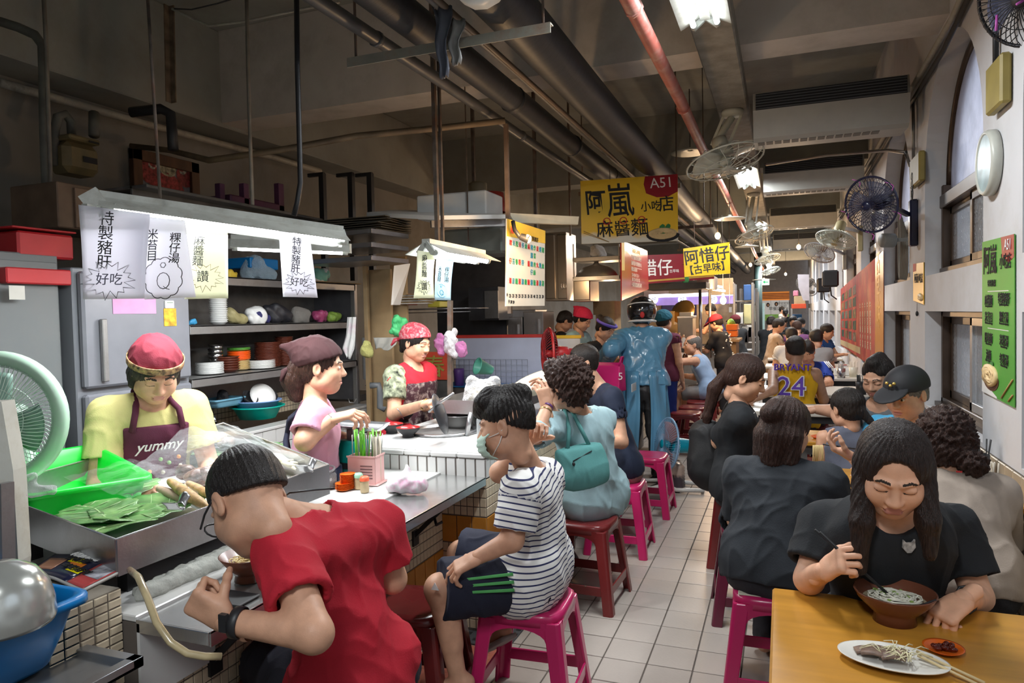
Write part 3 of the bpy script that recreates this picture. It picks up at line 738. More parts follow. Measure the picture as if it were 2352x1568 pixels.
# pipes overhead
PIPEK = mat('lagging_black',(.022,.023,.026),.5,var=.15,scale=6,bump=.15,bscale=30,stretch=(1,8,1))
PIPER = mat('red_pipe',(.36,.10,.075),.5,var=.12,scale=6,dirt=(.45,.38,.33),dscale=7,damt=.5)
def along(name,label,px,py,z,r,y0,y1,m,rings=(),ringm=None):
 p = atZ(px,py,z); q = MB(); n = 14 if r>.05 else 8
 ys = [y0+(y1-y0)*i/14 for i in range(15)]
 q.tube([(p.x+.006*math.sin(y*2.1+px),y,z+.006*math.sin(y*1.7))for y in ys],r,n=n)
 o = q.build(name,m); tag(o,label,'pipe')
 for ry in rings:
  q = MB(); q.tube([(p.x,ry,z),(p.x,ry+(.10 if ringm else.03),z)],r+.006,n=n); q.build('coupling',ringm or m,o)
 return p.x
xC = along('drain_pipe','fattest black lagged pipe under the ceiling, with a pale band',1290,150,3.02,.125,.6,27,PIPEK,(2.75,),WHITE)
for y in(4.2,5.6,7):pass
xB = along('lagged_pipe','middle-sized black lagged pipe beside the fattest one',1090,160,3.0,.085,.6,27,PIPEK,(4.4,5.8,7.2))
xA = along('conduit_pipe','dark slim pipe with a pale underside outside the lagged pipes',880,100,2.97,.035,.4,24,mat('grey_pipe',(.10,.10,.10),.4,metal=.3,var=.1),(3.1,5.2,7.3))
xD = along('cable_pipe','thin grey conduit running between the two lagged pipes',1130,118,3.05,.022,2.6,24,mat('conduit_grey',(.16,.15,.14),.5),())
xE = along('cable_pipe','thin brown conduit hugging the fattest pipe',1145,125,3.0,.016,2.6,24,mat('conduit_brown',(.13,.09,.06),.5),())
xR = along('sprinkler_pipe','faded red pipe running under the ceiling along the aisle',1555,220,3.03,.042,1.2,28,PIPER,(3.4,5.2,7.4,9.8))
for n,(y,lab)in enumerate(((3.05,'pale rusty angle bar holding the black pipes, nearest the stall lamp'),(7.3,'dark rusty angle bar above the yellow A51 sign'),(10.9,'rusty angle bar farther down, above the small yellow sign'),(14.8,'far rusty angle bar under the pipes in the dim part of the hall'))):
 t = thing('pipe_hanger',lab,'bracket',(xC,y,2.85)); q = MB(); q.bb(xA-.12,xC+.24,y-.02,y+.02,2.86,2.866); q.bb(xA-.12,xC+.24,y-.022,y-.016,2.82,2.866)
 q.build('angle_bar',RUST if n else mat('pale_steel',(.30,.29,.24),.6,var=.15,dirt=(.2,.08,.04),dscale=8,damt=.7),t,local=False)
 for x in(xA-.08,xC+.2):
  q = MB(); q.tube([(x,y,2.86),(x,y,4.13)],.007,n=6); q.build('rod',RUST,t,local=False)
for(px,py,h2,mm,lab)in((1015,60,.19,mat('grey_rag',(.10,.11,.14),.5),'grey torn sheet hanging over the first pipe bracket'),(1045,90,.12,mat('pale_rag',(.26,.26,.25),.5),'paler torn scrap beside the grey sheet on the bracket')):
 c = P(px,py,3.25); q = MB(); q.grid(lambda u,v:(c.x+(u-.5)*.10*(1-.6*v)+.01*math.sin(v*9),c.y+.015*math.sin(u*9+v*4),c.z+.10-v*h2*1.7-.02*abs(math.sin(u*7))),8,8)
 tag(q.build('torn_sheet',mm,solid=.003),lab,'rag')
# cross pipe of the left stall and its drop rods
def tube_thing(name,label,cat,pts,r,m,n=8,group=None,kind=None):
 q = MB(); q.tube(pts,r,n=n); return tag(q.build(name,m),label,cat,group,kind)
tube_thing('gas_pipe','rusty brown pipe crossing over the cooks from wall to hanging post','pipe',[atX(300,335,-4.8),atX(390,345,-4.5),P(480,368,4.9),P(640,345,4.85),P(820,312,4.8),P(1000,295,4.8),P(1160,277,4.8)],.022,mat('brown_pipe',(.17,.12,.07),.55,var=.2,scale=7),10)
tube_thing('water_pipe','pale water pipe running high along the side wall past the gas meter','pipe',[atX(0,190,-4.75),atX(150,232,-4.75),atX(330,283,-4.75),atX(640,365,-4.75),atX(735,393,-4.75)],.03,BEIGEP,10)
tube_thing('pipe_elbow','pale elbow pipe coming in from the ceiling above the gas meter','pipe',[P(-30,40,4.2),P(40,62,4.2),P(80,80,4.2),P(98,105,4.2),P(100,170,4.2),P(102,300,4.2),P(105,380,4.2),P(112,520,4.2)],.028,mat('sooty_pipe',(.14,.14,.12),.6,var=.2),10)
tube_thing('hanging_conduit','pale narrow conduit beside the elbow pipe at the stall corner','pipe',[P(99,-30,4.15),P(106,100,4.15),P(110,240,4.15),P(117,420,4.15),P(120,520,4.15)],.012,mat('pale_conduit',(.20,.18,.15),.6,var=.2))
tube_thing('hanging_rod','thin dark rod slanting down to the long tray lamp','rod',[P(337,-40,2.75),P(352,200,2.75),P(368,455,2.75)],.006,RUST)
tube_thing('hanging_rod','black cable rod dropping to the far end of the tray lamp','rod',[P(681,-30,3.2),P(683,150,3.2),P(688,330,3.2),P(690,420,3.2),P(683,465,3.2),P(675,495,3.2)],.012,BLACK)
tube_thing('hanging_rod','jointed white-and-rust rod above the shelf rack','rod',[P(566,-30,4.6),P(570,170,4.6),P(575,330,4.6),P(580,470,4.6)],.012,mat('jointed_rod',(.22,.2,.17),.6,var=.3,scale=5))
t = thing('hanger_strut','rusty slotted steel strut over the framed picture','strut',tuple(P(390,30,4.9))); q = MB(); a = P(383,12,4.9); b = P(388,235,4.9)
q.beam(a,b,.05,.008); q.beam(a+V(.025,.02,0),b+V(.025,.02,0),.008,.04); q.build('slotted_angle',mat('rust_strut',(.16,.11,.07),.7,var=.3,scale=12),t,local=False)
q = MB(); q.tube([P(300,258,4.9),P(370,250,4.9),P(392,262,4.9),P(395,300,4.9),P(398,345,4.9)],.035,n=10); q.build('drain_bend',BLACK,t,local=False)
tube_thing('ceiling_cable','two pale cables looping round the ceiling corner','cable',[P(395,20,4.9),P(440,42,4.9),P(480,60,4.9),P(560,50,4.9),P(700,20,4.6),P(780,5,4.5)],.009,BEIGEP)
tube_thing('ceiling_cable','thin dark cable drooping along the ceiling corner','cable',[P(400,20,4.8),P(440,22,4.8),P(500,8,4.8),P(560,-10,4.8)],.005,BLACK)
for i,(px,zc,w,lab,yt,yb)in enumerate(((997,4.6,.028,'dark square post beside the small lamp',240,590),(1007,4.62,.02,'black slim pipe against the dark square post',150,590),(1162,5.0,.03,'brown steel post behind the price board',285,720),(1225,6.5,.03,'grey steel post over the kitchen cupboards',230,560),(1084,6.4,.03,'dark thick post above the foam box',228,420),(1305,7.2,.02,'thin dark rod beside the A51 sign',270,540),(1068,5.4,.008,'thin rod with a joint carrying the hood',220,590),(1615,7.2,.01,'thin rod to the right of the A51 sign',330,480))):
 a = P(px,yt,zc); b = P(px,yb,zc); b.x,b.y = a.x,a.y; a.z = 4.13 if i not in(2,)else a.z
 q = MB(); q.beam(a,b,w,w*.9)
 tag(q.build('hanging_post',RUST if i!=2 else mat('brown_post',(.20,.13,.085),.6,var=.2)),lab,'post')
# fluorescent lamps (they do the lighting)
def tube_light_mat(n,c,s):return mat(n,c,.4,var=0,emit=s)
TUBE = tube_light_mat('tube_cool',(.93,.97,1),13)
LAMPB = mat('lamp_body',(.45,.46,.42),.45,var=.08,dirt=(.25,.22,.17),dscale=12,damt=.6)
TUBEB = tube_light_mat('tube_bright',(.93,.97,1),34)
def tube_lamp(name,label,a,b,side,n=2,gap=.09,r=.014,body=.09,power=20,group=None,drop=.05,m=None):
 """a, b ends of the fixture (world), tubes hang below it"""
 a = Vector(a); b = Vector(b); t = thing(name,label,'lamp',tuple(a),group=group); d = (b-a).normalized(); s = d.cross(V(0,0,1)).normalized()
 q = MB(); q.beam(a,b,body*.55,.045); q.build('housing',LAMPB,t,local=False)
 q = MB()
 for e in(-1,1):
  q.add([a+s*e*body*.2+V(0,0,.0),b+s*e*body*.2,b+s*e*(body+.04)-V(0,0,.055),a+s*e*(body+.04)-V(0,0,.055)],[(0,1,2,3)])
 q.build('reflector',LAMPB,t,local=False,solid=.003)
 for i in range(n):
  o = s*(i-(n-1)/2)*gap-V(0,0,drop)
  q = MB(); q.tube([a+o+d*.03,b+o-d*.03],r,n=12); q.build('tube',m or TUBE,t,local=False)
  for e,p in((1,a),(-1,b)):
   q = MB(); q.tube([p+o+d*e*.005,p+o+d*e*.035],r+.003,n=10); q.beam(p+o*.0+d*e*.0,p+o*1.1,.02,.03); q.build('socket',mat('lamp_holder',(.36,.38,.35),.5),t,local=False)
 c = (a+b)/2-V(0,0,drop+.04)
 l = area('tube_glow',c,r*2+gap*(n-1)+.02,power,(.93,.97,1),sizey=(b-a).length)
 l.rotation_euler = d.to_track_quat('Y','Z').to_euler(); l.rotation_euler = (0,0,math.atan2(-d.x,d.y))if abs(d.z)<.3 else l.rotation_euler
 return t
# ================================================================ STOOLS, TABLES
def mk_stool(name,label,m,top=.31,bot=.40,H=.455,group=None,loc=(0,0,0),rz=0.,pad=None):
 """square moulded stool: seat with rolled edge, four flared L legs, braces"""
 t = thing(name,label,'stool',loc,rz,group)
 a = top/2; b = bot/2
 q = MB(); prof = [(0,H-.006),(.7,H-.004),(.92,H-.001),(.985,H-.008),(1,H-.02),(1.0,H-.05),(.985,H-.05),(.9,H-.012),(0,H-.014)]
 n = 32
 vs = []; fs = []
 for r,z in prof:
  for j in range(n):
   an = 2*math.pi*(j+.5)/n; c,s_ = math.cos(an),math.sin(an); k = (abs(c)**5+abs(s_)**5)**(-.2); vs.append((r*a*k*c,r*a*k*s_,z))
 for i in range(len(prof)-1):
  for j in range(n):fs.append((i*n+j,i*n+(j+1)%n,(i+1)*n+(j+1)%n,(i+1)*n+j))
 q.add(vs,fs,0,True); q.build('seat',m,t)
 if pad:q = MB(); q.bb(-a*.86,a*.86,-a*.86,a*.86,H-.004,H+.004,bev=.003); q.build('seat_pad',pad,t)
 lg = MB(); w = .062; zt = H-.03; th = .006
 def cs(z):f = (zt-z)/zt; o = a-.004+(b-a)*f; ww = w*(1-.18*f)if f<.9 else w*.86; return o,ww
 vs = []; zs = [zt,H*.72,H*.45,H*.2,0]
 for z in zs:
  o,ww = cs(z); r = .016
  ring = [(o-ww,o),(o-r,o),(o-r*.3,o-r*.3),(o,o-r),(o,o-ww),(o-th*2,o-ww),(o-th*2,o-r*1.4),(o-r*1.4,o-th*2),(o-ww,o-th*2)]
  vs+=[(x,y,z)for x,y in ring]
 K = 9; fs = [(i*K+j,i*K+(j+1)%K,(i+1)*K+(j+1)%K,(i+1)*K+j)for i in range(len(zs)-1)for j in range(K)]+[tuple(range(K)),tuple((len(zs)-1)*K+j for j in range(K))]
 lg.add(vs,fs,0,False); base = lg.build('leg',m,t,bevel=.004)
 for k in(1,2,3):
  o = base.copy(); COL.objects.link(o); o.parent = t; o.rotation_euler.z = k*math.pi/2
 ap = MB(); o1,_ = cs(H-.05); o2,w2 = cs(H*.27); z = H*.27
 n = 10; pts = [(-o1+.05,H-.03),(o1-.05,H-.03)]+[((o1-.055)*math.cos(math.pi*i/n),H-.105+.045*math.sin(math.pi*i/n))for i in range(n+1)]
 ap.prism(pts,.008,mtx=Matrix.Translation((0,o1-.008,0)))
 ab = ap.build('apron',m,t)
 br = MB(); br.bb(-o2+w2*.7,o2-w2*.7,o2-.012,o2-.003,z-.028,z+.022,bev=.003); bb_ = br.build('brace',m,t)
 for k in(1,2,3):
  for s_ in(ab,bb_):
   o = s_.copy(); COL.objects.link(o); o.parent = t; o.rotation_euler.z = k*math.pi/2
 return t
PINK = mat('magenta_plastic',(.50,.018,.115),.28,var=.03,scale=3,coat=.2)
BROWNR = mat('maroon_plastic',(.16,.018,.018),.27,var=.05,scale=3,coat=.25)
WINE = mat('wine_plastic',(.10,.012,.03),.22,var=.05,scale=3,coat=.3)
s0 = mk_stool('plastic_stool','magenta plastic stool under the youth in the striped shirt',PINK,loc=(-.95,2.60,0),rz=.06,top=.33,bot=.43)
s1 = mk_stool('plastic_stool','maroon plastic stool with a green dot under the woman in pale blue',BROWNR,loc=(-1.03,3.74,0),rz=-.05,top=.33,bot=.43)
q = MB(); q.lathe([(0,0),(.009,0),(.009,.003),(0,.003)],(.06,-.19,.135),n=10,axis=(0,-1,0)); q.build('sticker',mat('green_dot',(.02,.35,.15),.4,var=0),s1)
def stool(src,loc,rz,label,group=None):return dup(src,loc,rz,label,group)
stool(s0,(-1.03,4.62,0),.03,'magenta plastic stool under the man in the navy shirt')
stool(s0,(-1.02,5.55,0),.0,'magenta plastic stool beyond the navy-shirted man, half hidden')
stool(s1,(-1.38,2.42,0),.1,'maroon plastic stool between the red shirt and the striped shirt')
stool(s1,(-1.45,1.78,0),.3,'maroon plastic stool under the man in the red T-shirt')
s2 = mk_stool('plastic_stool','magenta plastic stool with a cream seat under the woman in dark grey',PINK,loc=(-.03,3.02,0),rz=.02,top=.34,bot=.44,pad=mat('cream_pad',(.62,.60,.48),.4))
stool(s1,(-.24,4.60,0),0,'maroon stool under the ponytailed woman in black')
s3 = mk_stool('plastic_stool','wine-red shiny stool with a domed seat, empty, behind the cream seat',WINE,loc=(-.16,3.80,0),rz=.1,top=.30,bot=.42,H=.47)
for i,(x,y,rz,lab)in enumerate(((-1.02,8.05,0,'first maroon stool of the row at the next stall counter, empty'),(-1.0,8.55,0,'second maroon stool of the row at the next stall counter'),(-.98,9.1,.1,'third maroon stool of the row, by the bare-armed old man'),(-1.12,10.9,0,'maroon stool under the old man in the sleeveless top'),(-.95,11.5,.2,'maroon stool half behind the old man in the sleeveless top'),(-.05,16.0,0,'maroon stool under the man in tan by the far tables'),(.45,3.0,0,'maroon stool under the woman in beige'),(.30,2.62,0,'maroon stool under the young woman eating at the front table'),(.52,4.55,0,'maroon stool under the man in the black cap'),(.15,5.6,0,'maroon stool behind the child'),(.35,7.2,0,'maroon stool under the yellow jersey'),(.3,9.0,0,'maroon stool at the third white table'))):
 stool(s1,(x,y,0),rz,lab)
def table(name,label,x0,x1,y0,y1,z,mt,th=.03,leg=None,group=None,lip=None):
 t = thing(name,label,'table',((x0+x1)/2,(y0+y1)/2,0),group=group)
 q = MB(); q.bb(x0,x1,y0,y1,z-th,z,bev=.006); q.build('table_top',mt,t,local=False)
 if lip:q = MB(); q.bb(x0-.004,x0,y0,y1,z-th-.02,z-.002); q.build('end_strip',lip,t,local=False)
 for x in(x0+.07,x1-.07):
  for y in(y0+.06,y1-.06):
   q = MB(); q.bb(x-.018,x+.018,y-.018,y+.018,0,z-th); q.build('leg',leg or STEELD,t,local=False)
 q = MB(); q.bb(x0+.06,x1-.06,y0+.05,y0+.08,z-th-.06,z-th); q.bb(x0+.06,x1-.06,y1-.08,y1-.05,z-th-.06,z-th); q.bb(x0+.05,x0+.08,y0+.06,y1-.06,z-th-.06,z-th); q.build('rail',leg or STEELD,t,local=False)
 return t
OAK = mat('oak_laminate',(.54,.25,.032),.3,var=.12,scale=2.4,stretch=(1,7,1),coat=.15,dirt=(.36,.17,.045),dscale=1.6,damt=.5)
TWHITE = mat('white_laminate',(.62,.59,.52),.3,var=.04,scale=3,dirt=(.42,.38,.32),dscale=4,damt=.3)
table('dining_table','oak laminate table in front with the bowl and oval plate on it',-.035,.945,1.55,2.225,.74,OAK)
table('dining_table','oak laminate table hidden between the diners in black, grey and beige',.0,.945,3.42,4.02,.74,OAK)
table('dining_table','oak laminate table where the child and the cap man sit',.05,.945,4.78,5.25,.74,OAK)
for y0,y1,lab in((6.17,6.75,'nearest white laminate table, just beyond the child'),(7.5,8.36,'second white laminate table, behind the yellow jersey'),(9.3,10.02,'third white laminate table, with the tissue box'),(11.2,11.8,'fourth white laminate table'),(12.9,13.5,'fifth white table, before the boy in grey'),(15.2,15.9,'far white table where the man in tan eats'),(17.6,18.3,'farthest white table, near the hall end')):
 table('dining_table',lab,-.25,.93,y0,y1,.735,TWHITE,.035,BLACK,lip=mat('pale_strip',(.6,.55,.42),.5))
# ================================================================ LEFT STALL: counters
LX,LY = -1.365,3.15
def tiles(parent,name,m,org,du,dv,nu,nv,su,sv,gap,th,skip=None,only=None):
 """tile pieces on a face: org corner, du/dv unit vectors, sizes su/sv"""
 du = Vector(du); dv = Vector(dv); n = du.cross(dv).normalized(); q = MB()
 q.add([(-su/2+gap/2,-sv/2+gap/2,0),(su/2-gap/2,-sv/2+gap/2,0),(su/2-gap/2,sv/2-gap/2,0),(-su/2+gap/2,sv/2-gap/2,0),(-su/2+gap/2+.002,-sv/2+gap/2+.002,th),(su/2-gap/2-.002,-sv/2+gap/2+.002,th),(su/2-gap/2-.002,sv/2-gap/2-.002,th),(-su/2+gap/2+.002,sv/2-gap/2-.002,th)],[(4,5,6,7),(0,1,5,4),(1,2,6,5),(2,3,7,6),(3,0,4,7)])
 me = q.mesh(name,m); R = Matrix((du,dv,n)).transposed().to_4x4(); inv = Matrix.Translation(parent.location).inverted()if parent is not None else Matrix.Identity(4)
 out = 0
 for i in range(nu):
  for j in range(nv):
   if skip and skip(i,j):continue
   o = bpy.data.objects.new(name,me); COL.objects.link(o); o.parent = parent
   o.matrix_local = inv@Matrix.Translation(Vector(org)+du*(i+.5)*su+dv*(j+.5)*sv)@R; out+=1
 return out
def tiles_joined(parent,name,m,org,du,dv,nu,nv,su,sv,gap,th):
 du = Vector(du); dv = Vector(dv); n = du.cross(dv).normalized(); q = MB(); o = Vector(org)
 for i in range(nu):
  for j in range(nv):
   c = o+du*(i+.5)*su+dv*(j+.5)*sv; a = (su-gap)/2; b = (sv-gap)/2
   q.add([c-du*a-dv*b,c+du*a-dv*b,c+du*a+dv*b,c-du*a+dv*b]+[c-du*(a-.001)-dv*(b-.001)+n*th,c+du*(a-.001)-dv*(b-.001)+n*th,c+du*(a-.001)+dv*(b-.001)+n*th,c-du*(a-.001)+dv*(b-.001)+n*th],[(4,5,6,7),(0,1,5,4),(1,2,6,5),(2,3,7,6),(3,0,4,7)])
 return tag(q.build(name,m,parent,local=False),kind='stuff')
t = thing('tiled_counter','cream-tiled low counter with an ochre band running under the steel ledge','counter',(-1.9,2.3,0)); low = t
q = MB(); q.bb(-2.55,-1.61,1.36,LY,0,.775); q.build('carcass',GROUT,t,local=False)
sl = MB(); sl.bb(-.2985,.2985,-.1985,.1985,0,.018,bev=.003); slm = sl.mesh('tile',WTILE)
for i in range(2):
 for j in range(5):
  o = bpy.data.objects.new('tile',slm); COL.objects.link(o); o.parent = t; o.location = (-1.61-.3-i*.6+1.9,1.36+.2+j*.4-2.3+(.0),.776);
  if j==4 and False:pass
q = MB(); q.bb(-2.55,-1.61,3.0,LY,.776,.792); q.build('worktop_end',WTILE,t,local=False)
tiles(t,'tile',CTILE,(-1.61,2.13,.41),(0,1,0),(0,0,1),30,8,.034,.0455,.004,.003)
tiles_joined(t,'mosaic',CTILE,(-1.61,1.37,.41),(0,1,0),(0,0,1),22,8,.0343,.0455,.004,.003)
tiles_joined(t,'mosaic',CTILE,(-1.61,1.37,.0),(0,1,0),(0,0,1),52,6,.034,.045,.004,.003)
tiles(t,'tile',OTILE,(-1.61,1.37,.27),(0,1,0),(0,0,1),18,1,.099,.138,.004,.004)
t = thing('steel_ledge','stainless fold-out ledge bolted along the low tiled counter','shelf',(-1.48,2.3,.77));
q = MB(); q.bb(-1.612,LX+.003,1.365,LY-.004,.778,.785); q.bb(LX-.002,LX+.003,1.365,LY-.004,.745,.786); q.bb(-1.612,LX,1.36,1.366,.75,.785); q.build('plate',mat('bright_steel',(.58,.58,.57),.22,metal=.85,var=.06,scale=4,bump=.06,bscale=30),t,local=False,bevel=.0015)
q = MB(); q.beam((-1.605,2.86,.56),(-1.41,2.86,.745),.016,.02); q.tube([(-1.5,2.86,.65),(-1.46,2.80,.64),(-1.44,2.82,.65)],.007); q.box((-1.603,2.86,.55),(.012,.05,.07)); q.build('bracket',BLACK,t,local=False)
q = MB(); q.beam((-1.605,1.62,.56),(-1.41,1.62,.745),.016,.02); q.box((-1.603,1.62,.55),(.012,.05,.07)); q.build('bracket',BLACK,t,local=False)
t = thing('raised_counter','raised counter with white glazed tiles, cream mosaic and ochre band','counter',(-1.8,4.3,0)); rc = t
q = MB(); q.bb(-2.10,LX,LY,5.75,0,.885); q.build('carcass',GROUT,t,local=False)
q = MB(); q.bb(-.1985,.1985,-.1985,.1985,0,.014,bev=.003); qm = q.mesh('tile',WTILE)
for i in range(2):
 for j in range(6):
  o = bpy.data.objects.new('tile',qm); COL.objects.link(o); o.parent = t; o.location = (LX-.2-i*.4+1.8,LY+.22+j*.4-4.3,.886)
q = MB(); q.bb(-.0735,.0735,0,.022,-.012,.012,bev=.005); qm = q.mesh('edge_tile',WTILE)
for i in range(5):
 o = bpy.data.objects.new('tile',qm); COL.objects.link(o); o.parent = t; o.location = (LX-.075-i*.15+1.8,LY-.012-4.3,.886)
for j in range(17):
 o = bpy.data.objects.new('tile',qm); COL.objects.link(o); o.parent = t; o.location = (LX+.012+1.8,LY+.08+j*.15-4.3,.886); o.rotation_euler.z = math.pi/2
tiles(t,'tile',WTILE,(-2.06,LY,.775),(1,0,0),(0,0,1),13,1,.0535,.098,.006,.004)
tiles(t,'tile',WTILE,(LX,LY,.775),(0,1,0),(0,0,1),24,1,.0535,.098,.006,.004)
tiles(t,'tile',CTILE,(-1.61,LY,.585),(1,0,0),(0,0,1),7,4,.035,.047,.004,.003)
tiles(t,'tile',CTILE,(LX,LY,.585),(0,1,0),(0,0,1),14,4,.035,.047,.004,.003)
tiles(t,'tile',OTILE,(-1.61,LY,.445),(1,0,0),(0,0,1),3,1,.082,.138,.004,.004)
tiles(t,'tile',OTILE,(LX,LY,.445),(0,1,0),(0,0,1),14,1,.099,.138,.004,.004)
tiles(t,'tile',CTILE,(-1.61,LY,.02),(1,0,0),(0,0,1),7,9,.035,.047,.004,.003)
tiles_joined(t,'mosaic',CTILE,(LX,LY,.02),(0,1,0),(0,0,1),40,9,.035,.047,.004,.003)
tiles_joined(t,'mosaic',CTILE,(LX,LY+.49,.585),(0,1,0),(0,0,1),38,4,.035,.047,.004,.003)
t = thing('tiled_parapet','cream-tiled parapet end with a magazine lying on top','parapet',(-1.95,1.3,0))
q = MB(); q.bb(-2.5,-1.66,1.235,1.355,0,.868); q.build('core',mat('parapet_top',(.22,.19,.15),.6,var=.15),t,local=False)
tiles(t,'tile',CTILE,(-1.66,1.155,.30),(0,1,0),(0,0,1),5,24,.041,.0236,.004,.003)
q = MB(); q.bb(-1.61,-1.60,1.36,1.62,.56,.775); q.build('white_panel',WTILE,t,local=False)
t = thing('steel_table','low stainless table in front holding the blue tub','table',(-1.7,.95,0))
c = atZ(330,1505,.76)
q = MB(); q.bb(-2.3,c.x,.2,c.y,.735,.745); q.bb(c.x-.03,c.x,.2,c.y,.735,.76); q.bb(-2.3,c.x,c.y-.03,c.y,.735,.76); q.build('table_top',mat('brushed_steel',(.42,.43,.44),.3,metal=.85,var=.05,scale=3),t,local=False,bevel=.002)
for x in(-2.2,c.x-.05):
 for y in(.3,c.y-.06):q = MB(); q.tube([(x,y,0),(x,y,.735)],.018); q.build('leg',STEELD,t,local=False)
# ================================================================ tub, tray and the food on it
def tub(name,label,rim,depth,m,taper=.8,lip=.022,cat='basin',th=.004,rcorner=.22,group=None):
 """open tub from four rim corners (world), falls inward by taper"""
 R4 = [Vector(p)for p in rim]; c = sum(R4,Vector())/4; t = thing(name,label,cat,tuple(c-V(0,0,depth)),group=group)
 def ring(sc,dz,out=0.):
  pts = []
  for i in range(4):
   p0,p1,p2 = R4[i-1],R4[i],R4[(i+1)%4]
   a = p1+(p0-p1)*rcorner*.5; b = p1+(p2-p1)*rcorner*.5
   for k in range(5):
    u = k/4; p = a*(1-u)**2+p1*2*u*(1-u)+b*u*u; d = p-c; L = d.length
    q_ = c+d*sc+(d/L)*out; pts.append(q_+V(0,0,dz))
  return pts
 rows = [ring(1,-lip*.7,lip),ring(1,0,lip),ring(1,.003,lip*.5),ring(1,0,0),ring((1+taper)/2,-depth*.5),ring(taper,-depth+.012),ring(taper*.94,-depth),ring(.01,-depth)]
 q = MB(); n = 20; vs = [p for r_ in rows for p in r_]; fs = [(i*n+j,i*n+(j+1)%n,(i+1)*n+(j+1)%n,(i+1)*n+j)for i in range(len(rows)-1)for j in range(n)]
 q.add(vs,fs,0,True); o = q.build('shell',m,t,local=False,solid=th); return t
GREENP = mat('lime_plastic',(.0,.62,.035),.35,var=.02,scale=3); BLUEP = mat('blue_plastic',(.0,.17,.47),.35,var=.03,scale=3)
t = thing('display_tray','big stainless display tray of leaves and cooked meat under cling film','tray',(-2.05,1.9,.86))
FR,BR_,BL,FL = V(-1.745,1.42,.97),V(-1.725,2.38,.985),V(-2.60,2.74,1.07),V(-2.70,1.66,.99)
def quad_wall(q,a,b,z0=.865,th=.004):
 a0 = V(a.x,a.y,z0); b0 = V(b.x,b.y,z0); n = (b-a).cross(V(0,0,1)).normalized()*th
 q.add([a0,b0,b,a,a0+n,b0+n,b+n,a+n],[(0,1,2,3),(7,6,5,4),(3,2,6,7),(0,3,7,4),(1,5,6,2)])
q = MB();
for a,b in((FR,BR_),(BR_,BL),(BL,FL),(FL,FR)):quad_wall(q,a,b)
q.add([V(p.x,p.y,.868)for p in(FR,BR_,BL,FL)],[(0,1,2,3)]); q.build('pan',STEEL,t,local=False)
q = MB(); q.tube([FR,BR_,BL,FL],.004,closed=True,n=6); q.build('rim',mat('bright_rim',(.75,.75,.74),.25,metal=.8),t,local=False)
for x,y in((-1.8,1.5),(-1.8,2.3),(-2.35,1.6),(-2.35,2.6)):q = MB(); q.bb(x-.02,x+.02,y-.02,y+.02,.79,.866); q.build('foot',BLACK,t,local=False)
q = MB(); q.add([V(p.x,p.y,.90)*1 for p in(FR,BR_,BL,FL)],[(0,1,2,3)]); q.build('false_floor',mat('white_board',(.72,.72,.70),.4,var=.03),t,local=False)
Zt = .925
def on(px,py,z=Zt):return atZ(px,py,z)
rim = [atZ(28,1054,1.07),atZ(212,1023,1.07),atZ(345,1093,1.0),atZ(52,1138,1.0)]
tub('food_tub','lime-green plastic tub set in the display tray',rim,.16,GREENP,.84)
LEAF = mat('blanched_leaf',(.10,.24,.07),.32,var=.35,scale=9,bump=.35,bscale=22,coat=.3,dirt=(.22,.36,.13),dscale=5,damt=.8); LEAFV = mat('leaf_rib',(.28,.42,.18),.5)
def leaf(px,py,z,ln,w,az,tilt,label,seed=0):
 c = atZ(px,py,z); t = thing('taro_leaf',label,'leaf',tuple(c),az,'broad green leaves lining the tray')
 def fn(u,v):
  y = (u-.5)*ln; ww = w*(math.sin(math.pi*min(1,u*.93+.06))**.6)*(1+.06*math.sin(u*37+seed)); x = (v-.5)*ww
  return(x,y,.006+abs(v-.5)*.010+.005*math.sin(u*7+seed)+.0025*math.sin(v*13+seed+u*9)+.006*abs(math.sin(u*9))*abs(v-.5)*2+tilt*.5*(v-.5)*ww)
 q = MB(); q.grid(fn,24,16); q.build('blade',LEAF,t,solid=.0015)
 q = MB(); q.tube([fn(i/12,.5)for i in range(13)],.0035,n=6)
 for i in range(2,11,2):
  for e in(0,1):q.tube([V(*fn(i/12,.5)),V(*fn(min(1,i/12+.06),.5+(e-.5)*.5))+V(0,0,.002),V(*fn(min(1,i/12+.1),.5+(e-.5)*.92))],.0016,n=5)
 q.build('midrib',LEAFV,t)
leaf(262,1200,.92,.34,.30,.5,.1,'creased leaf hanging nearest the front corner of the tray',1)
leaf(345,1170,.93,.36,.32,-.5,-.05,'broad pale leaf in the middle of the front corner',2)
leaf(225,1180,.935,.30,.24,1.2,.1,'dark folded leaf against the lime tub',3)
leaf(300,1120,.94,.26,.20,.9,0,'leaf under the tan roots, beside the lime tub',4)
leaf(480,1045,.94,.34,.16,-1.1,0,'ruffled leaf lying across the white board',5)
leaf(590,1035,.935,.3,.24,-.2,0,'leaf under the cling film beyond the cut meat',6)
leaf(655,1060,.935,.26,.22,.3,0,'leaf beneath the pale bamboo shoots',7)
ROOT = mat('tan_root',(.50,.31,.13),.5,var=.25,scale=30,bump=.3,bscale=60,dirt=(.3,.15,.05),dscale=22,damt=.5)
def root(pts,r,label,m=ROOT,name='fried_root',cat='food',group='tan roots on the tray'):
 pts = [Vector(p)for p in pts]; k = len(pts)*4; P_ = []
 for i in range(k):u = i/(k-1)*(len(pts)-1); a = int(min(u,len(pts)-2)); P_.append(pts[a].lerp(pts[a+1],u-a))
 q = MB(); q.tube(P_,r,n=12,rr=[r*max(.35,math.sin(math.pi*(.1+.86*i/(k-1)))**.45)*(1+.09*math.sin(i*2.3))for i in range(k)])
 return tag(q.build(name,m,sub=1),label,cat,group)
root([on(388,1103,.985),on(430,1135,.98),on(480,1165,.965)],.021,'long tan root on top of the others')
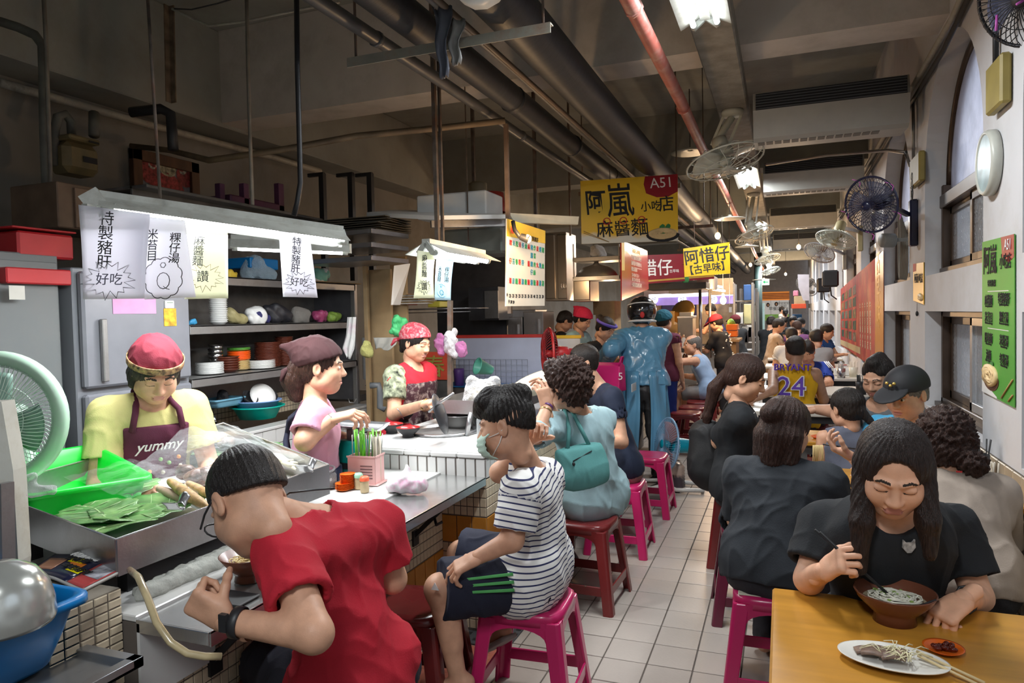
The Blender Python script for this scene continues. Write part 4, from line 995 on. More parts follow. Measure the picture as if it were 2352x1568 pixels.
root([on(430,1108,.955),on(470,1130,.955),on(500,1148,.95)],.017,'tan root partly under the long one')
root([on(362,1120,.955),on(400,1138,.95),on(440,1155,.95)],.018,'pale root lying lowest, nearest the leaves',mat('pale_root',(.5,.36,.26),.5,var=.15,bump=.2))
root([on(440,1160,.952),on(462,1167,.95),on(475,1170,.948)],.009,'thin pale root tip by the tray rim',WHITE)
MEAT = mat('braised_meat',(.16,.085,.065),.4,var=.4,scale=25,bump=.4,bscale=50,dirt=(.35,.24,.18),dscale=14,damt=.7,coat=.2)
OFFAL = mat('pale_meat',(.50,.36,.22),.4,var=.3,scale=18,bump=.4,bscale=45,dirt=(.22,.12,.07),dscale=12,damt=.7)
for i,(px,py,z,r,m,lab)in enumerate(((425,1085,.95,.035,MEAT,'dark braised cut under the film, nearest the lime tub'),(455,1092,.95,.03,MEAT,'dark braised cut in the middle of the three'),(480,1088,.955,.035,MEAT,'dark braised cut closest to the red-shirted man'),(470,1015,.99,.04,OFFAL,'pale lump of meat with a yellow rind on the plate'),(500,1005,1.0,.035,OFFAL,'brown lump of meat at the back of the plate'),(515,1018,.985,.03,MEAT,'dark lump of meat at the edge of the plate'))):
 c = atZ(px,py,z); rs = random.Random(i)
 mo = blob('meat_cut',m,[((c.x+rs.uniform(-.02,.02),c.y+rs.uniform(-.03,.03),c.z),(c.x+rs.uniform(-.04,.04),c.y+rs.uniform(-.04,.04),c.z+.01),r*.7,r*.5)for _ in range(4)],.006,k=.02,disp=lambda v:.004*hsh(v,60)); tag(mo,lab,'meat','cooked meat on the tray')
c = atZ(490,1025,.945); q = MB(); q.lathe([(0,0),(.075,0),(.09,.01),(.12,.022),(.122,.026),(.09,.014),(.0,.006)],(c.x,c.y,.93),n=32); tag(q.build('serving_plate',WTILE),'cream plate of sliced offal under the film','plate')
SHOOT = mat('pale_shoot',(.62,.58,.46),.4,var=.1,scale=20,bump=.15)
for i,lab in enumerate(('pale bamboo shoot at the near side of the bundle','pale bamboo shoot lying across its neighbours','thick pale bamboo shoot in the middle of the bundle','slim pale bamboo shoot by the tray rim','pale bamboo shoot at the far side of the bundle','short pale bamboo shoot on top of the bundle','pale bamboo shoot pointing at the clip')):
 root([on(592+i*7,1015+i*6,.965+.004*(i%3)),on(640+i*4,1045+i*4,.96+.006*((i+1)%3)),on(668+i*4,1068+(i%4)*7-10,.955)],.011+.002*(i%3),lab,SHOOT,'bamboo_shoot','vegetable','pale shoots on the tray')
FILM = film('cling_film',(.85,.9,.9),.07,.08)
def drape(cs,label,seed,amp=.022,nu=26,nv=22):
 a,b,c_,d = [Vector(p)for p in cs]
 def fn(u,v):
  p = (a*(1-u)+b*u)*(1-v)+(d*(1-u)+c_*u)*v
  h = amp*(abs(math.sin(u*9+3*v+seed))+abs(math.sin(v*11-4*u+seed*2)))*.6+amp*1.1*math.sin(math.pi*u)*math.sin(math.pi*v)
  return(p.x+.006*math.sin(v*23+seed),p.y+.006*math.sin(u*19),p.z+h)
 q = MB(); q.grid(fn,nu,nv,smooth=False); return tag(q.build('cling_film',FILM),label,'plastic film')
drape([on(300,1090,1.03),on(430,985,1.10),on(690,1050,1.0),on(460,1130,.985)],'clear crinkled film over the meat and shoots',1)
drape([on(430,975,1.08),on(545,990,1.05),on(700,1065,.99),on(560,1060,.99)],'clear film peaked over the plate of offal',2.6)
drape([atZ(150,1105,1.09),on(300,1060,1.09),on(410,1085,1.0),on(300,1150,.985)],'loose end of clear film hanging over the lime tub',4.2,.012)
for px,py,lab,rz in((408,1170,'bulldog clip on the tray rim beside the roots',.2),(706,1083,'bulldog clip on the tray rim by the shoots',.1)):
 c = atZ(px,py,.985); t2 = thing('bulldog_clip',lab,'clip',tuple(c),rz)
 for e,nm in((-1,'jaw'),(1,'handle')):
  q = MB(); q.grid(lambda u,v:((.022+.01*abs(v-.5))*(u-.5)*2*(1 if e<0 else.7),e*(.012+.028*v),.004+.028*v+(.016*math.sin(math.pi*u)if e>0 else 0)),8,6); q.build(nm,STEEL,t2,solid=.0015)
 q = MB(); q.tube([(-.024,0,.004),(.024,0,.004)],.005); q.build('pivot',STEEL,t2)
c = atZ(85,1128,1.02)
kb = blob('knotted_bag',film('bag_film',(.85,.85,.85),.35,.15),[(c+V(-.02,0,0),c+V(.03,.03,.0),.022,.016),(c+V(-.02,0,.01),c+V(-.025,0,.045),.008,.018)],.006,disp=lambda v:.004*hsh(v,70)); tag(kb,'knotted clear bag of brown food in the lime tub','bag')
tube_thing('ribbon_tie','pink plastic ribbon at the post edge beside the lime tub','ribbon',[P(30,1118,2.0),P(38,1132,2.0),P(40,1158,2.0),P(44,1150,1.99),P(60,1135,2.0)],.004,mat('pink_ribbon',(.6,.2,.55),.5))
c = on(270,1035,1.02); t2 = thing('kitchen_tongs','steel tongs resting on the white board by the lime tub','tongs',tuple(c)); q = MB(); q.beam(on(238,1040,1.0),on(318,1030,1.0),.012,.004); q.beam(on(242,1046,1.0),on(318,1031,1.0),.012,.004); q.build('arm',STEEL,t2,local=False)
t2 = thing('magazine','glossy magazine with yellow and orange headlines on the parapet','magazine',(-1.9,1.2,.872))
m0,m1,m2,m3 = [atZ(px,py,.88)for px,py in((60,1315),(125,1272),(295,1300),(190,1352))]
def bil(u,v,dz=0):p = (m0*(1-u)+m3*u)*(1-v)+(m1*(1-u)+m2*u)*v; return V(p.x,p.y,.874+.012*math.sin(math.pi*(.1+.9*u))**2+dz)
q = MB(); q.grid(lambda u,v:bil(u,v),12,6); q.build('pages',mat('magazine_paper',(.5,.48,.45),.4),t2,local=False,solid=.008)
def patch(u0,u1,v0,v1,col,nm,dz=.0065):q = MB(); q.grid(lambda u,v:bil(u0+(u1-u0)*u,v0+(v1-v0)*v,dz),8,4); q.build('cover_print',mat('print_'+nm,col,.25,var=.0 if nm!='photo' else.4,scale=30),t2,local=False,solid=.0005)
patch(0.01,.72,.01,.99,(.012,.014,.04),'navy'); patch(.72,.99,.02,.98,(.45,.06,.06),'red'); patch(.76,.97,.35,.95,(.5,.5,.55),'photo',.0075)
patch(.05,.33,.2,.75,(.32,.15,.09),'photo_b',.0075)
for k,(u0,v0,cc,nm)in enumerate(((.36,.62,(.75,.68,.0),'yellow'),(.42,.45,(.8,.22,.02),'orange'),(.5,.3,(.75,.68,.0),'yellow'))):patch(u0,u0+.2,v0,v0+.22,cc,nm,.0075)
def cover_text(s_,u,v,sz,m):M = frame3(bil(u,v,.009),bil(u+.1,v)-bil(u,v),bil(u,v+.1)-bil(u,v)); M.translation = Matrix.Translation(t2.location).inverted()@M.translation; text(s_,sz,M,m,t2,bold=.0006)
cover_text('快新聞',.46,.73,.03,INK); cover_text('時報周刊',.60,.41,.028,INK); cover_text('特別報導',.50,.9,.03,INKW)
tube_thing('rubber_hose','yellowed clear hose hanging from the parapet to the ledge','hose',[atZ(298,1308,.885),P(318,1325,1.72),P(340,1375,1.66),P(360,1430,1.62),P(392,1475,1.6),P(430,1500,1.6),P(470,1507,1.62),P(508,1507,1.64)],.0085,mat('yellow_hose',(.52,.42,.24),.25,var=.12,scale=20,coat=.3),12)
c0,c1 = atZ(330,1362,.81),atZ(560,1262,.81); t2 = blob('rolled_cloth',mat('grey_towel',(.45,.46,.42),.9,var=.1,bump=.4,bscale=90),[(c0,c1,.026,.03),(c0+V(-.04,.02,-.008),c1+V(-.05,0,-.008),.018,.022)],.007,disp=folds(.006,40)); tag(t2,'damp grey cloth rolled along the counter by the tray','cloth')
a_ = atZ(193,1362,.92); rim = [a_,a_+V(0,-.42,0),a_+V(-.5,-.42,0),a_+V(-.5,0,0)]
tub('wash_tub','bright blue plastic tub on the steel table in front',rim,.165,BLUEP,.8,.024)
c = P(2,1400,1.56); t2 = thing('silver_helmet','silver half helmet lying in the blue tub','helmet',tuple(c))
q = MB(); q.lathe([(.001,.125),(.04,.12),(.08,.098),(.108,.06),(.12,.01),(.122,-.03),(.118,-.04),(.112,-.03),(.11,.01),(.07,.09),(.001,.112)],(0,0,0),n=36); q.build('shell',mat('silver_paint',(.42,.43,.40),.22,metal=.5,coat=.6),t2); t2.scale = (.86,)*3
q = MB(); q.box((.075,-.085,-.01),(.022,.012,.06),rz=.7); q.tube([(.07,-.09,-.03),(.03,-.11,-.05)],.008); q.build('strap',BLACK,t2)
t2 = thing('foam_board','stained white foam board standing at the edge of the stall','board',tuple(P(10,1100,1.95))); a_ = P(-30,925,1.95); q = MB(); pts = [(-60,925),(3,922),(30,1080),(42,1290),(40,1312),(-60,1325)]
vs = [P(x,y,1.95)for x,y in pts]; vs2 = [v+V(-.02,.05,0)for v in vs]; q.add(vs+vs2,[tuple(range(6)),tuple(range(11,5,-1))]+[(i,6+i,6+(i+1)%6,(i+1)%6)for i in range(6)]); q.build('panel',mat('stained_white',(.62,.60,.52),.7,var=.05,dirt=(.35,.27,.15),dscale=6,damt=.5),t2,local=False)
q = MB(); q.beam(P(12,1108,1.9),P(16,1340,1.9),.035,.02); tag(q.build('steel_upright',STEELD),'short dull steel upright in front of the foam board','post')
# ================================================================ LEFT STALL: back line
SX = -3.3
CARD = mat('cardboard',(.36,.25,.13),.85,var=.1,scale=6,dirt=(.2,.14,.08),dscale=4,damt=.4)
REDP = mat('red_plastic',(.40,.02,.025),.4,var=.05); GREYP = mat('grey_door',(.13,.14,.14),.45,var=.05,scale=3,dirt=(.14,.13,.12),dscale=3,damt=.4)
DARKK = mat('dark_kitchen',(.10,.095,.09),.6,var=.2)
def bxp(px0,py0,px1,py1,zc=None,y=None,x=None,z=None,d=.3):
 """axis-aligned box whose near face spans two picture corners"""
 if y is not None:a,b = atY(px0,py0,y),atY(px1,py1,y); return(min(a.x,b.x),max(a.x,b.x),y,y+d,min(a.z,b.z),max(a.z,b.z))
 if x is not None:a,b = atX(px0,py0,x),atX(px1,py1,x); return(x-d,x,min(a.y,b.y),max(a.y,b.y),min(a.z,b.z),max(a.z,b.z))
 a = P(px0,py0,zc); return bxp(px0,py0,px1,py1,y=a.y,d=d)
def bth(name,label,cat,b,m,bev=.006,group=None,loc=None):
 """boxy thing with its own root; returns root"""
 t = thing(name,label,cat,((b[0]+b[1])/2,(b[2]+b[3])/2,b[4]),group=group); q = MB(); q.bb(*b,bev=bev); q.build('body',m,t,local=False); return t
def part(t,nm,m,*bs,bev=.003):q = MB(); [q.bb(*b,bev=bev)for b in bs]; return q.build(nm,m,t,local=False)
b1 = (-4.0,SX-.05,1.75,2.47,0,1.92); t = bth('fridge','flat grey upright cabinet fridge behind the standing fan','fridge',b1,GREYP); part(t,'door',GREYP,(SX-.05,SX-.03,1.78,2.45,.1,1.88)); part(t,'handle',STEELD,(SX-.03,SX-.005,2.40,2.42,.9,1.2))
b2 = (-4.0,SX,2.50,3.22,0,1.86); t = bth('fridge','grey-blue two-door fridge behind the cook in yellow','fridge',b2,mat('fridge_grey',(.20,.21,.23),.4,metal=.2,var=.04,scale=2))
for z0,z1 in((1.25,1.84),(.12,1.22)):
 d = part(t,'door',mat('fridge_door',(.22,.225,.25),.35,metal=.25,var=.04),(SX,SX+.045,2.52,3.2,z0,z1),bev=.012)
 q = MB(); q.bb(SX+.05,SX+.075,2.60,2.63,max(z0+.03,z1-.55 if z0<1 else z0+.03),(z0+.35 if z0>1 else z1-.04),bev=.004); q.build('handle',STEELD,d,local=True).parent = d; d.children[0].data.transform(Matrix.Translation(-t.location))
def sticker(lab,px0,py0,px1,py1,m,txt=None,x=SX+.048,ts=.03):
 b = bxp(px0,py0,px1,py1,x=x,d=.002); q = MB(); q.bb(*b); o = q.build('paper_note',m); return tag(o,lab,'note')
sticker('wide pink paper note taped on the grey-blue fridge',258,672,359,720,mat('pink_paper',(.62,.30,.50),.7)); sticker('orange picture card on the fridge door',376,708,406,748,mat('orange_card',(.75,.42,.03),.6,var=.3,scale=30))
b = bxp(380,690,401,708,x=SX+.055,d=.015); t = bth('kitchen_timer','small white timer stuck on the fridge door','timer',b,WHITE,.003); part(t,'display',mat('lcd',(.25,.3,.25),.3),(b[0]+.014,b[1]+.001,b[2]+.01,b[3]-.01,b[4]+.03,b[5]-.008))
t = bth('red_crate','deep red crate on the flat grey fridge','crate',bxp(40,528,172,597,x=-3.35,d=.45),REDP,.01); b = bxp(28,521,176,533,x=-3.34,d=.47); part(t,'rim',REDP,b)
bth('red_tray','red plastic cover over the top of the flat grey fridge','cover',bxp(14,612,166,655,x=-3.28,d=.3),REDP,.006); tag(part(None,'paper_scrap',mat('paper',(.55,.53,.48),.8),bxp(20,655,58,688,x=-3.27,d=.002))if False else MB().bb(*bxp(20,655,58,688,x=-3.27,d=.002)).build('paper_note',mat('paper',(.55,.53,.48),.8)),'torn blank paper under the red cover','note')
t = bth('wall_cupboard','brown wooden cupboard above the fridges','cupboard',bxp(130,415,300,540,x=-3.9,d=.4),mat('brown_wood',(.15,.10,.065),.6,var=.15)); part(t,'door',mat('brown_wood_b',(.18,.12,.08),.6,var=.15),bxp(172,430,296,536,x=-3.88,d=.03))
t = thing('gas_meter','yellowish gas meter with pipes high on the left','meter',tuple(atX(195,360,-4.35))); b = bxp(150,318,236,408,x=-4.3,d=.2)
MET = mat('ochre_paint',(.22,.17,.08),.45,var=.1,dirt=(.1,.08,.05),dscale=6,damt=.5)
part(t,'case',MET,b,bev=.04); part(t,'head',MET,bxp(160,305,232,335,x=-4.27,d=.16),bev=.01); part(t,'rating_plate',BLACK,bxp(192,358,224,378,x=-4.29,d=.005)); part(t,'counter_window',BLACK,bxp(205,322,228,332,x=-4.255,d=.005))
q = MB(); q.tube([atX(165,312,-4.4),atX(163,280,-4.4),atX(150,262,-4.4),atX(132,268,-4.4),atX(126,300,-4.4),atX(124,380,-4.4)],.028,n=10); q.tube([atX(216,312,-4.4),atX(216,260,-4.45)],.035); q.build('pipe',mat('sooty_pipe',(.14,.14,.12)),t,local=False)
t = thing('framed_picture','wood-framed painting of robed figures and red blossoms on the wall','picture',tuple(atX(385,400,-4.9))); b = bxp(305,338,463,520,x=-4.94,d=.05)
part(t,'frame',WOODM,(b[0],b[1],b[2],b[2]+.09,b[4],b[5]),(b[0],b[1],b[3]-.09,b[3],b[4],b[5]),(b[0],b[1],b[2],b[3],b[5]-.09,b[5]),(b[0],b[1],b[2],b[3],b[4],b[4]+.09))
part(t,'canvas',mat('painting',(.30,.32,.38),.5,var=.5,scale=6,dirt=(.4,.38,.36),dscale=8,damt=.8),(b[0],b[0]+.02,b[2]+.08,b[3]-.08,b[4]+.08,b[5]-.08))
for px,py,r,c in((343,395,.10,(.35,.05,.05)),(425,405,.10,(.35,.05,.05)),(385,450,.2,(.40,.05,.05)),(350,375,.05,(.5,.48,.4)),(418,388,.05,(.5,.48,.4)),(385,385,.09,(.45,.42,.3))):
 q = MB(); q.lathe([(0,0),(r*.8,.004),(r,.003)],atX(px,py,b[0]+.021),n=14,axis=(1,0,0)); q.build('painted_figure',mat('paint_%d'%int(r*100+c[1]*100),c,.6,var=.4,scale=30),t,local=False)
RX = SX; t = thing('shelf_rack','stainless wall rack with three shelves of dishes and bags','rack',(-3.6,4.1,0)); y0,y1 = 3.24,5.0
def zx(px,py):return atX(px,py,RX).z
Z1,Z2,Z3 = 1.86,1.555,1.235
for z in(Z1,Z2,Z3):part(t,'shelf',STEELD,(-3.72,RX,y0,y1,z-.012,z),(RX-.012,RX,y0,y1,z-.055,z))
part(t,'back_panel',DARKK,(-3.74,-3.72,y0,y1,.85,2.42)); part(t,'top_board',DARKK,(-4.3,-3.6,y0,y1,2.40,2.42)); part(t,'upright',STEELD,(RX-.04,RX,y1-.02,y1+.02,.8,Z1)); part(t,'side_panel',mat('dark_steel',(.12,.12,.13),.4,metal=.6,var=.1),(-3.72,RX-.04,y1-.005,y1+.005,.9,Z1)); part(t,'splash_panel',STEELD,(-3.70,-3.66,y0,y1,.9,Z3-.02))
def sy(px,x=RX-.12):return atX(px,800,x).y
ORD = 'topmost|second|third|fourth|fifth|sixth|seventh|eighth|ninth|tenth|eleventh|twelfth|thirteenth|fourteenth|fifteenth|sixteenth|seventeenth|eighteenth|nineteenth|twentieth'.split('|')
def nth(i,n):return ORD[n-1-i]+(' from the top, ' if i<n-1 else ' one, ')
def stack(name,label,cat,px,n,r,h,m,z,prof=None,x=RX-.14,group=None):
 y = sy(px,x)
 base = None
 for i in range(n):
  if base is None:
   q = MB(); q.lathe(prof or[(0,0),(r*.6,0),(r,h*1.6),(r+.002,h*1.6+.003),(r*.6,.005),(0,.004)],n=20); base = q.build(name,m); o = base
  else:o = base.copy(); COL.objects.link(o)
  o.location = (x+rnd.uniform(-.002,.002),y+rnd.uniform(-.002,.002),z+i*h); tag(o,nth(i,n)+label,cat,group or label)
PW,PB,PG,PO = mat('white_melamine',(.72,.72,.70),.3,var=.02),mat('brown_melamine',(.13,.035,.02),.28,var=.06),mat('green_melamine',(.10,.30,.05),.35),mat('orange_melamine',(.75,.13,.01),.32)
stack('plate','white plate in the pile beside the steel cups','plate',480,12,.085,.0062,PW,Z3)
stack('steel_cup','steel cup in the tall shiny stack','cup',495,6,.05,.028,mat('mirror_steel',(.6,.6,.6),.15,metal=1),Z3,[(0,0),(.035,0),(.05,.05),(.048,.05),(.034,.003),(0,.003)],x=RX-.22)
stack('dark_bowl','dark bowl in the low stack by the white plates','bowl',522,6,.075,.016,PB,Z3)
stack('green_plate','green plate on top of the orange ones','plate',548,3,.075,.006,PG,Z3+.135,x=RX-.2); stack('orange_plate','orange plate in the pile behind the dark bowls','plate',548,9,.075,.0065,PO,Z3+.07,x=RX-.2); stack('tan_plate','tan plate at the bottom of the orange pile','plate',548,8,.07,.008,mat('tan_melamine',(.55,.42,.2),.4),Z3,x=RX-.2)
stack('square_plate','white wide plate in the pile right of the tan plates','plate',597,9,.10,.0065,PW,Z3)
for px,n in((614,17),(652,20)):stack('brown_dish','brown dish in the taller stack' if n==20 else 'brown dish in the wider stack','dish',px,n,.09 if n==17 else.065,.0105,PB,Z3)
stack('plate','white small plate stacked behind the pink-shirted cook','plate',690,12,.06,.007,PW,Z3+.08,x=RX-.25); stack('brown_plate','brown flat plate right of the stacks','plate',690,8,.08,.009,PB,Z3)
y = sy(745); q = MB(); q.lathe([(0,0),(.035,0),(.036,.15),(.03,.16),(0,.16)],(RX-.15,y,Z3)); tag(q.build('glass_jar',mat('jar_brown',(.16,.09,.05),.2,trans=.3)),'brown lidded glass jar at the end of the dish shelf','jar')
def bag(label,px,py,r,m,x=RX-.14,s=(1,1,1),seed=0,name='plastic_bag',cat='bag',amp=.006):
 c = atX(px,py,x); rs = random.Random(seed+px)
 if x==RX-.14:r*=1.2; c.z = (Z2 if py>640 else Z1)+r*.8; s = (1,1.5,.9)
 o = blob(name,m,[((c.x+rs.uniform(-.3,.3)*r*s[0],c.y+rs.uniform(-.6,.6)*r*s[1],c.z+rs.uniform(-.5,.4)*r*s[2]),(c.x+rs.uniform(-.3,.3)*r,c.y+rs.uniform(-.7,.7)*r*s[1],c.z+rs.uniform(-.5,.5)*r*s[2]),r*.5,r*.4)for _ in range(6)],max(.006,r*.1),k=r*.35,disp=lambda v:amp*(hsh(v,34,seed)+.35*hsh(v,110,seed)))
 return tag(o,label,cat)
bag('olive bag hanging with the stack of white bowls',537,700,.055,mat('olive_bag',(.30,.26,.12),.6)); bag('white jug-like bag with an orange cap',585,695,.06,PW,seed=2); bag('navy patterned cloth bundle on the shelf',600,710,.05,mat('navy_cloth',(.03,.03,.12),.8),seed=3)
bag('black bag slumped on the shelf',635,698,.075,mat('black_bag',(.02,.02,.025),.5),seed=4); bag('grey clear bag behind the hanging notice',690,700,.06,film('grey_film',(.5,.48,.45),.5),seed=5); bag('magenta wrapped packet on the shelf',735,705,.05,mat('magenta_wrap',(.35,.06,.16),.4),seed=6); bag('lime and pink wrappers at the end of the shelf',765,690,.045,mat('lime_wrap',(.30,.45,.08),.4),seed=7)
stack('foam_bowl','white foam bowl in the tilted stack','bowl',505,14,.055,.012,PW,Z2,x=RX-.1); bth('socket_box','cream switch box on the side of the fridge','switch',bxp(415,680,430,716,x=SX+.01,d=.05),WHITE)
bag('blue wrapped packet beside the switch box',440,697,.022,mat('blue_wrap',(.05,.3,.55),.4),seed=8)
bag('blue tub wrapped in clear plastic on the top shelf',590,605,.085,film('clear_wrap',(.6,.8,.95),.5),seed=9); bth('blue_box','blue plastic box inside the wrapping','box',bxp(575,590,640,620,x=RX-.1,d=.2),BLUEP); bag('yellow snack packet on the top shelf',530,592,.035,mat('yellow_packet',(.7,.5,.05),.4),seed=10); bag('mint-green knotted plastic bag at the shelf end',735,610,.06,mat('mint_film',(.25,.60,.50),.35),seed=11); bag('white full bag above the mint one',735,570,.06,PW,seed=12)
part_t = bth('flat_carton','flattened carton at the edge of the top shelf','carton',bxp(700,645,830,651,x=RX-.05,d=.3),CARD,.001)
for i,(py,lab)in enumerate(((545,'steel tray on top of the tilted pile'),(575,'second steel tray of the tilted pile'),(604,'lowest steel tray, jutting over the cartons'))):
 c = P(850,py,5.2); t = thing('baking_tray',lab,'tray',tuple(c),-.1); q = MB(); q.bb(-.48,.17,-.2,.25,0,.006); q.bb(-.48,.17,-.2,-.194,0,.035); q.bb(.164,.17,-.2,.25,0,.035); q.build('sheet',STEEL,t,bevel=.002)
for i in range(7):c = P(835,508+i*5,5.5); q = MB(); q.box(c,(.62,.4,.006),rz=rnd.uniform(-.2,.2)); tag(q.build('folded_bag',mat('dark_sheets',(.10,.09,.07),.7)),nth(6-i,7)+'dark flattened sack in the pile above the steel trays','sack','flattened sacks above the trays')
for i,(x0,y0_,x1,y1_,lab)in enumerate(((832,600,845,735,'narrow carton leaning behind the rack end'),(845,620,900,770,'tall carton leaning beside the white cloth'),(895,590,935,740,'carton leaning under the printed lid'),(868,655,882,775,'thin folded carton between the others'))):b = list(bxp(x0,y0_,x1,y1_,zc=5.5+i*.1,d=.03)); b[4] = .0; bth('folded_carton',lab,'carton',b,CARD,.002)
t = thing('printed_card','printed white box lid leaning over the cartons','lid',tuple(P(920,640,5.3))); q = MB(); vs = [P(905,610,5.2),P(938,605,5.35),P(915,700,5.35),P(898,700,5.2)]; q.add(vs+[v+V(.005,.02,0)for v in vs],[(0,1,2,3),(7,6,5,4),(0,1,5,4),(1,2,6,5),(2,3,7,6),(3,0,4,7)]); q.build('sheet',WHITE,t,local=False)
b = bxp(530,445,655,490,x=-3.75,d=.5); t = bth('purple_crate','dark purple plastic crate with open corners on top of the rack','crate',b,mat('purple_plastic',(.10,.03,.08),.5),.01)
for px in(505,560,640):part(t,'corner_post',mat('purple_plastic',(.10,.03,.08)),bxp(px,420,px+14,490,x=-3.75,d=.05))
for px,lab in((740,'dark upright at the joint of the wall panels'),(806,'black slotted upright behind the steel trays'),(850,'black slotted upright right of the trays')):
 a = P(px,400,6.0); q = MB(); q.beam((a.x,a.y,1.9),(a.x,a.y,atY(px,398,a.y).z),.045,.045); q.beam((a.x-.14,a.y,atY(px,400,a.y).z),(a.x+.02,a.y,atY(px,400,a.y).z),.03,.03); tag(q.build('slotted_upright',BLACK),lab,'post')
# sink with basins
t = thing('sink_counter','white-tiled sink counter with cream mosaic behind the pink-shirted cook','counter',(-3.0,4.2,0)); zt = .86
part(t,'carcass',GROUT,(-3.68,-3.18,3.24,5.0,0,zt-.12),(-3.22,-3.18,3.24,5.0,0,zt-.01)); part(t,'backsplash',GROUT,(-3.66,-3.655,3.24,5,.86,1.02)); part(t,'rim',WTILE,(-3.30,-3.17,3.24,5.0,zt-.01,zt+.01))
tiles(t,'tile',WTILE,(-3.18,3.3,.55),(0,1,0),(0,0,1),13,3,.13,.10,.005,.004); tiles_joined(t,'mosaic',CTILE,(-3.655,3.24,.86),(0,1,0),(0,0,1),50,4,.035,.04,.005,.002)
def round_tub(name,label,px,py,z,r,h,m,x=None,cat='basin',rim=.012,taper=.7):
 c = atZ(px,py,z); t = thing(name,label,cat,(c.x,c.y,z)); q = MB(); q.lathe([(0,0),(r*taper,0),(r*taper+.01,.006),(r,h),(r+rim,h+.002),(r+rim,h-.008),(r,h-.004),(r*taper,.004),(0,.004)],n=36); q.build('shell',m,t); return t
TEAL = mat('teal_plastic',(.0,.36,.28),.35); zb = .875
c = atX(592,958,-3.42); BC = (c.x,c.y,.90)
t = thing('round_basin','teal round basin by the sink','basin',BC); q = MB(); q.lathe([(0,0),(.12,0),(.165,.085),(.185,.088),(.185,.08),(.16,.075),(.12,.006),(0,.006)],n=36); q.build('shell',TEAL,t)
t = thing('colander','pale blue colander standing in the teal basin','colander',(BC[0],BC[1],.955)); q = MB(); q.lathe([(0,0),(.12,0),(.15,.07),(.165,.072),(.165,.066),(.148,.06),(.115,.006),(0,.006)],n=36); q.build('shell',mat('blue_colander',(.22,.34,.62),.4),t)
q = MB(); q.lathe([(0,0),(.05,0),(.09,.018),(.092,.02),(.05,.006),(0,.005)],(BC[0]+.05,BC[1]-.01,1.05),n=28,axis=(.9,-.35,.55)); tag(q.build('plate',PW),'white plate tilted on the blue colander','plate')
for dy,lab in((-.10,'black bowl left of the tilted white plate'),(.10,'black bowl right of the tilted white plate')):q = MB(); q.lathe([(0,0),(.03,0),(.06,.045),(.058,.045),(.03,.005),(0,.005)],(BC[0],BC[1]+dy,1.03),n=20,axis=(.7,0,.7)); tag(q.build('black_bowl',BLACK),lab,'bowl')
c = atX(510,915,-3.5); tub('sponge_tray','pale blue tray with a wire scourer on the rack',[c+V(.08,-.13,0),c+V(.08,.13,0),c+V(-.08,.13,0),c+V(-.08,-.13,0)],.05,mat('pale_blue',(.16,.36,.48),.4),.8,.01)
bag('black wire scourer heaped in the pale blue tray',512,908,.045,mat('wire_wool',(.05,.05,.055),.4,metal=.5,bump=.6,bscale=200),x=-3.5,name='scourer',cat='scourer')
bth('steel_bin','dull steel box with a ring handle at the end of the sink','box',(lambda b:b[:4]+(.87,b[5]))(bxp(745,905,826,945,y=5.1,d=.35)),STEELD); q = MB(); q.tube([P(800,915,5.6),P(803,924,5.6),P(815,924,5.6),P(818,915,5.6)],.004); tag(q.build('ring_handle',STEEL),'wire ring handle on the steel box','handle')
c = atX(478,955,-3.5); t = thing('water_tap','chrome tap at the sink beside the fridge','tap',tuple(c)); q = MB(); q.tube([c+V(-.1,0,0),c,c+V(.05,0,-.01),c+V(.06,0,-.05)],.011); q.lathe([(0,0),(.014,0),(.014,.03),(0,.03)],c+V(-.03,0,.01)); q.build('body',mat('chrome',(.7,.7,.7),.1,metal=1),t,local=False)
def hang(name,label,cat,pts,wd,m,seed=0,amp=.008):
 """cloth hanging: pts centre line top to bottom, wd widths"""
 pts = [Vector(p)for p in pts]; K = len(pts)-1
 def fn(u,v):
  i = min(int(u*K),K-1); f_ = u*K-i; p = pts[i].lerp(pts[i+1],f_); w = wd[i]*(1-f_)+wd[i+1]*f_
  return(p.x+(v-.5)*w,p.y+amp*math.sin(v*14+seed+u*3)-.004,p.z+.01*math.sin(v*6+seed)*u)
 q = MB(); q.grid(fn,16,12); return tag(q.build(name,m,solid=.004),label,cat)
hang('hand_towel','white hand towel with pink print hanging on the rack end','towel',[P(808,728,5.2),P(805,770,5.2),P(800,800,5.2),P(802,822,5.2)],[.07,.08,.11,.03],mat('towel',(.62,.62,.60),.9,bump=.3,dirt=(.5,.2,.35),dscale=12,damt=.5))
bag('yellow plastic bag hanging beside the towel',843,800,.06,film('yellow_film',(.75,.72,.25),.7),x=-2.75,s=(1,.6,1.4),seed=13,name='hanging_bag')
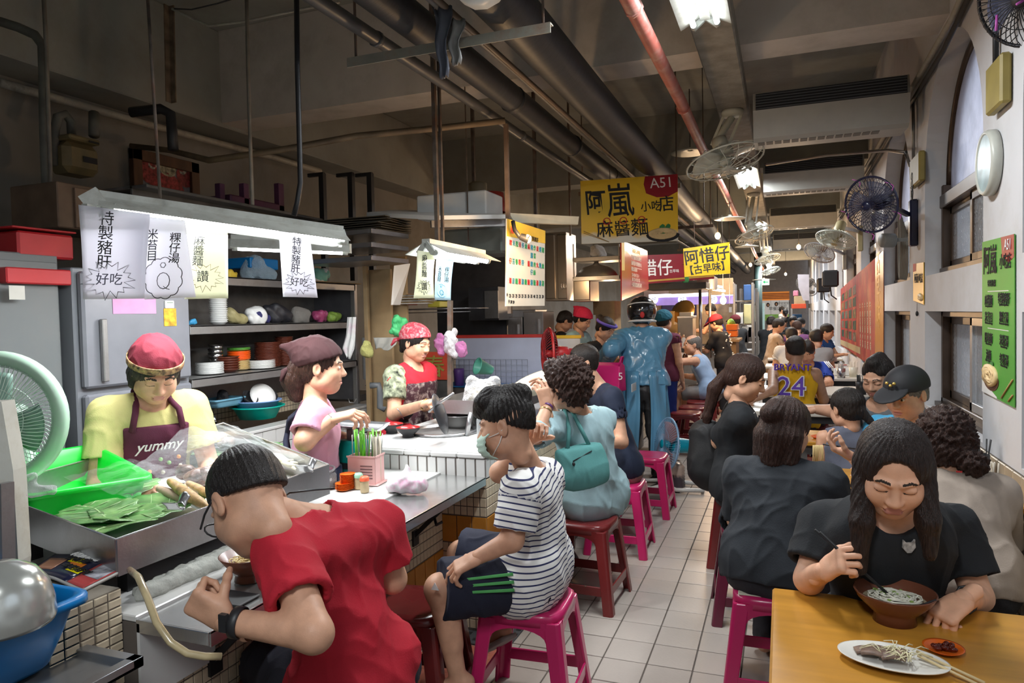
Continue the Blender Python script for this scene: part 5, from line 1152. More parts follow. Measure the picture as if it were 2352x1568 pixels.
# notices hung from the tray lamp
def notice(label,corners,base_col,marks,name='paper_notice',seed=0,z_off=0):
 a,b,c_,d = [P(*q_)for q_ in corners]; t = thing(name,label,'notice',tuple((a+b)/2))
 def fn(u,v):p = (a*(1-u)+b*u)*(1-v)+(d*(1-u)+c_*u)*v; n_ = (b-a).cross(d-a).normalized(); return p+n_*(.022*math.sin(math.pi*v*.9)*math.cos(u*2.4+seed))
 q = MB(); q.grid(fn,12,12); sh_ = q.build('sheet',base_col,t,local=False,solid=.002)
 W_ = (b-a).length; x = (b-a).normalized(); y = (a-d).normalized(); n_ = x.cross(y); inv = Matrix.Translation(-t.location)
 nf = 1 if n_.dot(CAMV-a)>0 else-1
 for s_,u,v,sz,mm in marks:
  p = Vector(fn(u,v)); dx = (Vector(fn(min(1,u+.03),v))-Vector(fn(max(0,u-.03),v))); dy = (Vector(fn(u,max(0,v-.03)))-Vector(fn(u,min(1,v+.03))))
  zz_ = dx.cross(dy).normalized(); M = inv@frame3(p+zz_*.0035,dx,dy)
  if s_ in('burst','cloud'):
   q = MB(); N_ = 15; pts = []
   if s_=='burst':
    for i in range(N_*2):an = math.pi*i/N_; r_ = (1 if i%2==0 else.66)*(1+.12*math.sin(i*2.1)); pts.append((math.cos(an)*r_*sz,math.sin(an)*r_*sz*.78,0))
   else:
    for i in range(66):an = 2*math.pi*i/66; r_ = 1+.09*abs(math.sin(an*5.5)); pts.append((math.cos(an)*r_*sz*.9,math.sin(an)*r_*sz,0))
   q.tube(pts,.0016,closed=True,n=4)
   if s_=='cloud':q.tube([(math.cos(k*.52)*sz*.32,math.sin(k*.52)*sz*.42-.01,0)for k in range(12)],.0016,closed=True,n=4); q.tube([(.0,-sz*.42,0),(sz*.14,-sz*.55,0),(sz*.3,-sz*.6,0)],.0016,n=4); q.tube([(math.cos(k)*sz*.14,sz*.68+math.sin(k)*sz*.14,0)for k in range(6)],.0014,closed=True,n=4)
   o = q.build('outline',mm,t); o.matrix_local = M
  else:text(s_,sz,M,mm,sh_,squash=.95)
 return t
CAMV = Vector(CAM0)
def paper(nm,col):
 def bl(nt,N,L,b):
  b.inputs['Base Color'].default_value = (*col,1); tr = N.new('ShaderNodeBsdfTranslucent'); tr.inputs[0].default_value = (*col,1); mx = N.new('ShaderNodeMixShader'); mx.inputs[0].default_value = .6
  L.new(b.outputs[0],mx.inputs[1]); L.new(tr.outputs[0],mx.inputs[2]); L.new(mx.outputs[0],N['Material Output'].inputs[0])
 return fn_mat(nm,bl)
PAPW = paper('notice_white',(.86,.85,.90)); PAPY = paper('notice_cream',(.86,.87,.70)); PAPB = paper('notice_blue',(.68,.84,.90))
VT = lambda s_:'\n'.join(s_)
notice('big white notice nearest the fan, with a star burst at its foot',[(180,470,2.62),(345,492,2.70),(332,686,2.66),(190,686,2.6)],PAPW,[(VT('特製豬肝'),.36,.36,.058,INK),('好吃',.42,.79,.05,mat('ink_grey',(.12,.12,.16),.7,var=0)),('burst',.42,.79,.092,INK)])
notice('white notice with a Q inside a cloud, over the first fridge',[(310,495,2.72),(425,506,2.78),(450,683,2.72),(332,687,2.68)],PAPW,[(VT('米苔目'),.28,.36,.045,INK),(VT('粿仔湯'),.72,.40,.045,INK),('cloud',.42,.76,.075,INK)],seed=1)
notice('cream notice with a burst, at the edge of the dish rack',[(425,510,2.86),(523,525,2.92),(524,685,2.88),(424,687,2.84)],PAPY,[(VT('麻醬麵'),.32,.38,.045,INK),('讚',.42,.72,.05,INK),('burst',.46,.72,.072,mat('ink_brown',(.2,.14,.05),.7,var=0))],seed=2)
notice('narrow white notice near the far end of the tray lamp',[(640,530,3.0),(712,542,3.04),(730,683,3.0),(650,682,2.98)],PAPW,[(VT('特製豬肝'),.48,.36,.042,INK),('好吃',.5,.78,.04,INK),('burst',.5,.78,.063,INK)],seed=3)
tube_lamp('tray_lamp','long twin-tube fluorescent lamp hung over the display tray',P(228,452,2.75),P(785,532,3.2),0,n=2,gap=.10,power=TRAYP,body=.1,m=TUBEB)
q = MB(); q.beam(P(235,448,2.72),P(195,470,2.7),.07,.06); q.beam(P(205,470,2.68),P(203,494,2.68),.04,.03); q.beam(P(250,470,2.68),P(256,490,2.7),.04,.03); tag(q.build('lamp_end_cap',LAMPB),'worn grey end bracket of the long tray lamp','bracket')
tube_lamp('wash_lamp','second thinner lamp shining behind the narrow notice',P(530,548,3.9),P(800,560,4.1),0,n=1,power=TRAYP*.35,body=.05,m=TUBEB)
tube_lamp('hook_lamp','short twin-tube lamp over the noodle counter',P(978,558,3.75),P(1108,583,4.5),0,n=2,gap=.08,power=TRAYP*.45,body=.085,m=TUBEB)
notice('small cream notice under the short lamp',[(958,575,3.72),(1000,580,3.78),(999,684,3.76),(949,685,3.7)],PAPY,[(VT('麻醬麵'),.45,.32,.042,INK),('讚',.5,.76,.045,INK),('burst',.5,.76,.05,INK)],seed=4)
notice('small pale blue notice beside the cream one under the short lamp',[(1003,590,3.8),(1042,597,3.86),(1036,689,3.84),(999,688,3.78)],PAPB,[(VT('米苔目'),.27,.38,.03,INK),(VT('粿仔湯'),.72,.38,.03,INK),('cloud',.45,.78,.035,INKB)],seed=5)
# overhead hood shelf, foam box, buckets
t = thing('hood_shelf','steel-framed shelf with white panels hanging over the noodle counter','shelf',tuple(P(1000,510,5))); b = bxp(842,492,1340,512,y=4.62,d=.05)
q = MB(); q.add([atY(842,492,4.7),atY(1000,500,4.5),atY(1165,497,4.9),atY(1075,488,5.4),atY(900,486,5.3)],[(0,1,2,3,4)]); q.build('panel',WHITE,t,local=False,solid=.03)
q = MB(); q.add([atY(1168,490,4.9),atY(1328,498,5.4),atY(1326,516,5.4),atY(1180,512,4.9)],[(0,1,2,3)]); q.build('valance',mat('cream_valance',(.6,.55,.42),.5),t,local=False,solid=.02)
a_,b_ = atY(990,515,4.62),atY(1165,512,5.0); q = MB(); q.beam(a_,b_,.04,.05); q.beam(atY(1160,510,5.0),atY(1160,575,5.0),.03,.03); q.build('rail',STEELD,t,local=False)
bth('range_hood','greyish steel hood hanging behind the short lamp','hood',bxp(1015,528,1155,580,y=5.1,d=.4),mat('hood_steel',(.22,.24,.22),.45,metal=.5,var=.1),.02)
bth('foam_box','white foam box on the hanging shelf','box',bxp(956,450,1117,492,y=5.0,d=.35),mat('foam',(.60,.61,.60),.8,var=.03),.01)
c = atY(1125,488,5.5); t = thing('red_bucket','red plastic bucket upside down behind the foam box','bucket',tuple(c)); q = MB(); q.lathe([(.135,0),(.14,.012),(.12,.16),(0,.165)],n=24); q.build('shell',mat('red_bucket',(.28,.03,.02),.45),t)
c = atY(1098,440,5.6); t = thing('coil_roll','roll of corrugated duct standing on the red bucket','roll',tuple(c)); q = MB(); q.lathe([(.07,-.02)]+[(.075+.004*(i%2),-.02+i*.008)for i in range(12)]+[(.055,.08),(0,.08)],n=20); q.build('coil',mat('tan_duct',(.24,.19,.11),.6),t)
t = thing('price_board','white price board lit by a warm spotlight, with columns of coloured dish names','sign',tuple(P(1205,600,4.9))); a,b_,c_,d = P(1163,502,4.75),P(1251,530,5.15),P(1250,702,5.15),P(1161,703,4.75)
b_.y = b_.y; q = MB(); q.add([a,b_,c_,d],[(0,1,2,3)]); bd_ = q.build('board',mat('board_white',(.72,.70,.62),.35,var=.03),t,local=False,solid=.008)
X_,Y_ = (b_-a),(a-d); inv = Matrix.Translation(-t.location)
def bpos(u,v):return a*(1-u)*(1-v)+b_*u*(1-v)+c_*u*v+d*(1-u)*v
nz = X_.cross(Y_).normalized()
q = MB(); q.add([bpos(0,0)+nz*.006,bpos(1,0)+nz*.006,bpos(1,.17)+nz*.006,bpos(0,.2)+nz*.006],[(0,1,2,3)]); q.build('yellow_band',mat('board_yellow',(.75,.48,.04),.35,var=.2,scale=3),t,local=False)
def btxt(s_,u,v,sz,mm,bold=.0003):text(s_,sz,inv@frame3(bpos(u,v)+nz*.007,X_,Y_),mm,bd_,squash=.75,bold=bold)
btxt('嵐',.12,.12,.055,INKR); btxt('20年老店特製豬肝',.58,.155,.037,INK)
cols = ['粿仔湯','米苔目','陽春麵','米粉湯','冬粉湯','油　麵','麻醬麵','豬腸粿仔湯','炸菜肉絲麵','貢丸湯','蝦飩湯','豬血湯']; cm = [INKR,INKB,INKG,INKR,INKB,INKG,INKR,INKB,INKG,INKR,INKB,INKG]
for i,s_ in enumerate(cols):
 u = .09+i*.077; vv = (.27,.48,.71)if len(s_)==3 else(.27,.37,.48,.58,.71)
 for ch,v in zip(s_,vv):btxt(ch,u,v,.042,cm[i])
 btxt(('25','25','25','25','25','25','35','35','40','25','25','20')[i],u,.88,.032,INK)
btxt('大',.02,.87,.025,INK); btxt('小 20 20',.12,.95,.028,INK)
c = P(1190,535,4.7); t = thing('spot_lamp','small black clamp spotlight glowing warm over the price board','lamp',tuple(c)); q = MB(); q.tube([P(1178,508,4.7),P(1182,528,4.68),P(1195,545,4.66)],.014); q.lathe([(.022,0),(.028,.05),(.03,.06)],P(1195,543,4.66),axis=P(1212,549,4.66)-P(1195,543,4.66)); q.build('fitting',BLACK,t,local=False)
q = MB(); q.ell(P(1211,548,4.66),(.028,.028,.028)); q.build('bulb',mat('bulb_warm',(1,.55,.2),.4,var=0,emit=60),t,local=False)
def pt(loc,p,col,r=.04):l = bpy.data.lights.new('warm_glow','POINT'); l.energy = p; l.color = col; l.shadow_soft_size = r; o = bpy.data.objects.new('warm_glow',l); o.location = loc; COL.objects.link(o)
pt(P(1214,540,4.5),9*LK,(1,.62,.3))
for px,py,r,m,s_,lab in((1036,790,.085,film('white_bags',(.85,.85,.88),.7),(1,.5,1.5),'bunch of white plastic carrier bags hanging from the post'),(1010,790,.06,film('pink_bags',(.72,.25,.55),.6),(1,.6,1.4),'pink striped carrier bags hanging left of the white ones'),(1060,800,.06,film('pink_bags',(.72,.25,.55),.6),(1,.6,1.2),'pink carrier bags hanging right of the white ones'),(915,745,.07,mat('green_net',(.05,.35,.12),.6),(1,1,1),'green net bag hanging on the wire rack')):
 bag(lab,px,py,r*.85,m,x=P(px,py,4.9).x,s=(s_[0],s_[1],s_[2]*1.7),seed=px,name='carrier_bag',amp=.014)
q = MB(); q.beam(P(1034,690,4.9),P(1034,960,4.9),.03,.03); tag(q.build('counter_post',RUST),'rusty upright post the carrier bags hang on','post')
t = thing('wire_rack','chrome wire rack with papers and baskets behind the red-shirted cook','rack',tuple(P(985,700,5.6))); b = bxp(880,700,1080,707,y=5.5,d=.4)
q = MB()
for i in range(14):x = b[0]+(b[1]-b[0])*i/13; q.tube([(x,b[2],b[4]),(x,b[3],b[4])],.003,n=5)
q.tube([(b[0],b[2],b[4]),(b[1],b[2],b[4])],.006,n=6); q.tube([(b[0],b[2],b[4]-.03),(b[1],b[2],b[4]-.03)],.004,n=6); q.tube([(b[0],b[2],.9),(b[0],b[2],b[5]+.3)],.012); q.build('frame',STEEL,t,local=False)
bth('red_basket','red lidded basket on the wire rack','basket',bxp(898,675,935,700,y=5.55,d=.2),mat('red_clear',(.35,.08,.06),.4)); bth('yellow_basket','yellow plastic basket on the wire rack','basket',bxp(982,692,1010,705,y=5.5,d=.2),mat('yellow_plastic',(.7,.6,.08),.4))
for i in range(8):c = P(955+i*2,697-i*3,5.65); q = MB(); q.box(c,(.24,.2,.005),rz=rnd.uniform(-.4,.4)); tag(q.build('paper_sheet',CARD if i%2 else mat('paper',(.55,.53,.48))),'loose paper sheet in the pile on the wire rack','paper','papers on the wire rack')
t = bth('carton','brown carton with red print behind the red-shirted cook','carton',bxp(862,770,930,875,y=5.3,d=.4),CARD); text('郭\n油',.1,Matrix.Translation(-t.location)@frame3(atY(880,830,5.295),(1,0,0),(0,0,1)),INKR,t)
bth('white_board_box','white panel leaning below the yellow bag','panel',bxp(830,775,868,872,y=5.2,d=.03),WHITE)
hang('grey_cloth','crumpled grey cloth draped over the carton','cloth',[P(885,775,5.2),P(885,790,5.15),P(880,802,5.15)],[.2,.18,.12],mat('grey_cloth',(.45,.44,.40),.9))
bth('poster_stand','grey panel the red poster leans on','panel',(lambda b:b[:4]+(.0,b[5]))(bxp(965,812,1032,880,y=5.47,d=.02)),DARKK); t = bth('lucky_poster','red paper with a gold character behind the cook','poster',bxp(968,808,1030,872,y=5.45,d=.01),mat('red_paper',(.65,.07,.03),.6)); text('春',.2,Matrix.Translation(-t.location)@frame3(atY(998,845,5.44),(1,0,0),(0,0,1)),mat('gold_ink',(.35,.30,.06),.4,var=.1),t,bold=.001)
t = thing('side_counter','blue-edged back counter with cream mosaic below','counter',tuple(atZ(990,910,0))); b = bxp(838,884,1260,893,y=5.6,d=.4); part(t,'top',mat('blue_sheet',(.02,.2,.5),.4),b); part(t,'base',GROUT,(b[0],b[1],b[2]+.02,b[3],0,b[4])); tiles_joined(t,'mosaic',CTILE,(b[0],b[2]+.02,.1),(1,0,0),(0,0,1),50,17,.037,.045,.004,.003)
def pot(label,px,py,y,r,h,m=STEEL,cat='pot'):c = atY(px,py,y); t = thing('steel_pot',label,cat,tuple(c)); q = MB(); q.lathe([(0,0),(r,0),(r,h),(r*1.06,h+.003),(r*1.06,h-.004),(r*.97,h-.004),(r*.97,.005),(0,.005)],n=28); q.build('shell',m,t); q = MB(); q.tube([(r,0,h*.75),(r+.03,0,h*.75),(r+.03,.03,h*.75),(r,.05,h*.75)],.004); q.build('handle',m,t); return t
pot('steel stock pot on the blue-edged counter',991,890,5.75,.065,.14); q = MB(); q.lathe([(0,0),(.045,0),(.05,.07),(0,.075)],atY(1018,890,5.7),n=20); tag(q.build('food_tub',PW),'white lidded tub beside the steel stock pot','tub')
q = MB(); q.lathe([(0,0),(.04,0),(.05,.16),(.045,.18),(0,.18)],atY(1055,892,5.7),n=20); tag(q.build('purple_bottle',mat('purple_plastic_b',(.12,.05,.22),.35)),'purple flask beside the post','flask')
tube_thing('waste_pipe','grey plastic waste pipe bending under the side counter','pipe',[P(850,885,5.3),P(870,884,5.3),P(873,900,5.3),P(873,935,5.3),P(885,940,5.3)],.024,mat('grey_pvc',(.16,.17,.18),.4))
t = thing('partition_board','pale partition board with a red top edge behind the noodle counter','partition',tuple(atY(1160,880,5.95))); b = bxp(1045,772,1262,960,y=5.95,d=.02); part(t,'panel',mat('lilac_board',(.52,.53,.64),.5,var=.03),(b[0],b[1],b[2],b[3],.8,b[5])); part(t,'top_strip',mat('red_strip',(.55,.03,.02),.5),(b[0],b[1],b[2]-.003,b[3],b[5]-.02,b[5]+.01))
t2 = bth('yellow_crate_board','yellow-edged white and red board right of the pale partition','board',bxp(1263,772,1333,842,y=6.0,d=.02),mat('board_cream',(.65,.6,.55),.5)); part(t2,'edge',mat('yellow_edge',(.8,.45,.02),.5),bxp(1262,770,1335,777,y=5.995,d=.01)); part(t2,'red_field',mat('red_field',(.55,.03,.04),.5),bxp(1270,800,1333,842,y=5.995,d=.01))
t = thing('wire_grid','grey wire grid leaning on the pale partition','grid',tuple(atY(1120,860,5.9))); b = bxp(1042,825,1213,905,y=5.9,d=.01); q = MB()
for i in range(15):x = b[0]+(b[1]-b[0])*i/14; q.tube([(x,b[2],b[4]),(x,b[2],b[5])],.002,n=5)
for i in range(7):z = b[4]+(b[5]-b[4])*i/6; q.tube([(b[0],b[2],z),(b[1],b[2],z)],.002,n=5)
q.build('wire',mat('grid_wire',(.25,.26,.3),.4,metal=.6),t,local=False)
c = P(1112,845,5.6); t = thing('green_strainer','mint green cup-shaped strainer on the wire grid','strainer',tuple(c)); q = MB(); q.lathe([(.035,-.07),(.065,.06),(.07,.06),(.07,.065),(.06,.06),(.03,-.065)],n=28,axis=(-.5,-.6,.25)); q.build('cup',mat('mint_plastic',(.12,.45,.33),.4),t)
# on the raised counter
ZC = .902
def bowl(label,px,py,z,r=.062,h=.055,mo=BLACK,mi_=mat('red_lacquer',(.30,.02,.02),.25),name='noodle_bowl',group=None):
 c = atZ(px,py,z); t = thing(name,label,'bowl',tuple(c),group=group); q = MB(); q.lathe([(0,.0),(r*.5,0),(r*.48,.014),(r*.55,.017),(r*.93,h*.75),(r,h)],n=32); q.build('outside',mo,t)
 q = MB(); q.lathe([(r,h),(r*.97,h+.001),(r*.9,h*.72),(r*.5,.022),(0,.02)],n=32); q.build('inside',mi_,t); return t
bowl('black bowl with red inside, left of the front pair',900,994,ZC,.068); bowl('black bowl with red inside, nearest the pink chopstick box',938,1003,ZC,.068); bowl('black bowl with a spoon, right by the red-shirted cook',927,968,ZC,.066)
tube_thing('soup_spoon','steel spoon standing in the bowl by the cook','spoon',[atZ(927,962,ZC+.04),atZ(918,945,ZC+.10),atZ(912,938,ZC+.12)],.003,STEEL)
c = atZ(1020,990,ZC); t = thing('cooking_hob','round steel hob rim sunk in the raised counter','hob',tuple(c)); q = MB(); q.lathe([(.215,0),(.22,.01),(.19,.014),(.185,-.005),(0,-.01)],n=48); q.build('ring',STEEL,t); q = MB(); q.lathe([(0,.004),(.182,.0)],n=36); q.build('well',DARKK,t)
c = atZ(1058,980,ZC); t = thing('steel_pot','round steel pot sitting on the hob','pot',tuple(c)); q = MB(); q.lathe([(0,0),(.085,0),(.1,.02),(.105,.075),(.118,.08),(.118,.074),(.098,.07),(.09,.05),(0,.045)],n=40); q.build('shell',mat('pot_steel',(.55,.55,.54),.18,metal=.9,var=.04),t)
t = thing('wok_lid','dark grey lid leaning upright between pot and cook','lid',tuple(P(1012,955,3.75))); q = MB(); c = P(1012,950,3.75); q.lathe([(0,.025),(.06,.018),(.112,0),(.114,-.004),(.06,.013),(0,.02)],c,n=40,axis=(.93,.25,.3)); q.build('disc',mat('grey_lid',(.04,.04,.045),.35,metal=.3),t,local=False)
tube_thing('ladle','long steel ladle handle held over the pot','ladle',[P(985,945,3.72),P(1010,925,3.65),P(1042,903,3.6)],.007,STEEL)
t = thing('steel_tray_stand','raised steel tray on legs holding noodles','tray',tuple(atZ(1150,960,ZC))); A4 = [atZ(1060,912,1.10),atZ(1100,893,1.10),atZ(1275,880,1.10),atZ(1240,912,1.10)]; A4 = [V(-1.95,3.75,1.08),V(-1.95,4.65,1.08),V(-1.5,4.65,1.08),V(-1.5,3.75,1.08)]
q = MB()
for a_,b_ in zip(A4,A4[1:]+A4[:1]):quad_wall(q,a_,b_,1.0)
q.add([V(p.x,p.y,1.003)for p in A4],[(0,1,2,3)]); q.build('pan',STEEL,t,local=False,solid=.002)
for x,y in((-1.92,3.8),(-1.54,3.8),(-1.54,4.6),(-1.92,4.6)):q = MB(); q.tube([(x,y,.9),(x,y,1.0)],.014); q.build('leg',STEEL,t,local=False)
NOOD = mat('raw_noodle',(.66,.55,.34),.6,var=.2,scale=60,bump=.5,bscale=150)
def noodles(name,label,c,r,n,m,th=.0022,parent=None,h=.5,seed=0,kind='stuff'):
 rs = random.Random(seed); q = MB()
 for _ in range(n):
  a0 = rs.uniform(0,6.28); rr = r*rs.uniform(.2,.95); z0 = rs.uniform(0,h*r); L_ = rs.uniform(1.5,4); pts = [(c[0]+rr*math.cos(a0+L_*k/9)*(1+.2*math.sin(k)),c[1]+rr*math.sin(a0+L_*k/9)*.9,c[2]+z0+.2*r*h*math.sin(k*.9+a0))for k in range(10)]; q.tube(pts,th,n=5)
 o = q.build(name,m,parent,local=parent is None);
 if kind:o['kind'] = kind
 if parent is None:tag(o,label,'noodles')
 return o
noodles('raw_noodles','tangle of raw noodles in the raised steel tray',(-1.72,4.2,1.02),.17,90,NOOD,.003,h=.5); noodles('raw_noodles','bundle of raw noodles in the clear bag on the tray',(-1.72,3.95,1.03),.1,60,NOOD,.003,h=.8,seed=2)
c = V(-1.72,3.93,1.06); o = blob('noodle_bag',film('white_film',(.9,.9,.9),.35),[(c,c+V(.02,.08,0),.11,.10),(c+V(-.03,0,.05),c+V(-.05,-.03,.13),.05,.03),(c+V(.04,0,.05),c+V(.08,.03,.12),.04,.03)],.009,k=.06,disp=lambda v:.007*hsh(v,40)+.004*hsh(v,95)); tag(o,'white plastic bag with loose handles over the noodles','bag')
t = thing('flat_strainer','big cream plastic strainer basket wrapped in film, leaning on the tray','basket',tuple(P(1180,885,4.6))); c = P(1185,888,4.55); q = MB(); q.lathe([(0,-.05),(.12,-.05),(.165,0),(.175,.005),(.165,-.006),(.12,-.056),(0,-.056)],c+V(.1,.1,.03),n=36,axis=(-.25,-.3,.92),sy=1); q.build('shell',mat('cream_plastic',(.66,.62,.5),.4),t,local=False)
c = atZ(1118,1025,ZC); t = thing('glass_jar','big clear jar with crumpled paper beside the masked youth','jar',tuple(c)); q = MB(); q.lathe([(0,0),(.045,0),(.05,.02),(.05,.14),(.035,.165),(.038,.18)],n=28); q.build('glass',film('jar_glass',(.85,.9,.9),.25),t); q = MB(); q.ell((0,0,.06),(.038,.038,.05)); q.build('paper',PW,t)
tube_thing('steel_tube','steel leg tube standing in front of the pot','tube',[atZ(1072,1000,ZC),atZ(1072,1000,ZC)+V(.02,.02,.13)],.014,STEEL,14)
# on the low counter by the ledge
ZL = .797
t = thing('kitchen_scale','teal dial scale with a steel pan','scale',tuple(atZ(812,1085,ZL)),-.1); TL = mat('teal_enamel',(.0,.25,.22),.35,dirt=(.3,.3,.25),dscale=5,damt=.3)
q = MB(); q.prism([(-.085,0),(.085,0),(.055,.17),(-.055,.17)],.11,mtx=Matrix.Translation((0,-.055,0))); q.build('body',TL,t,bevel=.006); q = MB(); q.bb(-.02,.02,-.02,.02,.17,.22); q.build('neck',STEELD,t); q = MB(); q.grid(lambda u,v:((u-.5)*.34,(v-.5)*.18,.22+.03*(2*v-1)**2),8,8); q.build('pan',STEEL,t,solid=.002); q = MB(); q.bb(-.05,.05,-.062,-.056,.03,.06); q.build('name_plate',BLACK,t)
t = thing('chopstick_box','pale pink slotted box of green and steel chopsticks','box',tuple(atZ(842,1108,ZL)),.12); PP = mat('pale_pink',(.72,.42,.40),.4); q = MB()
for x0,x1,y0_,y1_ in((-.07,.07,-.05,-.047),(-.07,.07,.047,.05),(-.07,-.067,-.05,.05),(.067,.07,-.05,.05)):q.bb(x0,x1,y0_,y1_,0,.135)
q.bb(-.07,.07,-.05,.05,0,.004); q.bb(-.085,.085,-.06,.06,0,.004); q.bb(-.074,.074,-.054,-.05,.128,.137); q.bb(.07,.074,-.054,.054,.128,.137); q.build('case',PP,t,bevel=.0015)
q = MB()
for i in range(5):q.bb(-.005,.055,-.0515,-.05,.03+i*.014,.036+i*.014)
q.build('slot',mat('slot_dark',(.2,.1,.1),.8),t)
GRN = mat('green_chopstick',(.12,.48,.02),.35)
def sticks(label,group,n,m,c,r,L_,th,seed,name='chopstick',top=.0,spread=.05):
 rs = random.Random(seed); q = MB(); q.tube([(0,0,0),(0,0,L_)],th,n=6,rr=[th*.7,th]); o0 = None
 for i in range(n):
  o = q.build(name,m)if o0 is None else o0.copy()
  if o0 is None:o0 = o
  else:COL.objects.link(o)
  o.location = (c[0]+rs.uniform(-1,1)*r[0],c[1]+rs.uniform(-1,1)*r[1],c[2]+rs.uniform(0,top)); o.rotation_euler = (rs.uniform(-1,1)*spread*2,rs.uniform(-1,1)*spread*2,0); tag(o,label,'chopstick',group)
c = atZ(842,1108,ZL); sticks('green chopstick standing in the pale pink box','green chopsticks in the pink box',18,GRN,(c.x,c.y,ZL+.01),(.055,.035),.23,.0032,1,top=.02); sticks('steel chopstick standing in the pale pink box','steel chopsticks in the pink box',16,STEELD,(c.x,c.y,ZL+.01),(.055,.035),.22,.0026,2); sticks('wrapped paper chopstick at the side of the pink box','wrapped chopsticks in the pink box',5,mat('paper_wrap',(.7,.62,.5),.7),(c.x+.055,c.y+.02,ZL+.01),(.01,.02),.21,.006,3,spread=.02)
def bottle(label,px,py,prof,m,cap_=None,capm=None,z=ZL,name='sauce_bottle',n=24):
 c = atZ(px,py,z); t = thing(name,label,'bottle',tuple(c)); q = MB(); q.lathe(prof,n=n); q.build('body',m,t)
 if cap_:q = MB(); q.lathe(cap_,n=n); q.build('cap',capm,t)
 return t
bottle('squeeze bottle with a peach nozzle and white sauce',760,1090,[(0,0),(.03,0),(.032,.01),(.032,.09),(.027,.1)],mat('milky',(.62,.60,.50),.35),[(.028,.1),(.028,.118),(.012,.125),(.005,.165),(.003,.167)],mat('peach',(.75,.40,.25),.4),name='squeeze_bottle')
c = atZ(750,1120,ZL); t = thing('sauce_jar','clip-top glass jar of dark chilli oil','jar',tuple(c)); q = MB(); q.lathe([(0,0),(.042,0),(.045,.01),(.045,.045),(0,.048)],n=28); q.build('sauce',mat('soy',(.06,.02,.008),.15),t); q = MB(); q.lathe([(.046,0),(.047,.06),(.04,.07),(.043,.075)],n=28); q.tube([(.04*math.cos(a*.4),.04*math.sin(a*.4)*.9,.085+.01*math.sin(a*.4))for a in range(16)],.005,closed=True); q.build('glass',film('jar_glass',(.85,.9,.9),.25),t)
for px,py,n,lab in((800,1122,11,'orange saucer in the taller stack'),(789,1125,5,'orange saucer in the shorter stack in front')):
 c = atZ(px,py,ZL); q = MB(); q.lathe([(0,0),(.025,0),(.036,.008),(.037,.009),(.025,.003),(0,.003)],n=22); o0 = q.build('orange_saucer',PO)
 for i in range(n):o = o0 if i==0 else o0.copy(); (i and COL.objects.link(o)); o.location = (c.x,c.y,ZL+i*.0062); tag(o,nth(i,n)+lab,'saucer',lab)
for px,py,cc,nm,lab in((824,1122,(.30,.55,.38),'mint_cap','pepper shaker with a mint-green cap'),(838,1130,(.75,.12,.05),'red_cap','pepper shaker with an orange-red cap')):bottle(lab,px,py,[(0,0),(.018,0),(.02,.005),(.019,.05),(.018,.055)],mat('pepper',(.50,.38,.22),.35,var=.2),[(.021,.052),(.021,.064),(.016,.072),(0,.073)],mat(nm,cc,.4),name='pepper_shaker')
c = atZ(933,1130,ZL); o = blob('tissue_pack',mat('tissue_wrap',(.74,.70,.72),.35,var=.0,dirt=(.75,.18,.42),dscale=16,damt=.9),[(c+V(-.05,0,.03),c+V(.05,.02,.03),.045,.045),(c+V(0,.01,.06),c+V(.0,.01,.115),.035,.008)],.006,k=.03,disp=lambda v:.004*hsh(v,60),cuts=[((0,0,ZL),(0,0,-1))]); tag(o,'open pack of tissues in pink-flowered film on the ledge','tissue pack')
c = atZ(572,1330,.79); t = thing('noodle_bowl','brown bowl of noodles in front of the red-shirted man','bowl',(c.x,c.y,.79)); r = .085; q = MB(); q.lathe([(0,0),(r*.5,0),(r*.45,.02),(r*.55,.025),(r,.078),(r*.97,.079),(r*.5,.032),(0,.03)],n=40); q.build('shell',mat('brown_lacquer',(.16,.055,.03),.25),t); noodles('noodles','',(c.x,c.y,.835),.055,40,mat('noodle',(.72,.55,.25),.4),.002,t,.3)
bth('phone','black phone lying on the ledge under the bowl','phone',(c.x-.05,c.x+.12,c.y-.18,c.y-.09,.786,.795),BLACK,.003)
# ================================================================ SIGNS
def sign(name,label,corners,col,parent=None,th=.012,zs=1):
 a,b,c,d = [Vector(p)for p in corners]; t = thing(name,label,'sign',tuple((a+c)/2)); q = MB(); q.add([a,b,c,d],[(0,1,2,3)]); bo = q.build('board',col,t,local=False,solid=th)
 X_,Y_ = (b-a),(a-d); nz = X_.cross(Y_).normalized(); inv = Matrix.Translation(-t.location); off = th/2+.001
 def pos(u,v,dz=0):return a*(1-u)*(1-v)+b*u*(1-v)+c*u*v+d*(1-u)*v+nz*(off+dz)
 def tx(s_,u,v,sz,m,bold=.0,sq=1.,nm='lettering',sh=0.):return text(s_,sz,inv@frame3(pos(u,v,.0015),X_,Y_),m,bo,bold=bold,squash=sq,name=nm,shear=sh)
 def poly(uv,m,nm,dz=.0):q = MB(); q.add([pos(u,v,dz)for u,v in uv],[tuple(range(len(uv)))]); return q.build(nm,m,t,local=False)
 return t,pos,tx,poly
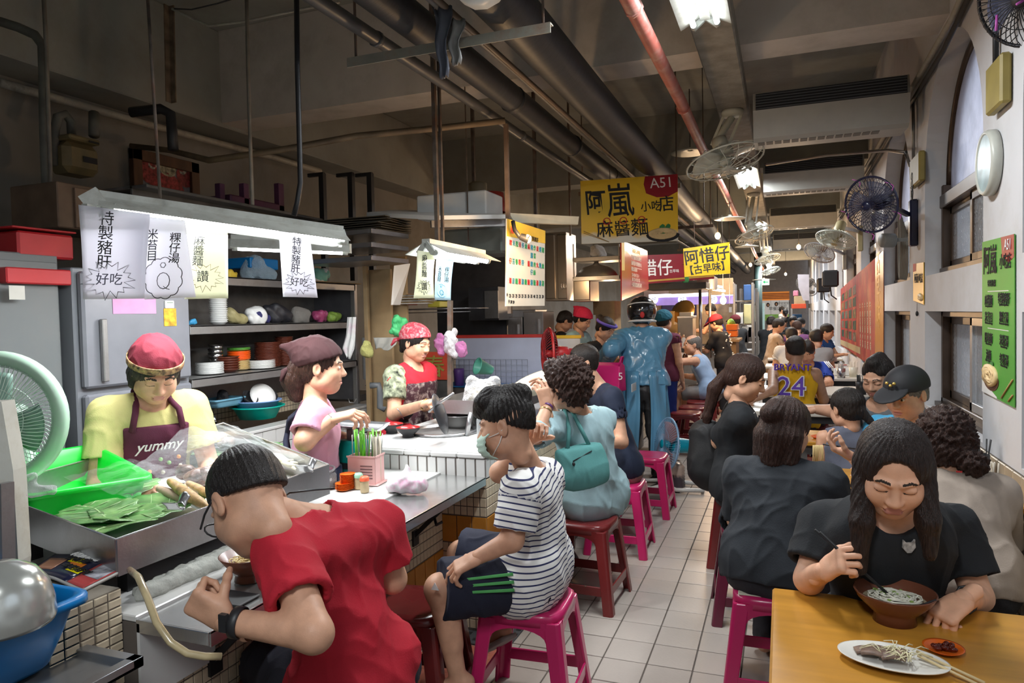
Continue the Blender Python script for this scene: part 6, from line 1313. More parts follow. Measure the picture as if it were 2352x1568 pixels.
def noodle_art(t,pos,poly,u,v,r,asp=1.,seed=0,n=16,bowl=True):
 if bowl:poly([(u+r*1.1*math.cos(a*.314),v+r*asp*(.15+.75*abs(math.sin(a*.314))if math.sin(a*.314)>0 else.15+.3*math.sin(a*.314)))for a in range(20)],INK if seed!=3 else mat('bowl_print',(.12,.05,.03),.5),'bowl_print',.0012)
 rs = random.Random(seed); q = MB()
 for _ in range(n):
  a0 = rs.uniform(0,6.3); rr = r*rs.uniform(.25,.95); q.tube([pos(u+rr*math.cos(a0+k*.35),v+rr*asp*.6*math.sin(a0+k*.35)*(1 if k<5 else.8),.0018)for k in range(9)],r*.07,n=4)
 q.build('noodle_print',mat('noodle_print',(.78,.58,.30),.5,var=.1),t,local=False)
 q = MB()
 W_ = (pos(1,0)-pos(0,0)).length; nz = (pos(1,0)-pos(0,0)).cross(pos(0,0)-pos(0,1)).normalized()
 for _ in range(12):du,dv = rs.uniform(-.4,.4)*r,rs.uniform(-.75,-.1)*r*asp; q.lathe([(0,.001),(r*.15*W_,0)],pos(u+du,v+dv,.0035),n=6,axis=nz)
 q.build('herb_print',mat('herb_print',(.03,.20,.05),.5),t,local=False)
def grad(nm,c0,c1,c2=None,ax='Z',lo=-.3,hi=.3):
 def bl(nt,N,L,b):
  tc = N.new('ShaderNodeTexCoord'); sp = N.new('ShaderNodeSeparateXYZ'); mr = N.new('ShaderNodeMapRange'); r = N.new('ShaderNodeValToRGB'); nz = N.new('ShaderNodeTexNoise'); nz.inputs['Scale'].default_value = 3
  L.new(tc.outputs['Object'],sp.inputs[0]); ad = N.new('ShaderNodeMath'); ad.operation = 'MULTIPLY_ADD'; ad.inputs[1].default_value = .25*(hi-lo); L.new(nz.outputs[0],ad.inputs[0]); L.new(sp.outputs[ax],ad.inputs[2]); L.new(ad.outputs[0],mr.inputs[0]); mr.inputs[1].default_value = lo; mr.inputs[2].default_value = hi
  L.new(mr.outputs[0],r.inputs[0]); e = r.color_ramp.elements; e[0].position = .3; e[0].color = (*c0,1); e[1].position = .36; e[1].color = (*c1,1)
  if c2:x = e.new(.9); x.color = (*c2,1)
  L.new(r.outputs[0],b.inputs['Base Color']); b.inputs['Roughness'].default_value = .35
 return fn_mat(nm,bl)
t,pos,tx,poly = sign('stall_sign','large yellow hanging sign reading A51 with a noodle bowl in its corner',[P(1333,416,6.75),P(1556,400,6.85),P(1557,553,6.85),P(1336,560,6.75)],grad('a51_yellow',(.80,.78,.66),(.90,.56,.02),(.80,.52,.03),lo=-.42,hi=.5))
poly([(.66,.0),(.999,.0),(.999,.26),(.9,.33),(.78,.33),(.67,.26),(.645,.12)],mat('crimson_blot',(.30,.012,.02),.4,var=.05),'red_blot')
tx('A51',.83,.12,.14,INKW,0); tx('阿',.15,.38,.25,INK,.0034,.85); tx('嵐',.40,.38,.34,INK,.0026,.8); tx('小吃',.72,.47,.105,INK,.001); tx('店',.88,.45,.16,INK,.0015); tx('麻',.24,.80,.17,INK,.0015); tx('醬',.42,.80,.16,INK,.001); tx('麵',.60,.79,.18,INK,.001)
q = MB(); [q.tube([pos(u+.035*math.cos(k*.42),.66+.05*math.sin(k*.42),.002)for k in range(15)],.005,closed=True,n=4)for u in(.26,.43,.62)]; q.build('red_ring',INKR,t,local=False)
noodle_art(t,pos,poly,.84,.88,.16,.9,1,34); q = MB(); [q.tube([pos(.02,.80+.03*i,.002),pos(.28,.985,.002)],.004,n=4)for i in range(2)]; q.build('chopstick_print',mat('stick_print',(.45,.28,.10),.5),t,local=False)
q = MB(); [q.tube([pos(u,.01),pos(u,-.14)],.004,n=5)for u in(.3,.7)]; q.build('hook',RUST,t,local=False)
t,pos,tx,poly = sign('stall_sign','smaller yellow hanging sign with two rows of black characters',[P(1569,571,9.0),P(1675,556,9.1),P(1677,628,9.1),P(1572,636,9.0)],mat('sign_yellow',(.60,.38,.015),.4,var=.12,scale=4))
tx('阿惜仔',.5,.36,.20,INK,.002,1.05); tx('【古早味】',.5,.78,.125,INK,.001); q = MB(); q.tube([pos(.25,0),pos(.25,-.9)],.004,n=5); q.tube([pos(.85,0),pos(.85,-.9)],.004,n=5); q.build('wire',RUST,t,local=False)
t,pos,tx,poly = sign('stall_banner','long dark red fascia banner with white characters and a smiling face',[P(1478,586,9.6),P(1640,580,9.9),P(1640,640,9.9),P(1480,652,9.6)],mat('banner_red',(.22,.01,.02),.4,var=.05))
poly([(0,.88),(1,.86),(1,.92),(0,.94)],mat('gold_line',(.5,.3,.05),.5),'gold_line'); tx('惜仔',.18,.5,.24,INKW,.002); tx('古早味',.42,.62,.05,INKW)
q = MB(); q.ell(pos(.58,.42),(.085,.006,.11)); q.build('face_print',mat('face_print',(.62,.36,.22),.5),t,local=False); q = MB(); q.ell(pos(.58,.18),(.088,.007,.05)); q.build('hair_print',INK,t,local=False); q = MB(); [q.ell(pos(.58+e*.035,.38,.007),(.02,.003,.004))for e in(-1,1)]; q.ell(pos(.58,.60,.007),(.035,.003,.009)); q.build('feature_print',mat('feature_print',(.25,.08,.05),.5),t,local=False); q = MB(); q.ell(pos(.58,.95),(.05,.006,.06)); q.build('apron_print',mat('apron_green',(.05,.25,.08),.5),t,local=False)
t,pos,tx,poly = sign('menu_board','tall red hanging menu board covered in rows of small white characters',[P(1426,552,7.3),P(1486,576,8.6),P(1489,664,8.6),P(1427,690,7.3)],mat('menu_red',(.42,.02,.025),.25,var=.1,scale=3,coat=.4))
for i,(s_,v)in enumerate((('阿惜仔古早味',.12),('切仔麵米粉湯粿仔',.26),('滷肉飯肉羹麵魚丸',.38),('豬血湯腸頭燙青菜',.5),('50 40 45 50 60 35',.62),('30 35 40 50 55 60',.71),('小菜豆腐滷蛋海帶',.82))):tx(s_,.52,v,.055,mat('menu_ink',(.7,.65,.5),.6,var=0)if i else mat('menu_gold',(.75,.5,.1),.5),.0,1.3)
poly([(.0,0),(.1,.02),(.1,.5),(0,.5)],mat('menu_gold',(.75,.5,.1),.5),'gold_edge')
def wallsign(name,label,px,pyt0,pyt1,pyb0,pyb1,col,x=WX-.006):
 return sign(name,label,[atX(px[0],pyt0,x),atX(px[1],pyt1,x),atX(px[1],pyb1,x),atX(px[0],pyb0,x)],col,th=.004)
t,pos,tx,poly = wallsign('wall_poster','bright green A51 menu poster on the pier by the clock',(2257,2331),556,537,898,936,mat('poster_green',(.085,.36,.05),.5,var=.06,scale=3))
poly([(.62,0),(1,0),(1,.13),(.85,.16),(.66,.12)],mat('crimson_blot',(.30,.012,.02)),'red_blot'); tx('A51',.83,.055,.07,INKW,0,.9); tx('阿嵐',.28,.14,.15,INK,.0008,.8); tx('小吃店',.76,.155,.075,INK,.0003,.8); tx('特製推薦',.34,.28,.035,INK)
poly([(.2,.327),(.85,.322),(.85,.327),(.2,.332)],INKW,'white_line'); poly([(.2,.565),(.85,.56),(.85,.565),(.2,.57)],INKW,'white_line')
for u,v,a_,b_ in((.24,.39,'麻醬麵','Sesame paste noodles'),(.72,.375,'特製豬肝','Special braised pork liver'),(.24,.50,'米苔目','Thick rice noodle soup'),(.72,.49,'粿仔湯','Taiwanese rice strip soup'),(.24,.635,'陽春麵','Plain noodle soup'),(.72,.63,'米粉湯','Rice noodle soup'),(.24,.745,'油麵','Yellow noodle soup'),(.72,.745,'冬粉湯','Glass noodle soup')):tx(a_,u,v,.055,INK,.0003,.85); tx(b_,u,v+.034,.0155,INK,0,.9)
poly([(0,.92),(.5,.99),(.5,1),(0,1)],INKW,'white_corner'); noodle_art(t,pos,poly,.3,.87,.24,.45,3,16); q = MB(); [q.tube([pos(.65+.2*i,.98,.002),pos(.98,.84+.09*i,.002)],.004,n=4)for i in range(2)]; q.build('chopstick_print',mat('stick_print',(.45,.28,.10)),t,local=False)
t,pos,tx,poly = wallsign('wall_poster','small yellow stall poster on the pier between the arched windows',(2098,2122),606,602,690,699,grad('poster_yellow',(.7,.68,.6),(.75,.42,.02),(.75,.42,.02),lo=-.3,hi=.3)); tx('阿嵐小吃店',.55,.4,.075,INK,.0003,.9); poly([(0,0),(.3,0),(.3,.2),(0,.22)],INKR,'red_blot'); noodle_art(t,pos,poly,.75,.85,.2,.5,5,8,False); q = MB(); q.tube([pos(.4,1.02),pos(.4,1.25)],.002,n=4); q.ell(pos(.4,1.3),(.01,.01,.02)); q.build('pull_cord',BLACK,t,local=False)
BANN = mat('banner_print',(.30,.018,.015),.65,var=.2,scale=4,dirt=(.42,.16,.04),dscale=2.2,damt=.75)
t,pos,tx,poly = wallsign('wall_banner','big glossy red banner of food photos along the wall',(1931,2030),664,575,792,860,BANN)
for i in range(4):
 for j in range(5):
  u = .05+i*.12; v = .12+j*.15; poly([(u,v),(u+.085,v-.01),(u+.085,v+.11),(u,v+.11)],mat('dish_photo_%d'%((i*5+j)%4),[(.05,.12,.08),(.30,.20,.08),(.10,.16,.12),(.25,.22,.16)][(i*5+j)%4],.25,var=.5,scale=14),'dish_print',.001)
for i in range(5):tx(VT('牛肉湯麵小菜'),.60+i*.05,.62,.10,mat('banner_ink',(.6,.5,.35),.5,var=0),0,1.1)
tx(VT('古早味'),.93,.3,.3,mat('banner_gold',(.55,.25,.03),.4),.002,1); poly([(.88,0),(1,0),(1,1),(.88,1)],mat('banner_gold_edge',(.5,.2,.03),.3),'gold_edge',.0005); poly([(0,.9),(.6,.87),(.6,.95),(0,.99)],mat('banner_foot',(.45,.36,.2),.4),'foot_strip',.001)
c = atX(2265,375,WX-.035); t = thing('wall_clock','round white-rimmed clock on the pier, seen from the side','clock',tuple(c)); R_ = .155; q = MB(); q.lathe([(0,0),(R_,0),(R_,.03),(R_-.01,.045),(R_-.02,.042),(R_-.022,.036),(0,.036)],(.03,0,0),n=48,axis=(-1,0,0)); q.build('case',mat('cream_case',(.55,.56,.50),.35),t); q = MB(); q.lathe([(0,.0),(R_-.022,0)],(-.0085,0,0),n=40,axis=(-1,0,0)); q.build('dial',mat('clock_dial',(.38,.50,.51),.3,var=.15,scale=12),t)
t = thing('junction_box','yellowed junction box with a black conduit above the clock','box',tuple(atX(2278,200,WX-.03))); b = bxp(2263,160,2297,236,x=WX-.05,d=-.045); part(t,'cover',mat('yellowed',(.32,.25,.07),.5,var=.08),b,bev=.01); q = MB(); q.tube([atX(2287,160,WX-.02),atX(2287,60,WX-.02),atX(2285,-20,WX-.02)],.013); q.build('conduit',BLACK,t,local=False)
t = thing('junction_box','yellowed junction box behind the navy fan','box',tuple(atX(2095,395,WX-.03))); b = bxp(2089,370,2110,415,x=WX-.05,d=-.045); part(t,'cover',mat('yellowed',(.32,.25,.07)),b,bev=.01); q = MB(); q.tube([atX(2098,370,WX-.02),atX(2098,280,WX-.02),atX(2097,230,WX-.02)],.012); q.tube([atX(2090,380,WX-.02),atX(2080,350,WX-.08),P(2040,345,6.2),P(1900,356,6.6),P(1760,378,7.2)],.014); q.build('conduit',STEELD,t,local=False)
q = MB(); [q.tube([atX(2095,425,WX-.05)+V(0,.03*math.sin(k*.9+i),.03*math.cos(k*.9+i)*(1+.3*i)-.06*(i-1))for k in range(8)],.004,closed=True)for i in range(3)]; tag(q.build('coiled_cable',BLACK),'coil of black cable hanging by the junction box','cable')
q = MB(); [q.tube([atX(2072,560,WX+.02)+V(-.02+.01*i,.07*math.sin(k*.63)*(1+.1*i),.30*math.cos(k*.63)*(1-.06*i)-.02*i)for k in range(10)],.006,closed=True)for i in range(6)]; tag(q.build('coiled_cable',mat('grey_cable',(.30,.27,.22),.6)),'thick loop of grey cable hung under the navy fan','cable')
tube_thing('wall_conduit','pale conduit running up along the top of the window wall','conduit',[(WX-.04,2.4,3.5),(WX-.04,4.7,3.2),(WX-.04,6,3.2),(WX-.04,14,3.2)],.02,BEIGEP,8); tube_thing('wall_conduit','dark conduit beside the pale one at the top of the window wall','conduit',[(WX-.03,2.4,3.38),(WX-.03,5.0,3.12),(WX-.03,9,3.1),(WX-.03,14,3.1)],.016,mat('black_conduit',(.04,.035,.03),.6),8)
# ================================================================ FANS
def fan_head(t,c,ax,R,m_cage,m_blade,m_hub,depth=.11,spokes=44,blades=3,motor=.13,thick=.0022,rim=.008):
 """c cage centre (local to t), ax facing direction; joined wire cage, blades, hub, motor"""
 ax = Vector(ax).normalized(); Q = Vector((0,0,1)).rotation_difference(ax).to_matrix().to_4x4(); M = Matrix.Translation(c)@Q
 q = MB()
 for f_,h_ in((1,depth*.5),(-1,depth*.5)):
  for i in range(spokes):
   a = 2*math.pi*i/spokes; pts = []
   for k in range(6):u = k/5; r = R*(.16+.84*u); tw = a+.25*u*f_; pts.append((r*math.cos(tw),r*math.sin(tw),f_*h_*math.sqrt(max(0,1-(u*.98)**3))))
   q.tube([M@Vector(p)for p in pts],thick,n=4,cap=False)
 for r,z in((R*.6,.9*depth*.5),(R*.6,-.9*depth*.5)):q.tube([M@Vector((r*math.cos(k*.26),r*math.sin(k*.26),z))for k in range(24)],thick,n=4,closed=True)
 q.build('cage',m_cage,t)
 q = MB(); q.tube([M@Vector((R*math.cos(k*.1963),R*math.sin(k*.1963),0))for k in range(32)],rim,n=8,closed=True); q.build('rim',m_cage,t)
 q = MB(); q.lathe([(0,depth*.5+.012),(R*.13,depth*.5+.008),(R*.17,depth*.5),(R*.17,depth*.5-.01),(0,depth*.5-.01)],n=24,mtx=M); q.build('badge',m_hub,t)
 for i in range(blades):
  a0 = 2*math.pi*i/blades; q = MB()
  def fb(u,v):r = R*(.14+.72*u); an = a0+(v-.5)*1.35*(1-.15*u)+.25*u; return M@Vector((r*math.cos(an),r*math.sin(an),(v-.5)*depth*.55))
  q.grid(fb,8,8); q.build('blade',m_blade,t,solid=.002)
 q = MB(); q.lathe([(0,depth*.3),(R*.16,depth*.25),(R*.16,-depth*.2),(0,-depth*.2)],n=20,mtx=M); q.build('hub',m_hub,t)
 if motor:q = MB(); q.lathe([(0,-depth*.45),(R*.27,-depth*.45),(R*.29,-depth*.5-motor*.3),(R*.26,-depth*.5-motor*.9),(R*.2,-depth*.5-motor),(0,-depth*.5-motor)],n=28,mtx=M); q.build('motor',m_hub,t)
NAVY = mat('navy_plastic',(.015,.018,.05),.25,var=.05,coat=.2); SMOKE = film('smoke_blade',(.2,.22,.35),.5,.2); FW = mat('fan_white',(.55,.56,.48),.4,var=.05,dirt=(.35,.33,.26),dscale=8,damt=.5); FG = mat('fan_green',(.34,.48,.37),.35,var=.03); WIREW = mat('wire_cream',(.60,.62,.55),.4)
t = thing('wall_fan','navy wall fan with pink ribbons on the pier','fan',tuple(P(2000,470,4.75))); ax = V(-.62,-.78,-.22)
fan_head(t,(0,0,0),ax,.185,NAVY,SMOKE,NAVY,motor=.16); w = atX(2107,510,WX)-t.location; q = MB(); q.beam(-ax.normalized()*.12,(w.x-.06,w.y,w.z+.06),.03,.03); q.bb(w.x-.055,w.x,w.y-.045,w.y+.045,w.z-.18,w.z+.17,bev=.01); q.build('bracket',NAVY,t)
RIB = mat('magenta_ribbon',(.6,.12,.5),.5); q = MB()
for k in range(5):a = k*1.3; p = Vector((0,0,1)).rotation_difference(ax).to_matrix()@V(.19*math.cos(a),.19*math.sin(a),0); q.tube([p,p+V(.02,-.01,-.02),p+V(.01,-.02,-.05)],.003,n=4); q.tube([p,p+V(-.03,0,.01)],.003,n=4)
q.build('ribbon',RIB,t)
t = thing('wall_fan','black racket-like fan edge with magenta ribbon in the upper corner over the clock','fan',tuple(P(2360,-10,2.9))); fan_head(t,(0,0,0),(-.7,-.6,-.4),.2,mat('black_plastic',(.015,.015,.018),.3),SMOKE,BLACK,motor=.12); q = MB(); q.tube([P(2290,35,2.85)-t.location,P(2288,70,2.85)-t.location],.005); q.tube([P(2335,10,2.8)-t.location,P(2352,0,2.8)-t.location],.005); q.build('ribbon',RIB,t)
def ceil_fan(px,py,zc,R,lab,tilt,n=14):
 c = P(px,py,zc); t = thing('ceiling_fan',lab,'fan',tuple(c)); fan_head(t,(0,0,0),tilt,R,WIREW,FW,FW,depth=.13,spokes=n,motor=.06,thick=.0035,rim=.007)
 ax = Vector(tilt).normalized(); top = 3.2-c.z; q = MB(); b = -ax*.16; q.lathe([(0,top),(.085,top),(.09,top-.02),(.075,top-.05),(0,top-.05)],(-.37-c.x,.02,0),n=24); q.tube([b,b-ax*.06,(-.37-c.x,.02,top-.05)],.03,n=12); q.lathe([(.0,-.04),(.06,-.04),(.065,0),(.06,.05),(0,.055)],b,n=20,axis=-ax)
 for e in(-1,1):q.beam((-.37-c.x+e*.07,.02,top-.04),(b.x+e*.07,b.y,b.z),.01,.022)
 q.build('orbit_mount',FW,t); return t
ceil_fan(1665,372,5.75,.31,'cream orbit fan nearest the camera, hanging over the aisle',(.25,-.2,-1)); ceil_fan(1733,540,9.8,.27,'orbit fan with a lamp shining through it, behind the nearest one',(.35,-.2,-1)); ceil_fan(1762,595,14.3,.26,'third orbit fan down the aisle',(.3,-.2,-1)); ceil_fan(1770,622,18.5,.25,'fourth, farthest orbit fan down the aisle',(.3,-.2,-1))
def disc_lamp(px,py,zc,r,lab):c = P(px,py,zc); t = thing('shade_lamp',lab,'lamp',tuple(c)); q = MB(); q.lathe([(.02,.05),(.03,.03),(r,0),(r,-.006),(.03,.02)],n=32); q.build('shade',FW,t); q = MB(); q.tube([(0,0,.04),(0,0,3.9-c.z)],.006,n=6); q.build('rod',RUST,t)
disc_lamp(1585,350,7.4,.2,'flat white shade disc behind the nearest orbit fan'); disc_lamp(1676,502,9.2,.2,'flat white shade disc under the red pipe'); disc_lamp(1715,566,12.5,.2,'second flat white shade disc farther along'); disc_lamp(1755,642,19,.3,'far flat shade disc above the exit arrow')
def wall_fan(px,py,zc,R,lab,ax,mc,mb,mh,wpx,wpy):t = thing('wall_fan',lab,'fan',tuple(P(px,py,zc))); fan_head(t,(0,0,0),ax,R,mc,mb,mh,motor=.15,spokes=36,thick=.003); w = atX(wpx,wpy,WX)-t.location; q = MB(); q.beam(-Vector(ax).normalized()*.14,(w.x-.05,w.y,w.z+.05),.03,.04); q.bb(w.x-.06,w.x,w.y-.04,w.y+.04,w.z-.2,w.z+.12,bev=.01); q.build('bracket',mh,t)
YEL = mat('aged_cream',(.45,.38,.2),.45,var=.1)
wall_fan(1920,550,7.4,.2,'cream wall fan tilted down, below the navy one',(-.3,-.3,-.9),WIREW,FW,YEL,1982,540); wall_fan(1882,580,9.4,.2,'greyish wall fan facing down, left of the cream one',(-.4,-.5,-.8),mat('wire_grey',(.4,.41,.42),.4),FW,mat('fan_grey',(.35,.36,.37),.4),1945,590)
wall_fan(1853,657,13.5,.22,'dark wall fan over the far diners',(-.5,-.6,-.5),STEELD,STEELD,BLACK,1890,670)
c = P(2040,552,5.9); t = thing('fan_motor','bare grey motor left of the cable loop','motor',tuple(c)); q = MB(); q.lathe([(0,-.05),(.055,-.05),(.06,-.04),(.06,.05),(.05,.06),(0,.06)],n=12,axis=(-.9,-.4,0)); q.beam((0,0,0),(.25,0,0),.03,.03); q.build('body',mat('motor_grey',(.24,.25,.24),.5),t)
for px,py,zc,lab in((1905,640,8.5,'dark fan bracket with cables on the wall beside the banner'),(1890,655,10,'small black speaker-like box on the wall')):c = P(px,py,zc); t = bth('wall_unit',lab,'box',(c.x-.08,c.x+.1,c.y-.08,c.y+.08,c.z-.1,c.z+.1),BLACK,.02); q = MB(); q.tube([c,c+V(.02,0,-.2),c+V(.08,0,-.25)],.008); q.build('cable',BLACK,t,local=False)
t = thing('standing_fan','pale green standing fan at the edge of the stall','fan',tuple(P(-12,965,2.6))); ax = (.45,-.87,.05); fan_head(t,(0,0,0),ax,.205,mat('wire_mint',(.50,.60,.53),.4),mat('mint_blade',(.22,.34,.28),.4),FG,spokes=76,depth=.10,motor=.1,thick=.0016)
Q = Matrix.Translation((0,0,0))@Vector((0,0,1)).rotation_difference(Vector(ax)).to_matrix().to_4x4(); q = MB(); q.lathe([(.205,.012),(.222,.03),(.25,.02),(.256,-.01),(.24,-.03),(.205,-.012)],n=56,mtx=Q); q.build('outer_frame',FG,t); q = MB(); q.tube([(0,.12,-.1),(0,.14,-P(-12,965,2.6).z+.02)],.022); q.build('pole',FG,t)
t = thing('red_fan','red-ringed fan beside the pale partition board','fan',tuple(P(1262,812,5.6))); fan_head(t,(0,0,0),(-.85,-.45,0),.2,mat('red_cage',(.35,.02,.02),.35),BLACK,REDP,spokes=50,motor=.1,thick=.002,rim=.012); q = MB(); q.tube([(.05,.08,0),(.05,.1,-.45)],.02); q.build('pole',REDP,t)
c = P(1532,1020,6.3); t = thing('floor_fan','floor fan with a blue rim, cyan motor and white tube feet in the aisle','fan',(c.x,c.y,0)); CY_ = mat('cyan_plastic',(.0,.30,.42),.35); fan_head(t,(0,0,c.z),(-.72,-.45,.12),.235,mat('blue_wire',(.25,.42,.62),.35),mat('pink_blade',(.42,.22,.22),.4),CY_,spokes=60,depth=.1,motor=.2,thick=.0016,rim=.009)
q = MB(); zf = .03; q.tube([(-.28,-.12,zf),(-.26,.12,zf),(-.1,.16,zf),(0,.1,.05),(.12,.14,zf),(.3,.12,zf),(.32,-.12,zf),(.1,-.16,zf),(0,-.1,.05),(-.12,-.16,zf)],.018,n=10,closed=True); q.tube([(0,.08,.04),(.05,.05,c.z-.05)],.02); q.build('stand',mat('white_tube',(.62,.62,.60),.35),t)
tube_thing('floor_cable','black cable looping on the tiles beside the floor fan','cable',[atZ(1460,1110,.008),atZ(1500,1095,.008),atZ(1530,1125,.008),atZ(1560,1130,.008),atZ(1520,1128,.008),atZ(1480,1122,.008),atZ(1510,1110,.008),atZ(1500,1085,.008)],.006,BLACK)
c = atZ(1550,1118,0); t = thing('plastic_jug','ribbed jug of dark liquid with a red cap in the aisle','jug',(c.x,c.y,0),-.2); q = MB(); vs = []
rings = [(.078,.055,0),(.085,.062,.008)]+[x for i in range(6)for x in((.086,.063,.02+i*.026),(.081,.058,.033+i*.026))]+[(.086,.063,.178),(.07,.05,.205),(.03,.03,.222)]
n = 24
for a_,b_,z in rings:
 for j in range(n):an = 2*math.pi*j/n; cc,ss = math.cos(an),math.sin(an); k = (abs(cc)**5+abs(ss)**5)**-.2; vs.append((a_*k*cc,b_*k*ss,z))
q.add(vs,[(i*n+j,i*n+(j+1)%n,(i+1)*n+(j+1)%n,(i+1)*n+j)for i in range(len(rings)-1)for j in range(n)]+[tuple(range(n)),tuple((len(rings)-1)*n+j for j in range(n))],0,True); q.build('body',grad('jug_body',(.055,.04,.05),(.45,.33,.27),ax='Z',lo=0,hi=.5),t)
q = MB(); q.lathe([(.02,.215),(.02,.24),(0,.242)],(-.035,0,0),n=16); q.build('cap',REDP,t); q = MB(); q.tube([(-.01,0,.215),(0,0,.245),(.05,0,.245),(.065,0,.205)],.009); q.build('handle',mat('jug_clear',(.5,.42,.36),.4),t)
t = bth('rubber_mat','terracotta rubber mat with raised dots beside the counter foot','mat',(-1.59,-1.25,2.15,3.0,.002,.012),mat('terracotta',(.36,.10,.06),.7,var=.1),.003); q = MB()
for i in range(6):
 for j in range(15):q.lathe([(.018,0),(.015,.003),(0,.0035)],(-1.56+i*.056,2.18+j*.056,.012),n=8)
tag(q.build('dot',mat('terracotta',(.36,.10,.06)),t,local=False),kind='stuff')
t = bth('drain_grate','black drain mat with square holes under the low counter','grate',(-1.6,-1.22,3.02,4.3,.002,.010),mat('grate_grey',(.07,.07,.075),.6),.002); q = MB()
for i in range(7):
 for j in range(22):q.bb(-1.58+i*.055,-1.555+i*.055,3.05+j*.055,3.075+j*.055,.0095,.0108)
tag(q.build('hole',BLACK,t,local=False),kind='stuff')
# ================================================================ things on the tables
ZT = .74
c = atZ(2055,1425,ZT); t = thing('noodle_bowl','wide brown footed bowl of white noodle soup before the young woman','bowl',tuple(c)); q = MB(); r = .098
q.lathe([(0,.006),(.048,.006),(.05,0),(.053,0),(.05,.022),(.062,.034),(.09,.062),(r,.078),(r+.002,.082),(r-.003,.082),(.085,.062),(.05,.034),(0,.03)],n=56); q.build('shell',mat('brown_lacquer',(.16,.055,.03)),t)
q = MB(); q.lathe([(0,.056),(.078,.056)],n=40); q.build('soup',mat('soup',(.42,.36,.24),.12),t); noodles('noodles','',(c.x,c.y,c.z+.056),.06,60,mat('white_noodle',(.78,.76,.64),.35),.0024,t,.22,4)
q = MB(); rs = random.Random(3); [q.box((rs.uniform(-.045,.045),rs.uniform(-.045,.045),.07),(.008,.006,.003),rz=rs.uniform(0,3))for _ in range(14)]; tag(q.build('scallion',mat('scallion',(.35,.5,.15),.4),t),kind='stuff')
HB = P(2055,1385,1.86)
c = atZ(2050,1525,ZT); t = thing('oval_plate','oval white plate of sliced liver with shredded ginger','plate',tuple(c),-.12); q = MB(); q.lathe([(0,.004),(.075,.004),(.085,.008),(.115,.016),(.117,.019),(.113,.019),(.085,.011),(0,.007)],n=56,sy=.62); q.build('dish',mat('glazed_white',(.74,.72,.66),.2),t)
LIV = mat('liver',(.20,.125,.09),.45,var=.25,scale=30,bump=.2,bscale=80)
for i,(x,y,a,w)in enumerate(((-.055,.012,.3,.05),(-.03,.02,-.2,.05),(-.01,.012,.1,.045),(-.035,-.012,-.1,.06),(.0,-.018,.2,.05),(.015,.0,-.4,.035))):q = MB(); q.grid(lambda u,v:(x+(u-.5)*w*math.cos(a)-(v-.5)*.028*math.sin(a),y+(u-.5)*w*math.sin(a)+(v-.5)*.028*math.cos(a),.014+i*.0025+.006*math.sin(u*3)),8,5); q.build('liver_slice',LIV,t,solid=.006)
q = MB(); rs = random.Random(9)
for _ in range(34):x,y = rs.uniform(-.03,.04),rs.uniform(-.035,.03); a = rs.uniform(0,3.1); q.tube([(x,y,.028),(x+.02*math.cos(a),y+.02*math.sin(a),.038),(x+.045*math.cos(a+.3),y+.045*math.sin(a+.3),.026)],.0012,n=5)
tag(q.build('ginger_shred',mat('ginger',(.72,.66,.42),.5),t),kind='stuff')
def stick2(label,a,b,m=None,r=.0035):return tube_thing('chopstick',label,'chopstick',[a,b],r,m or BLACK,8)
stick2('pale wooden chopstick lying with its tip on the oval plate',atZ(2105,1495,ZT+.026),atZ(2262,1568,ZT+.01),mat('pale_stick',(.66,.52,.28),.5)); stick2('second pale wooden chopstick beside the first on the plate',atZ(2108,1505,ZT+.024),atZ(2255,1576,ZT+.008),mat('pale_stick',(.66,.52,.28),.5))
c = atZ(2167,1497,ZT); t = thing('orange_saucer','orange saucer of dark chilli sauce beside the oval plate','saucer',tuple(c)); q = MB(); q.lathe([(0,.002),(.025,.002),(.043,.012),(.045,.014),(.04,.012),(.025,.005),(0,.005)],n=36); q.build('dish',PO,t); q = MB(); rs = random.Random(4); [q.ell((rs.uniform(-.022,.022),rs.uniform(-.016,.016),.010+rs.uniform(0,.008)),(.007,.006,.005),n=8,k=5)for _ in range(26)]; tag(q.build('chilli',mat('chilli',(.09,.012,.006),.2),t),kind='stuff')
def holder(lab,px,py,z,r,h,m,n,sm,sl,grp,seed,zc=None):
 c = atZ(px,py,z); t = thing('utensil_holder',lab,'holder',tuple(c)); q = MB(); q.lathe([(0,0),(r*.9,0),(r,h),(r-.003,h),(r*.88,.004),(0,.004)],n=22); q.build('cup',m,t); sticks(sl,grp,n,sm,(c.x,c.y,z+.004),(r*.6,r*.6),h*1.55,.0034,seed,spread=.06)
holder('cream slatted cup of wrapped chopsticks in the corner by the tiled wall',2278,1165,ZT,.048,.12,mat('cream_plastic',(.66,.62,.5)),16,mat('paper_wrap',(.7,.62,.5)),'paper-wrapped chopstick in the cream cup by the wall','wrapped chopsticks by the wall',11)
holder('dark cup of black chopsticks behind the cream one',2248,1105,ZT,.045,.13,BLACK,18,BLACK,'black chopstick in the dark cup by the wall','black chopsticks by the wall',12)
for px,py,z,lab,m,sm in((1932,868,.735,'clear cup of steel spoons on the second white table',STEEL,STEELD),(1960,865,.735,'tall cream jar of wrapped chopsticks on the second white table',mat('cream_plastic',(.66,.62,.5)),mat('paper_wrap',(.7,.62,.5))),(1978,905,.735,'dark cup of chopsticks on the first white table',BLACK,BLACK),(1915,830,.735,'pinkish cup of chopsticks on the third white table',mat('pink_cup',(.6,.4,.36),.5),mat('paper_wrap',(.7,.62,.5)))):holder(lab,px,py,z,.05,.12,m,9,sm,'chopstick in the '+lab.split(' on')[0],'sticks in the '+lab.split(' on')[0],px)
